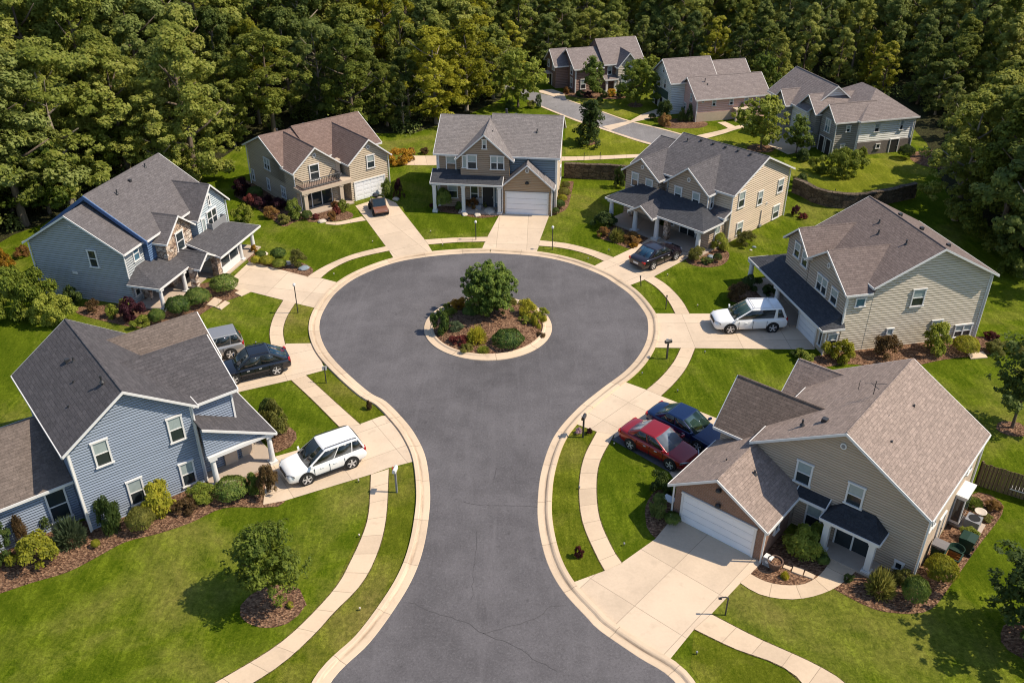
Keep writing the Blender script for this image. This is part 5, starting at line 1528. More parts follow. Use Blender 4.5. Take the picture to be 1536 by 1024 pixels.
ZONES = [
    (lambda p: p.x < -28 and p.y < 82, 'tall broadleaf tree in the wood behind the stone-gabled house', 'trees behind the stone-gabled house'),
    (lambda p: p.x < -8 and p.y < 118, 'broadleaf tree in the dense wood behind the tan balcony house', 'trees behind the balcony house'),
    (lambda p: p.x < 24 and p.y >= 100, 'tree in the far wood behind the brown and cream house', 'trees behind the far street'),
    (lambda p: p.x < 8, 'broadleaf tree in the wood behind the brown house at the head of the circle', 'trees behind the brown house'),
    (lambda p: p.y >= 84, 'tree in the far wood beyond the pink and the hipped grey houses', 'trees beyond the hipped house'),
    (lambda p: True, 'tall broadleaf tree in the wood at the right edge, behind the beige house', 'trees at the right edge'),
]
for p, d in near:
    left = p.x < -8
    big = p.x < -20 or (p.x > 30 and p.y < 88)
    h = (6.8 if not big else 9.0) + min(d, 14) * (.52 if not big else .70) + rn.uniform(-1.2, 2.2)
    if d < 2.5: h *= rn.uniform(.72, 1.0)
    if p.x > 36 and 82 < p.y < 99 and d < 12: h = min(h, 4.6 + .42 * d)
    vi = rn.choice((3, 4, 5)) if d < 3.2 and not (p.x < -24 and rn.random() < .6) else rn.choice((0, 1, 2, 4, 5, 6, 7))
    col = rn.choices((0, 1, 2), (.55, .37, .08))[0]
    if -10 < p.x < 0 and 88 < p.y < 112 and d < 9: col = 2 if rn.random() < .55 else 0
    lab, grp = next((l, g_) for f, l, g_ in ZONES if f(p))
    s = h / 10
    tree('forest_tree', lab, 'tree', p.x, p.y, FCM[vi][col], FT[vi], s * rn.uniform(.85, 1.2) * (1.0 if h < 11 else .9), s, rn.uniform(0, 360), grp)
for (x, y), h, v, cl_ in BIG:
    lab, grp = next((l, g_) for f, l, g_ in ZONES if f(Vector((x, y))))
    tree('forest_tree', lab, 'tree', x, y, FCM[v][cl_], FT[v], h / 10 * 1.22, h / 10, rn.uniform(0, 360), grp)
for (x, y), h, v, cl_ in (((37.57, 70.92), 11.5, 5, 0), ((38.41, 65.35), 12.5, 4, 0), ((41.23, 75.38), 12.0, 0, 0), ((38.49, 60.32), 13.0, 5, 1), ((41.56, 68.85), 14.0, 2, 0), ((42.04, 64.36), 14.5, 4, 0)):
    tree('forest_tree', ZONES[5][1], 'tree', x, y, FCM[v][cl_], FT[v], h / 10 * 1.15, h / 10, rn.uniform(0, 360), ZONES[5][2])
for (x, y), h in (((-11.59, 94.55), 6.0), ((-21.09, 96.39), 6.2), ((43.21, 86.55), 4.6)):
    lab = {0: 'narrow dark evergreen at the wood edge left of the brown house'}.get(0)
    tree('narrow_evergreen', ['narrow evergreen at the wood edge right of the balcony house roof', 'narrow evergreen rising just behind the balcony house ridge', 'narrow evergreen at the wood edge right of the hipped grey house'][[606, 478, 1385].index(606 if abs(x + 10) < 6 else (478 if x < -15 else 1385))], 'tree',
         x, y, EVER, FT[1], h / 10, h / 10, rn.uniform(0, 360))

# low growth under and along the trees
rr_ = np.random.default_rng(78)
pts, nrs = [], []
for k_ in range(5200):
    p = Vector((rn.uniform(-105, 110), rn.uniform(46, 150)))
    if abs(p.x) > p.y * .66 + 9 or not in_wood(p): continue
    d = edge_dist(p)
    if d > 22 or d < .5: continue
    h = rn.uniform(.6, 1.5) + min(d, 5) * .28
    w_ = rn.uniform(.8, 1.7)
    m_ = 110
    dd = sph(rr_, m_); dd[:, 2] = np.abs(dd[:, 2])
    c = dd * np.array([w_, w_, h]) * rr_.uniform(.5, 1.05, (m_, 1)) + np.array([p.x, p.y, .05])
    pts.append(c); nrs.append(dd * .6 + rr_.normal(size=(m_, 3)) * .45 + np.array([.2, 0, .5]))
cen = np.concatenate(pts); nn = np.concatenate(nrs)
um = set_mat(leaf_mesh('undergrowth', cen, nn, np.full(len(cen), .15), .65, 4), M['l_forest2'])
o = bpy.data.objects.new('undergrowth', um); C.objects.link(o); tag(o, 'tangled low undergrowth below the trees of the wood', 'undergrowth', kind='stuff')

# far-off wood behind the trees one can tell apart: one mass
pts, nrs = [], []
rr_ = np.random.default_rng(77)
pts, nrs = [], []
cnt = 0
for k_ in range(5200):
    p = Vector((rn.uniform(-150, 150), rn.uniform(60, 215)))
    if abs(p.x) > p.y * .8 + 14 or not in_wood(p): continue
    d = edge_dist(p)
    if d < 26 or rn.random() > .42: continue
    h = 13 + min(d - 24, 30) * .12 + rn.uniform(-1.5, 2.0)
    cnt += 1
    m_ = 340
    dd = sph(rr_, m_); dd[:, 2] = np.abs(dd[:, 2]) * 1.0
    c = dd * np.array([2.4, 2.4, 4.2]) * rr_.uniform(.75, 1.05, (m_, 1)) + np.array([p.x, p.y, h - 5.0])
    pts.append(c); nrs.append(dd + rr_.normal(size=(m_, 3)) * .45 + np.array([0, 0, .3]))
cen = np.concatenate(pts); nn = np.concatenate(nrs)
fm = set_mat(leaf_mesh('distant_woods', cen, nn, np.full(len(cen), .42), .7, 3), M['l_forest'])
o = bpy.data.objects.new('distant_woods', fm); C.objects.link(o); tag(o, 'mass of woodland treetops filling the top edge of the view', 'wood', kind='stuff')

# garden trees -----------------------------------------------------
def gtree(seed, H, zc, w, n, leaf, cl, prof, mat, tr, clr=.45, lob=.2, bark='bark', flat=.8, limbs=7):
    c, nr = bough_points(seed, n, max(14, cl // 3), 16, (zc, H - clr * .6, lambda t: w * prof(t)), .46, clr * .5, flat, .1)
    return set_mat(leaf_mesh('garden_crown', c, nr, np.full(len(c), leaf), .6, seed), M[mat]), trunk_mesh('garden_trunk', seed, H * .72, tr, .34, limbs, w * .75, M[bark])


cr, tk = gtree(301, 4.15, 1.35, 1.38, 15000, .065, 84, round_prof(.72, .5), 'l_tree', .07, .40, .24, flat=.9)
x, y = (-10.71, 28.57)
tree('lawn_tree', 'small leafy tree in a round mulch patch on the front lawn, bottom left', 'tree', x, y, cr, tk, 1, 1, 30)
cr, tk = gtree(302, 4.45, 1.05, 1.85, 16000, .075, 150, round_prof(.66, .42), 'l_island', .12, .36, .10, flat=1.1)
c, nr = bough_points(302, 26000, 80, 8, (.9, 3.75, lambda t: 2.0 * math.sqrt(max(.05, 1 - (max(0, t - .35) / .68) ** 2)) * min(1, .72 + t)), .22, .17, 1.25, -.1, .3)
c2, nr2 = bough_points(303, 6000, 16, 9, (1.1, 3.7, lambda t: 1.2 * round_prof(.66, .42)(t)), .40, .24, 1.0, 0, .3)
c = np.concatenate([c, c2]); nr = np.concatenate([nr, nr2])
cr = set_mat(leaf_mesh('garden_crown', c, nr, np.full(len(c), .085), .38, 7, up=np.array([0, 0, 1.1]) + c * np.array([.3, .3, 0])), M['l_island'])
tree('island_tree', 'dense dark green tree in the middle of the round planted island', 'tree', -1.52, 54.1, cr, tk, 1, 1, 0)
cr, tk = gtree(303, 6.0, 1.9, 1.7, 8000, .10, 60, round_prof(.6, .6), 'l_dark', .09)
x, y = (28.42, 41.43)
tree('lawn_tree', 'dark slim-trunked tree on the lawn behind the brick-fronted house', 'tree', x, y, cr, tk, 1.05, 1, 70)
cr2, tk2 = gtree(304, 5.2, .8, 2.3, 12000, .10, 80, round_prof(.6, .6), 'l_dark', .12)
x, y = (22.44, 26.23)
tree('lawn_tree', 'dark tree cut by the right edge, shading the bottom right lawn', 'tree', x, y, cr2, tk2, 1.05, .95, 10)
CT = []
for i in range(3):
    CT.append(gtree(310 + i, 5.2, 1.1, 1.9, 7000, .12, 55, round_prof(.6 + .1 * i, .6), ['l_lime', 'l_tree', 'l_green'][i], .11))
cf, ck = gtree(320, 4.6, .35, 1.55, 8000, .10, 70, lambda t: (1 - t) ** .6 * .9 + .12, 'l_dark', .09)
cl, lk = gtree(321, 4.6, .8, 1.35, 5500, .10, 45, round_prof(.6, .6), 'l_green', .08)
for (px, lab, mesh, h, H0, w) in (
        ((0.7, 103.59), 'golden-green spreading tree at the near end of the far street', CT[0], 6.6, 5.2, 1.28), ((8.01, 90.61), 'dense dark oval tree on the lawn beside the far street', (cf, ck), 4.7, 4.6, 1.0),
        ((9.56, 107.4), 'slim pale tree in front of the brown and cream house', (cl, lk), 4.9, 4.6, 1.0), ((14.39, 104.39), 'round green tree on the lawn right of the brown and cream house', CT[1], 5.3, 5.2, 1.15),
        ((25.36, 88.95), 'broad light green tree in front of the pink house', CT[0], 5.5, 5.2, 1.12), ((28.64, 87.74), 'small pale tree in front of the hipped grey house', (cl, lk), 3.9, 4.6, .98),
        ((29.45, 106.57), 'light green tree at the wood edge right of the pink house', CT[2], 5.4, 5.2, .95), ((16.95, 110.87), 'green tree between the two left houses of the far street', CT[1], 4.2, 5.2, .7),
        ((-39.84, 72.36), 'bright leafy understorey tree left of the stone-gabled house roof', CT[2], 6.5, 5.2, 1.5), ((-37.83, 80.65), 'bright leafy understorey tree just behind the stone-gabled house', CT[0], 6.6, 5.2, 1.45), ((-43.14, 72.65), 'bright leafy understorey tree at the left edge', CT[1], 7, 5.2, 1.5)):
    tree('lawn_tree', lab, 'tree', px[0], px[1], mesh[0], mesh[1], w, h / H0, rn.uniform(0, 360))

# shrubs ------------------------------------------------------------
SHAPES = {}
def shrub_shape(kind, var):
    key = (kind, var)
    if key in SHAPES: return SHAPES[key]
    sd = 500 + var * 7 + len(kind)
    rg = np.random.default_rng(sd)
    if kind == 'round':      # clipped, dense
        n = 5600; d = sph(rg, n); d[:, 2] = np.where(d[:, 2] < -.2, -d[:, 2], d[:, 2])
        bumpy = 1 + .06 * np.sin(5 * d[:, 0] + var) * np.sin(6 * d[:, 1]) + .05 * np.sin(9 * d[:, 2] + 4 * d[:, 0])
        c = d * (rg.uniform(.86, 1.02, n) * bumpy)[:, None]
        c = c * np.array([1, 1, .5]) + np.array([0, 0, .5]); nr = d + rg.normal(size=(n, 3)) * .4
        me = leaf_mesh('shrub', c, nr, np.full(n, .042), .65, sd)
    elif kind == 'spiky':    # arching grass
        n = 1500; d = sph(rg, n); d[:, 2] = np.abs(d[:, 2])
        c = d * rg.uniform(.35, 1.0, (n, 1)) * np.array([1, 1, .85]); nr = np.cross(d, rg.normal(size=(n, 3)))
        me = leaf_mesh('shrub', c, nr, np.full(n, .17), .16, sd, up=d + np.array([0, 0, .2]))
    elif kind == 'cone':
        c, nr = crown_points(sd, 4600, 55, (.06, .95, lambda t: .95 * (1 - t) ** .8 + .1, .2), .15, 1.0)
        me = leaf_mesh('shrub', c, nr, np.full(len(c), .046), .5, sd)
    else:                    # loose, lumpy
        big = kind == 'big'
        c, nr = crown_points(sd, 11000 if big else 5200, 60 if big else 30, (.08, .86, lambda t: .82 * round_prof(.75, .55)(t), .17 if big else .27), .32, .8)
        me = leaf_mesh('shrub', c, nr, np.full(len(c), 0.033 if big else .05), .6, sd)
    SHAPES[key] = me
    return me


SMESH = {}
def shrub(spec, kind, mat, label, name='shrub', group=None):
    x, y, w, h = spec
    var = rn.randrange(3)
    kk = (kind, var, mat)
    if kk not in SMESH: SMESH[kk] = mesh_for(shrub_shape(kind, var), M[mat])
    o = bpy.data.objects.new(name, SMESH[kk]); C.objects.link(o)
    o.location = (x, y, 0); o.rotation_euler = (0, 0, rn.uniform(0, 6.28)); o.scale = (w * .56, w * .56, h * 1.04)
    tag(o, label, {'shrub': 'shrub', 'ornamental_grass': 'grass', 'hedge': 'hedge'}.get(name, 'shrub'), group)


BH = 'in the bright blue house bed'
SHRUBS = [
    # blue house front bed
    ((-23.11, 33.46, 1.53, 2.03), 'loose', 'l_dark', 'dark green shrub against the low side wing of the bright blue house'),
    ((-22.13, 30.85, 1.97, 1.40), 'loose', 'l_yellow', 'wide bright yellow mound at the lawn edge ' + BH),
    ((-23.88, 30.83, 1.60, 2.40), 'loose', 'l_dark', 'tall dark shrub cut by the left edge ' + BH),
    ((-23.25, 31.91, 0.79, 1.72), 'cone', 'l_brown', 'small reddish brown shrub left of the grey-green one ' + BH),
    ((-21.20, 32.25, 1.33, 1.56), 'spiky', 'l_grey', 'wispy grey-green shrub at the corner of the bright blue house'),
    ((-19.85, 31.89, 0.38, 0.41), 'round', 'l_yellow', 'tiny yellow ball alone on the bark ' + BH),
    ((-19.48, 32.94, 1.26, 2.14), 'loose', 'l_dark', 'upright dark green shrub below the left lower window of the bright blue house'),
    ((-18.06, 33.11, 1.20, 1.18), 'round', 'l_olive', 'round olive shrub right of the upright dark one ' + BH),
    ((-17.64, 34.29, 1.71, 1.84), 'loose', 'l_yellow', 'large yellow-green shrub between the two lower windows of the bright blue house'),
    ((-15.74, 35.15, 1.28, 1.01), 'loose', 'l_lime', 'yellow-green shrub under the right lower window of the bright blue house'),
    ((-16.36, 34.41, 1.26, 0.76), 'loose', 'l_brown', 'low brown shrub behind the two yellow-green ones ' + BH),
    ((-14.32, 35.53, 1.59, 0.95), 'round', 'l_clip', 'clipped dark dome in front of the porch column of the bright blue house'),
    ((-13.23, 35.82, 0.89, 1.27), 'loose', 'l_green', 'green shrub right of the clipped dark dome by the blue porch'),
    ((-12.39, 35.61, 1.02, 1.81), 'loose', 'l_brown', 'red-brown upright shrub nearest the front of the white car with black sills'),
    ((-13.16, 40.65, 1.70, 2.23), 'loose', 'l_olive', 'mixed olive and yellow bush beside the blue porch, across from the white car'),
    ((-13.71, 41.55, 0.98, 1.76), 'round', 'l_dark', 'dark bush behind the mixed olive one beside the blue porch'),
    ((-24.78, 33.16, 0.97, 1.27), 'loose', 'l_dark', 'dark shrub under the low wing eave at the left edge'),
    # stone-gabled house
    ((-33.60, 54.23, 4.14, 3.80), 'big', 'l_lime', 'biggest yellow-green bush left of the bright blue house roof'),
    ((-31.16, 53.34, 2.95, 2.20), 'big', 'l_lime', 'yellow-green bush right of the biggest one, touching the blue roof ridge'),
    ((-37.87, 60.48, 1.88, 2.05), 'loose', 'l_orange', 'orange bush at the left edge behind the stone-gabled house'),
    ((-38.16, 63.77, 1.29, 0.87), 'loose', 'l_rust', 'rust bush behind the corner of the stone-gabled house'),
    ((-30.87, 55.84, 1.26, 1.47), 'loose', 'l_dark', 'dark shrub at the windowed side wall of the stone-gabled house'),
    ((-29.12, 54.94, 0.88, 0.90), 'loose', 'l_brown', 'small red-brown shrub at the windowed side wall of the stone-gabled house'),
    ((-27.51, 54.24, 1.01, 0.92), 'loose', 'l_lime', 'lime shrub left of the dark brown one by the stone-gabled porch'),
    ((-27.04, 55.11, 0.83, 0.86), 'loose', 'l_lime', 'small lime shrub tight to the corner of the stone-gabled house'),
    ((-25.97, 53.71, 1.54, 1.70), 'loose', 'l_maroon', 'dark brown shrub at the end of the stone-gabled porch'),
    ((-25.02, 52.88, 1.26, 0.80), 'loose', 'l_lime', 'lime shrub nearest the blue house roof by the stone-gabled porch'),
    ((-24.15, 53.41, 1.00, 0.97), 'round', 'l_clip', 'small clipped ball at the first porch column of the stone-gabled house'),
    ((-23.09, 54.73, 1.56, 1.18), 'round', 'l_clip', 'clipped dark ball between the porch columns of the stone-gabled house'),
    ((-22.07, 55.86, 1.54, 1.22), 'round', 'l_clip', 'clipped dark ball left of the entry walk of the stone-gabled house'),
    ((-20.83, 58.03, 1.78, 1.13), 'round', 'l_clip', 'clipped dark ball right of the entry walk, at the drive of the stone-gabled house'),
    ((-22.55, 70.43, 1.68, 1.57), 'loose', 'l_lime', 'light yellow-green bush on the lawn between the stone-gabled and balcony houses'),
    ((-19.64, 62.50, 0.72, 0.61), 'round', 'l_yellow', 'small yellow ball nearest the end column in the rockery'),
    ((-18.75, 62.38, 1.02, 0.65), 'round', 'l_yellow', 'yellow-tan mound in the middle of the rockery'),
    ((-17.72, 61.91, 0.96, 0.60), 'round', 'l_lime', 'lime mound at the drive edge of the rockery'),
    ((-16.35, 62.12, 1.22, 1.25), 'loose', 'l_olive', 'olive bush with yellow top at the right end of the rockery'),
    ((-18.13, 63.46, 1.08, 0.79), 'round', 'l_clip', 'dark mound at the lawn side of the rockery'),
    ((-20.31, 64.60, 0.63, 0.58), 'loose', 'l_orange', 'small orange shrub behind the rocks in the rockery'),
    ((-19.56, 63.67, 0.73, 0.48), 'round', 'l_dark', 'dark green tuft between the pale rocks in the rockery'),
    # balcony house, side bed and front
    ((-24.19, 76.20, 1.79, 1.68), 'loose', 'l_maroon', 'dark maroon shrub at the back end of the balcony house side wall'),
    ((-22.92, 75.71, 1.30, 1.05), 'round', 'l_dark', 'dark green dome in the balcony house side bed'),
    ((-22.94, 74.32, 1.29, 0.89), 'loose', 'l_red', 'dull red shrub second from the back in the balcony house side bed'),
    ((-21.95, 73.41, 1.22, 0.96), 'loose', 'l_maroon', 'maroon shrub third from the back in the balcony house side bed'),
    ((-21.50, 74.23, 1.05, 0.86), 'loose', 'l_maroon', 'maroon shrub tight to the middle of the balcony house side wall'),
    ((-20.56, 71.41, 1.30, 0.92), 'loose', 'l_rust', 'rust shrub in the balcony house side bed'),
    ((-20.29, 73.21, 1.50, 0.97), 'loose', 'l_maroon', 'wide maroon shrub under the front side window of the balcony house'),
    ((-19.17, 70.24, 1.17, 0.79), 'loose', 'l_olive', 'low olive shrub at the lawn corner of the balcony house side bed'),
    ((-18.47, 71.19, 1.47, 1.69), 'loose', 'l_green', 'large light green shrub at the porch corner of the balcony house'),
    ((-17.42, 71.10, 0.85, 0.73), 'round', 'l_dark', 'small dark ball before the glazed porch of the balcony house'),
    ((-16.69, 71.17, 0.68, 0.42), 'loose', 'l_red', 'low red plant before the glazed porch of the balcony house'),
    ((-15.24, 70.96, 0.85, 0.73), 'loose', 'l_rust', 'yellow-rust shrub at the path edge of the balcony house bed'),
    ((-15.08, 72.08, 0.80, 0.81), 'loose', 'l_red', 'red shrub at the porch column of the balcony house'),
    ((-14.58, 72.87, 0.98, 1.00), 'loose', 'l_lime', 'lime shrub right of the porch column of the balcony house'),
    ((-15.46, 73.65, 0.70, 0.57), 'loose', 'l_rust', 'rust shrub behind the red one at the balcony house column'),
    ((-11.16, 76.14, 1.19, 1.61), 'loose', 'l_green', 'green shrub right of the balcony house garage door'),
    ((-10.10, 75.86, 0.89, 1.64), 'cone', 'l_maroon', 'dark maroon cone right of the balcony house garage'),
    ((-10.88, 84.86, 2.59, 1.42), 'loose', 'l_orange', 'long orange and yellow hedge between the balcony and brown houses'),
    ((-9.90, 85.71, 0.85, 1.23), 'loose', 'l_rust', 'rust-topped bush at the right end of the orange hedge'),
    ((-8.81, 87.74, 1.07, 0.54), 'loose', 'l_brown', 'dark brown shrub behind the left corner of the brown house'),
    # brown house
    ((-5.98, 73.15, 1.33, 1.81), 'round', 'l_green', 'large round light green shrub at the left corner of the brown house'),
    ((-4.59, 73.28, 0.87, 0.68), 'loose', 'l_clip', 'small green shrub under the lower window of the brown house'),
    ((-3.38, 73.38, 1.16, 0.97), 'loose', 'l_rust', 'rust and green shrub before the porch of the brown house'),
    ((-2.22, 73.87, 0.87, 0.68), 'loose', 'l_olive', 'yellowish plant before the porch door of the brown house'),
    ((-7.01, 73.71, 0.47, 0.34), 'loose', 'l_red', 'tiny red plant at the far left corner of the brown house'),
    ((4.90, 78.24, 0.79, 0.59), 'round', 'l_olive', 'olive shrub furthest back along the sunny side of the brown house'),
    ((4.67, 76.07, 1.01, 0.82), 'round', 'l_olive', 'olive shrub second from the back along the sunny side of the brown house'),
    ((4.44, 74.91, 0.82, 0.63), 'round', 'l_yellow', 'yellow shrub along the sunny side of the brown house'),
    ((4.13, 73.42, 0.87, 0.75), 'round', 'l_clip', 'dark shrub third from the garage corner of the brown house'),
    ((3.73, 72.16, 0.63, 0.57), 'round', 'l_dark', 'small dark shrub at the garage corner of the brown house'),
    # taupe house
    ((7.75, 69.41, 1.88, 1.24), 'loose', 'l_dark', 'dark bush in the shade left of the taupe porch'),
    ((7.46, 67.50, 0.98, 0.80), 'loose', 'l_rust', 'rust plant at the left end of the taupe house front bed'),
    ((8.49, 66.79, 1.18, 1.08), 'spiky', 'l_olive', 'yellow-green grassy plant before the first taupe porch column'),
    ((9.75, 66.47, 1.65, 0.82), 'loose', 'l_rust', 'wide rust plant before the second taupe porch column'),
    ((9.68, 65.48, 0.69, 0.37), 'loose', 'l_orange', 'low yellow-orange plant at the drive, taupe house bed'),
    ((9.81, 78.35, 1.10, 1.93), 'loose', 'l_dark', 'tall dark green shrub behind the left corner of the taupe house'),
    ((16.37, 65.07, 1.58, 1.29), 'loose', 'l_lime', 'bright lime bush right of the taupe porch end column'),
    ((18.70, 66.05, 1.54, 1.05), 'loose', 'l_olive', 'olive bush under the lower side window of the taupe house'),
    ((14.24, 63.20, 1.34, 0.98), 'loose', 'l_olive', 'olive-brown shrub at the left of the small bed by the taupe drive'),
    ((14.99, 62.57, 0.92, 0.46), 'loose', 'l_dark', 'low dark plant at the front of the small bed by the taupe drive'),
    ((15.81, 62.81, 0.62, 0.69), 'round', 'l_dark', 'dark ball beside the stone in the small bed by the taupe drive'),
    ((24.78, 71.24, 0.85, 0.45), 'loose', 'l_red', 'red flowering plant behind the taupe house'),
    ((24.28, 71.93, 0.80, 0.81), 'loose', 'l_maroon', 'dark maroon shrub at the back corner of the taupe house'),
    ((26.47, 78.24, 1.22, 1.24), 'loose', 'l_dark', 'dark green bush by the retaining wall behind the taupe house'),
    # beige house
    ((16.01, 56.62, 1.51, 1.25), 'loose', 'l_brown', 'brown-green bush on the lawn before the beige house porch'),
    ((17.37, 58.48, 1.35, 1.02), 'loose', 'l_dark', 'dark bush beside the first porch column of the beige house'),
    ((18.48, 57.44, 1.05, 0.77), 'loose', 'l_dark', 'dark plant under the beige house porch roof'),
    ((18.34, 49.16, 0.81, 0.43), 'loose', 'l_dark', 'dark plant at the drive corner of the beige house'),
    ((18.52, 48.49, 1.35, 0.72), 'loose', 'l_lime', 'low lime plant in front of the beige house garage corner'),
    ((20.79, 48.59, 1.81, 1.46), 'loose', 'l_yellow', 'round yellow bush at the garage end of the beige side wall'),
    ((23.92, 49.06, 1.61, 1.44), 'loose', 'l_brown', 'red-brown bush against the beige side wall'),
    ((27.26, 49.55, 1.83, 2.07), 'loose', 'l_lime', 'tall lime bush against the beige side wall'),
    ((29.15, 49.48, 1.45, 1.09), 'round', 'l_yellow', 'round yellow-green bush at the back end of the beige side wall'),
    ((31.69, 51.28, 0.92, 0.48), 'loose', 'l_red', 'bright red low bush behind the beige house'),
    ((31.18, 49.60, 1.33, 0.89), 'loose', 'l_olive', 'olive bush beside the stone slab behind the beige house'),
    ((32.38, 49.50, 1.28, 0.70), 'loose', 'l_olive', 'loose olive bush behind the beige house, under the lawn tree'),
    # brick-fronted house
    ((13.81, 31.58, 2.12, 1.43), 'loose', 'l_lime', 'wide lime bush between the brick garage and the entry porch'),
    ((14.50, 30.82, 0.56, 0.43), 'round', 'l_clip', 'small dark ball at the left entry column of the brick-fronted house'),
    ((16.54, 28.99, 1.13, 1.47), 'spiky', 'l_olive', 'spiky olive shrub right of the entry walk of the brick-fronted house'),
    ((17.85, 29.61, 1.06, 0.71), 'loose', 'l_olive', 'loose olive shrub under the tiny window of the brick-fronted house'),
    ((17.81, 28.43, 1.06, 1.29), 'round', 'l_clip', 'round green bush at the lawn edge, front corner bed of the brick-fronted house'),
    ((19.47, 29.73, 1.27, 1.28), 'round', 'l_yellow', 'round yellow bush before the green wheeled bins'),
    ((22.00, 32.43, 0.86, 0.63), 'loose', 'l_lime', 'lime bush beyond the wheeled bins'),
    ((23.29, 34.73, 0.80, 0.56), 'spiky', 'l_green', 'broad-leaved green plant below the bay window'),
    ((24.17, 34.52, 0.77, 0.52), 'loose', 'l_rust', 'rust bush at the far end of the brick-fronted house side bed'),
    ((23.45, 33.70, 0.53, 0.38), 'loose', 'l_olive', 'small olive bush right of the bird bath'),
    ((15.36, 29.70, 0.46, 0.38), 'loose', 'l_dark', 'small dark plant at the walk end of the corner bed, brick-fronted house'),
    ((7.66, 35.87, 1.29, 1.15), 'loose', 'l_dark', 'dark bush left of the brick garage, nearer the red car'),
    ((7.24, 34.06, 0.99, 1.28), 'loose', 'l_dark', 'tall dark bush left of the brick garage, nearer the lower drive'),
    ((7.90, 33.59, 0.75, 0.50), 'round', 'l_clip', 'small clipped bush at the brick garage corner'),
    # island
    ((-4.73, 51.90, 1.24, 1.84), 'loose', 'l_clip', 'green shrub at the left end of the round island'),
    ((-3.74, 55.29, 1.30, 0.77), 'loose', 'l_orange', 'yellow-orange ground plant at the back left of the island'),
    ((-4.53, 55.25, 0.70, 0.47), 'loose', 'l_lime', 'lime plant at the back left rim of the island'),
    ((-3.72, 52.07, 0.98, 0.77), 'loose', 'l_grey', 'grey-green shrub right of the leftmost island shrub'),
    ((-2.28, 50.63, 1.22, 1.37), 'spiky', 'l_yellow', 'yellow tufted grass at the front of the island'),
    ((-1.85, 49.55, 0.77, 0.49), 'spiky', 'l_lime', 'low lime grass at the front rim of the island'),
    ((-0.26, 50.37, 1.85, 0.98), 'round', 'l_clip', 'clipped dark dome at the front right of the island'),
    ((1.01, 54.15, 1.28, 1.26), 'loose', 'l_yellow', 'yellow shrub at the back right of the island'),
    ((1.72, 52.87, 0.99, 1.13), 'loose', 'l_yellow', 'yellow shrub at the right end of the island'),
    ((0.91, 53.02, 0.90, 0.69), 'loose', 'l_lime', 'lime shrub before the yellow pair on the island'),
    ((-2.77, 54.40, 1.19, 0.62), 'round', 'l_clip', 'low dark dome left of the island trunk'),
    ((-3.41, 50.54, 1.21, 0.64), 'loose', 'l_red', 'low red ground plant at the front left of the island'),
    ((-4.25, 54.29, 0.92, 0.57), 'loose', 'l_lime', 'lime plant behind the leftmost shrub of the island'),
    ((-2.94, 49.69, 0.94, 0.50), 'loose', 'l_olive', 'low olive ground plant at the front left rim of the island'),
    ((2.16, 54.22, 0.73, 0.64), 'loose', 'l_lime', 'lime plant at the back right rim of the island'),
    ((1.95, 51.50, 0.62, 0.32), 'loose', 'l_brown', 'low brown plant at the right rim of the island'),
    ((-0.14, 55.86, 1.03, 0.55), 'loose', 'l_olive', 'olive plant right of the island tree'),
    # far street
    ((6.55, 109.15, 0.89, 0.81), 'loose', 'l_rust', 'rust shrub left of the brown and cream house corner'),
    ((8.18, 108.10, 1.12, 0.69), 'loose', 'l_dark', 'dark shrub at the front corner of the brown and cream house'),
    ((9.09, 107.48, 0.95, 0.70), 'loose', 'l_maroon', 'dark maroon shrub before the slim pale tree'),
    ((10.31, 109.67, 0.73, 0.73), 'loose', 'l_maroon', 'purple shrub behind the slim pale tree'),
    ((10.93, 107.48, 0.95, 0.79), 'loose', 'l_dark', 'dark shrub right of the slim pale tree'),
    ((11.95, 108.13, 1.20, 0.86), 'loose', 'l_orange', 'orange shrub before the cream gable of the far house'),
    ((12.95, 107.76, 0.96, 1.05), 'loose', 'l_dark', 'dark shrub right of the orange one by the far cream gable'),
    ((3.09, 103.39, 0.85, 1.51), 'loose', 'l_grey', 'small grey-green shrub at the kerb of the far street'),
    ((2.24, 103.47, 1.08, 0.75), 'loose', 'l_olive', 'olive shrub under the golden-green tree'),
    ((-0.23, 102.75, 1.22, 1.07), 'loose', 'l_dark', 'dark shrub left of the golden-green tree trunk'),
    ((10.22, 104.65, 0.70, 0.87), 'round', 'l_dark', 'small dark ball on the lawn before the brown and cream house'),
    ((16.92, 98.66, 1.62, 2.04), 'loose', 'l_dark', 'dark green bush at the white block of the pink house'),
    ((16.63, 96.69, 1.45, 1.31), 'loose', 'l_rust', 'rust-tinted shrub on the lawn before the pink house'),
    ((19.58, 98.17, 0.96, 1.75), 'cone', 'l_dark', 'dark upright shrub at the near corner of the pink house'),
    ((18.80, 98.38, 0.89, 1.37), 'cone', 'l_dark', 'shorter dark upright shrub left of the pink house corner'),
    ((15.59, 98.81, 0.74, 0.67), 'round', 'l_dark', 'small dark ball beside the far white car'),
    ((25.55, 99.13, 0.96, 1.53), 'cone', 'l_dark', 'dark upright shrub right of the pink house entry hood'),
    ((28.68, 85.55, 1.44, 1.16), 'loose', 'l_dark', 'dark shrub at the foot of the small pale tree'),
    ((29.26, 82.29, 2.03, 1.69), 'big', 'l_tree', 'lower left bush of the big clump before the hipped grey house'),
    ((31.44, 81.36, 3.74, 2.79), 'big', 'l_tree', 'largest bush of the clump before the hipped grey house'),
    ((34.56, 86.03, 1.19, 1.20), 'loose', 'l_tree', 'small bush at the basement wall of the hipped grey house'),
    ((39.05, 86.13, 1.45, 1.32), 'round', 'l_dark', 'round dark bush alone right of the basement door'),
    ((26.70, 79.53, 1.11, 0.69), 'loose', 'l_olive', 'olive bush behind the retaining wall near the taupe house'),
    ((37.20, 60.51, 1.98, 2.03), 'loose', 'l_green', 'green bush behind the beige house at the wood edge'),
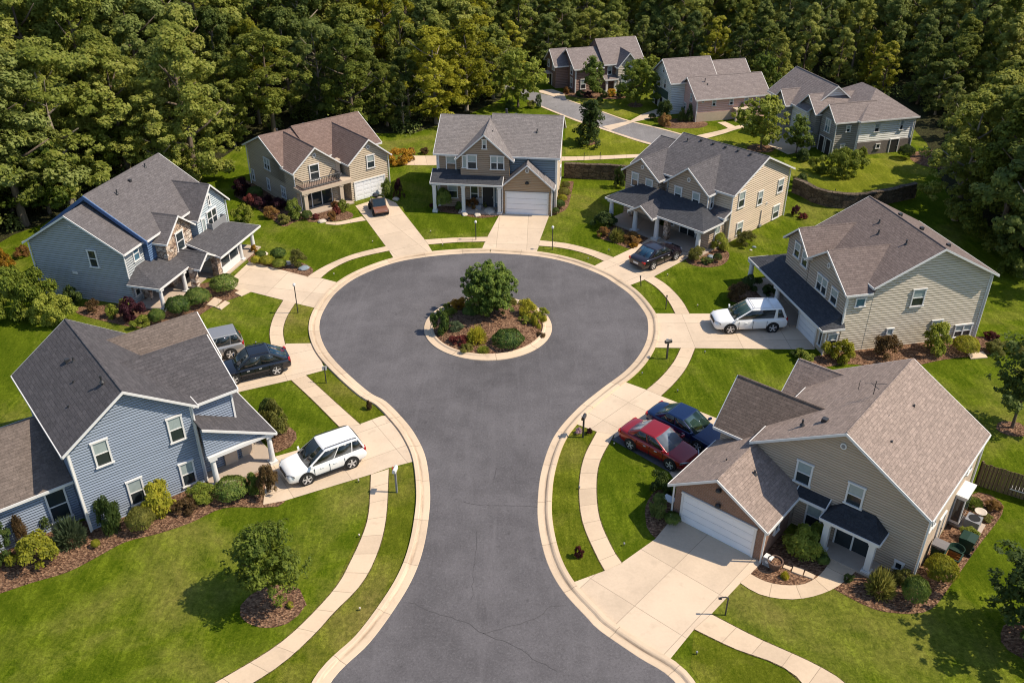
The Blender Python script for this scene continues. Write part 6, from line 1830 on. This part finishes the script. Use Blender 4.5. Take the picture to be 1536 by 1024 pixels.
    ((3.15, 31.20, 0.44, 0.64), 'loose', 'l_red', 'small red bush on the verge right of the road'),
    ((-8.36, 43.22, 0.39, 0.62), 'loose', 'l_brown', 'small brown sapling bush on the left verge'),
    ((-9.81, 28.16, 0.35, 0.24), 'loose', 'l_yellow', 'yellow flowering plant right of the front lawn tree trunk'),
    ((-10.31, 28.19, 0.32, 0.23), 'loose', 'l_lime', 'small lime plant at the front lawn tree trunk'),
]
for sp in SHRUBS:
    nm = 'ornamental_grass' if 'grass' in sp[3].split(' at ')[0] else ('hedge' if 'hedge between' in sp[3] else 'shrub')
    shrub(*sp, name=nm)


# ------------------------------------------------------------------ small things
def rock(spec, label, mat='rock', seed=0):
    x, y, w, h = spec
    bm = bmesh.new(); bmesh.ops.create_icosphere(bm, subdivisions=2, radius=1)
    r = random.Random(seed)
    for v in bm.verts: v.co *= 1 + r.uniform(-.12, .12)
    for v in bm.verts: v.co = Vector((v.co.x * w / 2, v.co.y * w / 2 * .8, max(v.co.z, -.35) * h * .45 + h * .12))
    me = bpy.data.meshes.new('rock'); bm.to_mesh(me); bm.free(); me.materials.append(M[mat])
    o = bpy.data.objects.new('rock', me); C.objects.link(o); o.location = (x, y, 0); o.rotation_euler = (0, 0, r.uniform(0, 6))
    tag(o, label, 'rock')


for i, (s, l, m_) in enumerate((((-19.42, 64.15, 0.73, 0.41), 'pale rock at the back of the rockery by the end column', 'rock'), ((-18.84, 63.24, 0.82, 0.41), 'flat pale rock in the middle of the rockery', 'rock'), ((-17.23, 62.50, 0.72, 0.36), 'pale rock left of the olive bush in the rockery', 'rock'),
                                ((-15.83, 61.64, 0.86, 0.43), 'blue-grey rock at the sidewalk end of the rockery', 'bluerock'), ((-16.01, 70.51, 0.79, 0.39), 'flat pale stone before the balcony house porch', 'rock'), ((-10.36, 75.49, 0.71, 0.35), 'pinkish boulder beside the balcony house drive', 'rock'),
                                ((-4.07, 72.04, 0.69, 0.34), 'left pale stone in the brown house porch bed', 'rock'), ((-2.98, 71.93, 0.80, 0.39), 'right pale stone in the brown house porch bed', 'rock'), ((15.50, 63.65, 0.67, 0.34), 'grey stone in the small bed by the taupe drive', 'bluerock'),
                                ((18.91, 64.95, 0.26, 0.13), 'small white stone on the lawn beside the taupe house', 'rock'), ((19.30, 65.49, 0.37, 0.18), 'grey stone on the lawn beside the taupe house', 'bluerock'), ((-1.90, 72.54, 1.26, 0.62), 'flat stone slab at the brown house entry walk', 'rock'))):
    rock(s, l, m_, i)


def slabstone(pts, label):
    mb = MB(); mb.prism([tuple(Vector(p).to_2d()) for p in pts], 'z', .015, .075)
    tag(mb.build('stepping_stone', M['walk']), label, 'stepping stone')


slabstone([(12.68, 30.66), (13, 30.49), (12.84, 30.32), (12.57, 30.49)], 'smallest stepping stone, nearest the brick garage')
slabstone([(13.09, 30.57), (13.53, 30.36), (13.33, 29.98), (12.91, 30.23)], 'middle stepping stone in the entry bed')
slabstone([(13.56, 30.28), (13.94, 29.98), (13.76, 29.78), (13.39, 29.98)], 'stepping stone nearest the entry walk')
slabstone([(29.31, 49.34), (30.4, 49.59), (30.38, 48.86), (29.24, 48.7)], 'stone slab at the back corner of the beige house')
slabstone([(-20.77, 55.47), (-20.39, 56.45), (-19.98, 56.15), (-20.32, 55.18)], 'lower paving slab on the entry walk of the stone-gabled house')
slabstone([(-21.54, 55.86), (-21.29, 56.95), (-20.65, 56.55), (-20.85, 55.57)], 'middle paving slab on the entry walk of the stone-gabled house')
slabstone([(-20.04, 57.66), (-19.53, 58.28), (-18.89, 57.87), (-19.43, 57.15)], 'paving slab beside the drive of the stone-gabled house')


def post_mailbox(spec, h, label, col, rot=0):
    x, y = spec
    r = empty('mailbox', label, 'mailbox', x, y, rot)
    mb = MB(); mb.box(-.045, .045, -.045, .045, 0, h - .18); mb.build('post', M['metal'] if col != 'white' else M['grey'], r)
    mb = MB()
    arch = [(-.09, h - .18), (.09, h - .18), (.09, h - .05)] + [(.09 * math.cos(t), h - .05 + .08 * math.sin(t)) for t in (.5, 1.0, 1.57, 2.1, 2.6)] + [(-.09, h - .05)]
    mb.prism(arch, 'x', -.23, .23); b = mb.build('box', M[col], r)
    mb = MB(); mb.box(-.1, .06, .112, .125, h - .06, h + .06); mb.build('flag', M['white'] if col != 'white' else M['tail'], b)


post_mailbox((-5.93, 35.83), 1.6, 'white-topped mailbox on a dark post on the left verge below the white car', 'white', 80)
post_mailbox((3.97, 40.5), 1.5, 'dark mailbox with flowers at its foot, right of the road', 'metal', 70)
post_mailbox((9.87, 48.78), 1.38, 'dark mailbox on the verge below the beige house drive', 'metal', 20)


def lamp(spec, h, label, name='lamp_post', head='globe', lean=0):
    x, y = spec
    r = empty(name, label, 'lamp post' if name == 'lamp_post' else 'post', x, y)
    mb = MB(); mb.tube([(0, 0, 0), (lean, 0, h)], .035, 8); mb.build('post', M['metal'], r)
    mb = MB()
    if head == 'globe': mb.lathe([(0, h - .02), (.09, h), (.11, h + .12), (.05, h + .2), (0, h + .22)], (lean, 0, 0), 10)
    elif head == 'sign': mb.box(-.14, .14, -.015, .015, h - .25, h + .02)
    elif head == 'arm': mb.tube([(0, 0, h), (-.12, 0, h + .06), (-.34, 0, h + .02)], .03, 6); mb.box(-.42, -.28, -.05, .05, h - .05, h)
    else: mb.lathe([(0, h - .05), (.06, h - .03), (.05, h + .06), (0, h + .08)], (lean, 0, 0), 8)
    mb.build('lamp_head' if head != 'sign' else 'sign_plate', M['white'] if head in ('globe', 'sign') else M['metal'], r)


lamp((-14.86, 54.7), 2.15, 'tall thin lamp post on the left verge by the stone-gabled house walk')
lamp((-11.36, 45.98), 1.2, 'short post with a small white sign on the left verge', 'sign_post', 'sign')
lamp((-2.92, 66.87), 1.5, 'thin lamp post on the verge left of the brown house drive')
lamp((3.19, 65.01), 1.85, 'thin lamp post on the verge right of the brown house drive')
lamp((9.46, 58.76), .8, 'leaning dark stake on the verge below the black four-door car', 'stake', 'knob', -.1)
lamp((10.76, 55.28), 1.05, 'dark short lamp on the verge above the white car with the roof rack', 'lamp_post', 'knob')
lamp((9.34, 27.69), 1.05, 'dark post with a bent arm at the corner of the lower drive', 'lamp_post', 'arm')
# path light and yard markers: little heads in the grass
for (p, lab) in (((3.49, 36.11), 'small lawn marker on the right verge above the red bush'), ((5.64, 39.77), 'small lawn light at the edge of the asphalt strip'), ((5.36, 31.97), 'small blue-grey lawn light left of the lower drive'), ((7.71, 25.57), 'dark lawn marker on the bottom verge'),
                 ((9.96, 45), 'small lawn marker below the beige house drive'), ((-7.39, 32.56), 'white lawn marker on the left verge'), ((-8.02, 36.64), 'white lawn marker by the drive of the white car with black sills'), ((-6.69, 27.95), 'white lawn marker on the bottom left verge'),
                 ((-16.78, 50.59), 'dark lawn marker beside the silver car'), ((-13.35, 60.54), 'white lawn marker on the verge below the rockery'), ((-11.22, 66.35), 'white lawn marker on the balcony house lawn'), ((-6.7, 68.31), 'white lawn marker left of the brown house drive'),
                 ((-5.54, 65.72), 'white lawn marker on the verge before the brown house'), ((7.64, 64.73), 'dark lawn marker on the lawn above the right verge'), ((5.89, 63.17), 'dark lawn marker on the verge right of the brown house drive'), ((11.63, 60.43), 'white lawn marker below the small taupe bed'), ((13.04, 55.66), 'white lawn marker before the white car with the roof rack'), ((8.07, 46.91), 'small lawn light on the verge below the dark mailbox'), ((12.42, 49.43), 'dark lawn marker at the drive edge of the beige house lawn')):
    r = empty('lawn_marker', lab, 'lawn marker', p[0], p[1])
    mb = MB(); mb.tube([(0, 0, 0), (0, 0, .16)], .02, 6); mb.build('stake', M['metal'], r)
    mb = MB(); mb.lathe([(0, .13), (.05, .14), (.04, .19), (0, .20)], n=10); mb.build('head', M['rock'] if 'white' in lab else M['grey'], r)
# flowers at the mailbox
for (p, lab, mt, w) in (((3.75, 40.87), 'pink flower clump at the foot of the dark mailbox', 'pink', .42), ((4.35, 40.87), 'dark flower clump right of the dark mailbox post', 'l_maroon', .38)):
    if mt == 'pink': M['pink'] = m_leaf('pink_petals', (.25, .08, .16), (.5, .22, .34), (.6, .45, .5), sc=5)
    shrub((p[0], p[1], w, w * .9), 'loose', mt, lab, 'flower_clump')

# retaining walls, fence, boundary posts
def wallrun(name, label, cat, pts, h, t, mat, cap=None, jitter=.0):
    P = spline([Vector(p).to_2d() for p in pts], .8)
    A = offset(P, t / 2); Bq = offset(P, -t / 2)
    r = random.Random(3)
    hs = [h * (1 + r.uniform(-jitter, jitter)) for _ in P]
    root = empty(name, label, cat, P[0].x, P[0].y)
    ox, oy = P[0]
    mb = MB(); cp = MB()
    for i in range(len(P) - 1):
        q = lambda L, j, z: (L[j].x - ox, L[j].y - oy, z)
        mb.hull([q(A, i, 0), q(Bq, i, 0), q(Bq, i + 1, 0), q(A, i + 1, 0)], [q(A, i, hs[i]), q(Bq, i, hs[i]), q(Bq, i + 1, hs[i + 1]), q(A, i + 1, hs[i + 1])])
    mb.build('wall_face', mat, root)
    if cap:
        A2 = offset(P, t / 2 + .04); B2 = offset(P, -t / 2 - .04)
        for i in range(len(P) - 1):
            q = lambda L, j, z: (L[j].x - ox, L[j].y - oy, z)
            cp.hull([q(A2, i, hs[i] + .004), q(B2, i, hs[i] + .004), q(B2, i + 1, hs[i + 1] + .004), q(A2, i + 1, hs[i + 1] + .004)],
                    [q(A2, i, hs[i] + .1), q(B2, i, hs[i] + .1), q(B2, i + 1, hs[i + 1] + .1), q(A2, i + 1, hs[i + 1] + .1)])
        cp.build('coping', cap, root)
    return root


wallrun('retaining_wall', 'low dark stone retaining wall between the brown and taupe houses', 'wall', [(4.91, 81), (7.03, 80.65), (9.89, 80.39), (11.05, 80.13)], 1.35, .35, M['wallstone'], M['wallstone'], .04)
wallrun('retaining_wall', 'curving stone retaining wall behind the taupe and beige houses', 'wall', [(25.52, 77.29), (26.16, 76.32), (26.72, 74.91), (27.62, 73.99), (28.77, 73.54), (31.09, 73.84), (33.69, 74.91), (36, 76.01)], 1.25, .4, M['wallstone'], M['wallstone'], .05)
fr = empty('board_fence', 'brown vertical-board fence behind the brick-fronted house at the right edge', 'fence', *(24.14, 36.43))
fa = Vector((24.14, 36.43)); fb = Vector((28.27, 33.98)); dv = (fb - fa); n_ = int(dv.length / .16)
mb = MB(); ux = dv.normalized(); vx = Vector((-ux.y, ux.x))
for i in range(n_):
    c = ux * (i + .5) * .16
    hh = 1.45 + random.Random(i).uniform(-.03, .03)
    mb.obox((c.x, c.y, hh / 2), (*(ux * .074), 0), (*(vx * .012), 0), (0, 0, hh / 2))
mb.build('boards', M['fence'], fr)
mb = MB()
for z in (.35, 1.1): mb.obox((ux.x * dv.length / 2 + vx.x * .05, ux.y * dv.length / 2 + vx.y * .05, z), (*(ux * dv.length / 2), 0), (*(vx * .03), 0), (0, 0, .05))
mb.build('rail', M['fence'], fr)
for i in range(int(dv.length / 2.4) + 1):
    c = ux * i * 2.4 + vx * .1
    mb = MB(); mb.box(c.x - .05, c.x + .05, c.y - .05, c.y + .05, 0, 1.5); mb.build('post', M['fence'], fr)
for p, l in (((7.11, 85.59), 'left thin post beside the path behind the brown house'), ((8.71, 85.78), 'right thin post beside the path behind the brown house'), ((28.88, 76.01), 'thin stake above the curving retaining wall')):
    r = empty('boundary_post', l, 'post', *p)
    mb = MB(); mb.tube([(0, 0, 0), (0, 0, .75)], .03, 6); mb.build('post', M['metal'], r)
    mb = MB(); mb.lathe([(0, .74), (.045, .75), (.03, .8), (0, .81)], n=8); mb.build('cap', M['metal'], r)

# bins and yard things by the brick-fronted house
M['bin'] = m_plain('dark_green_plastic', (.012, .035, .022), .5)
M['binlid'] = m_plain('grey_lid', (.16, .15, .15), .5)
M['orange'] = m_plain('orange_crate_wood', (.30, .14, .035), .7)


def wheelie(p, rot, label, body, lid, open_=False, h=1.0, w=.3):
    r = empty('wheeled_bin', label, 'bin', p[0], p[1], rot)
    mb = MB(); mb.hull([(-w * .8, -w * .8, .08), (w * .8, -w * .8, .08), (w * .8, w * .8, .08), (-w * .8, w * .8, .08)], [(-w, -w, h), (w, -w, h), (w, w, h), (-w, w, h)]); mb.build('body', M[body], r)
    mb = MB()
    mb.prism([(-w * 1.1, h + .005), (w * 1.12, h + .005), (w * 1.0, h + .07), (0, h + .11), (-w * 1.05, h + .08)], 'y', -w * 1.08, w * 1.08); mb.build('lid', M[lid], r)
    mb = MB(); mb.tube([(-w * 1.15, -w * .8, h - .06), (-w * 1.25, 0, h - .02), (-w * 1.15, w * .8, h - .06)], .02, 6); mb.build('handle', M['arch'], r)
    for s in (-1, 1):
        mb = MB(); mb.lathe([(0, -.04), (.1, -.04), (.1, .04), (0, .04)], (-w * .8, s * w * .85, .1), 12, axis='y'); mb.build('wheel', M['tyre'], r)


wheelie((19.87, 31), 50, 'green wheeled bin with a grey lid beside the brick-fronted house', 'bin', 'binlid')
wheelie((21.48, 31.61), 140, 'tipped-lid dark green bin furthest from the round yellow bush', 'bin', 'bin', w=.33, h=.85)
x_, y_ = (20.35, 30.57)
cr_ = empty('orange_crate', 'orange-brown slatted crate with dark rim between the green bins', 'crate', x_, y_, 50)
mb = MB()
for i in range(4):
    for s in (-.3, .3): mb.box(-.3, .3, s - .015, s + .015, .06 + i * .17, .20 + i * .17); mb.box(s - .015, s + .015, -.284, .284, .06 + i * .17, .20 + i * .17)
mb.box(-.28, .28, -.28, .28, .02, .05); mb.build('slats', M['orange'], cr_)
mb = MB()
for s in (-.33, .33): mb.box(-.35, .35, s - .03, s + .03, .72, .79); mb.box(s - .03, s + .03, -.3, .3, .722, .788)
mb.build('rim', M['bin'], cr_)
x_, y_ = (20.75, 31.09)
tr_ = empty('green_tub', 'shallow green tub of clippings lying between the two bins', 'tub', x_, y_, 20)
mb = MB(); mb.lathe([(0, .45), (.28, .45), (.36, .72), (.33, .72), (.26, .52), (0, .52)], n=16); mb.build('tub', M['bin'], tr_)
mb = MB(); mb.lathe([(0, .03), (.24, .03), (.27, .45), (0, .449)], n=14); mb.build('stand', M['arch'], tr_)
x_, y_ = (21.97, 33.22)
ac = empty('air_conditioner', 'beige-grey air conditioner on a concrete pad by the side door', 'air conditioner', x_ + .5, y_ + .1, -40)
mb = MB(); mb.box(-1.1, .6, -.5, .5, .01, .1); mb.build('pad', M['slab'], ac)
mb = MB(); mb.box(-.25, .42, -.34, .34, .1, .58); u_ = mb.build('unit', M['grey'], ac)
mb = MB(); mb.lathe([(0, .595), (.27, .595), (.27, .581), (0, .581)], (.1, 0, 0), 20); mb.build('fan_grille', M['arch'], u_)
x_, y_ = (23.01, 33.65)
bb_ = empty('bird_bath', 'pale green bird bath by the bay window', 'bird bath', x_, y_)
mb = MB(); mb.lathe([(.18, 0), (.08, .08), (.05, .5), (.1, .56), (.27, .62), (.29, .67), (.24, .65), (0, .60)], n=20); mb.build('basin', M['rock'], bb_, smooth=True)
x_, y_ = (12.17, 30.49)
pt = empty('round_planter', 'round brown planter before the brick garage corner', 'planter', x_, y_)
mb = MB(); mb.lathe([(0, .02), (.22, .02), (.34, .42), (.37, .44), (.37, .5), (.31, .5), (.29, .4), (0, .38)], n=18); mb.build('pot', m_plain('brown_pot', (.12, .075, .055), .7), pt)
mb = MB(); mb.lathe([(0, .385), (.29, .40), (.2, .46), (0, .48)], n=14); mb.build('soil', M['mulch'], pt)
x_, y_ = (11.92, 30.74)
hr = empty('hose_reel', 'white hose reel box at the brick garage corner', 'hose reel', x_, y_, -40)
mb = MB(); mb.box(-.2, .2, -.16, .16, .02, .5); mb.build('box', M['white'], hr)
mb = MB(); mb.lathe([(.1, -.19), (.24, -.19), (.24, -.165), (.1, -.165)], (0, 0, .28), 16, axis='y'); mb.build('reel', M['grey'], hr)
x_, y_ = (7.95, 34.13)
tb = empty('garden_table', 'small white-topped table at the left wall of the brick garage', 'table', x_ - .1, y_ + .4, -40)
mb = MB(); mb.box(-.3, .3, -.22, .22, .68, .73); mb.build('tabletop', M['white'], tb)
for a in (-.25, .25):
    for b in (-.17, .17):
        mb = MB(); mb.box(a - .02, a + .02, b - .02, b + .02, 0, .68); mb.build('leg', M['metal'], tb)
x_, y_ = (25.96, 35.54)
wb = empty('garden_bench', 'low white and pink bench against the board fence at the right edge', 'bench', x_, y_, -30)
mb = MB(); mb.box(-.5, .5, -.18, .18, .38, .44); mb.build('seat', M['white'], wb)
for a in (-.42, .42):
    mb = MB(); mb.box(a - .03, a + .03, -.15, .15, 0, .38); mb.build('leg', M['rock'], wb)
x_, y_ = (12.51, 29.9)
shrub((x_, y_, .35, .4), 'spiky', 'l_yellow', 'small yellow-flowered plant between the planter and the stepping stones', 'flower_clump')
x_, y_ = (-24.53, 76.96)
gr = empty('garden_cart', 'small red garden cart behind the balcony house corner', 'cart', x_, y_, 30)
mb = MB(); mb.hull([(-.4, -.25, .3), (.4, -.25, .3), (.4, .25, .3), (-.4, .25, .3)], [(-.5, -.32, .65), (.5, -.32, .65), (.5, .32, .65), (-.5, .32, .65)]); mb.build('tray', M['tail'], gr)
for s in (-.3, .3):
    mb = MB(); mb.lathe([(0, -.04), (.2, -.04), (.2, .04), (0, .04)], (.1, s, .2), 14, axis='y'); mb.build('wheel', M['tyre'], gr)
mb = MB(); mb.tube([(-.45, 0, .5), (-.95, 0, .95)], .02, 6); mb.build('handle', M['metal'], gr)


# ------------------------------------------------------------------ light and camera
w = bpy.data.worlds.new('World'); SC.world = w; w.use_nodes = True
nt = w.node_tree; nt.nodes.clear()
bg = nt.nodes.new('ShaderNodeBackground'); ou = nt.nodes.new('ShaderNodeOutputWorld'); sk = nt.nodes.new('ShaderNodeTexSky')
sk.sky_type = 'NISHITA'; sk.sun_disc = False
ELEV, AZ = 50.0, -3.0                 # sun stands to the right (+X)
sk.sun_elevation = R(ELEV); sk.sun_rotation = R(90 - AZ)
sk.air_density = 1.0; sk.dust_density = .6; sk.ozone_density = 2.0
bg.inputs[1].default_value = .13
nt.links.new(sk.outputs[0], bg.inputs[0]); nt.links.new(bg.outputs[0], ou.inputs[0])
sl = bpy.data.lights.new('sun', 'SUN'); sl.energy = 4.4; sl.angle = R(.55); sl.color = (1.0, .88, .71)
so = bpy.data.objects.new('sun', sl); C.objects.link(so)
d = Vector((math.cos(R(ELEV)) * math.cos(R(AZ)), math.cos(R(ELEV)) * math.sin(R(AZ)), math.sin(R(ELEV))))
so.rotation_euler = d.to_track_quat('Z', 'Y').to_euler(); so.location = (60, 20, 60)

cd = bpy.data.cameras.new('camera'); co = bpy.data.objects.new('camera', cd); C.objects.link(co)
co.location = (0, 0, 30.6); co.rotation_euler = (R(90 - 31), 0, 0)
cd.sensor_width = 36; cd.lens = 36 * 1353 / 1536; cd.clip_start = .5; cd.clip_end = 2000
SC.camera = co
vs = SC.view_settings
vs.view_transform = 'Standard'; vs.look = 'None'; vs.exposure = .46; vs.gamma = 1
vs.use_curve_mapping = False
SC.render.resolution_x = 1024; SC.render.resolution_y = 682
cy = SC.cycles
cy.filter_width = 1.1; cy.use_denoising = True; cy.denoising_prefilter = 'ACCURATE'
cy.max_bounces = 6; cy.diffuse_bounces = 3; cy.glossy_bounces = 3; cy.transmission_bounces = 4; cy.transparent_max_bounces = 4
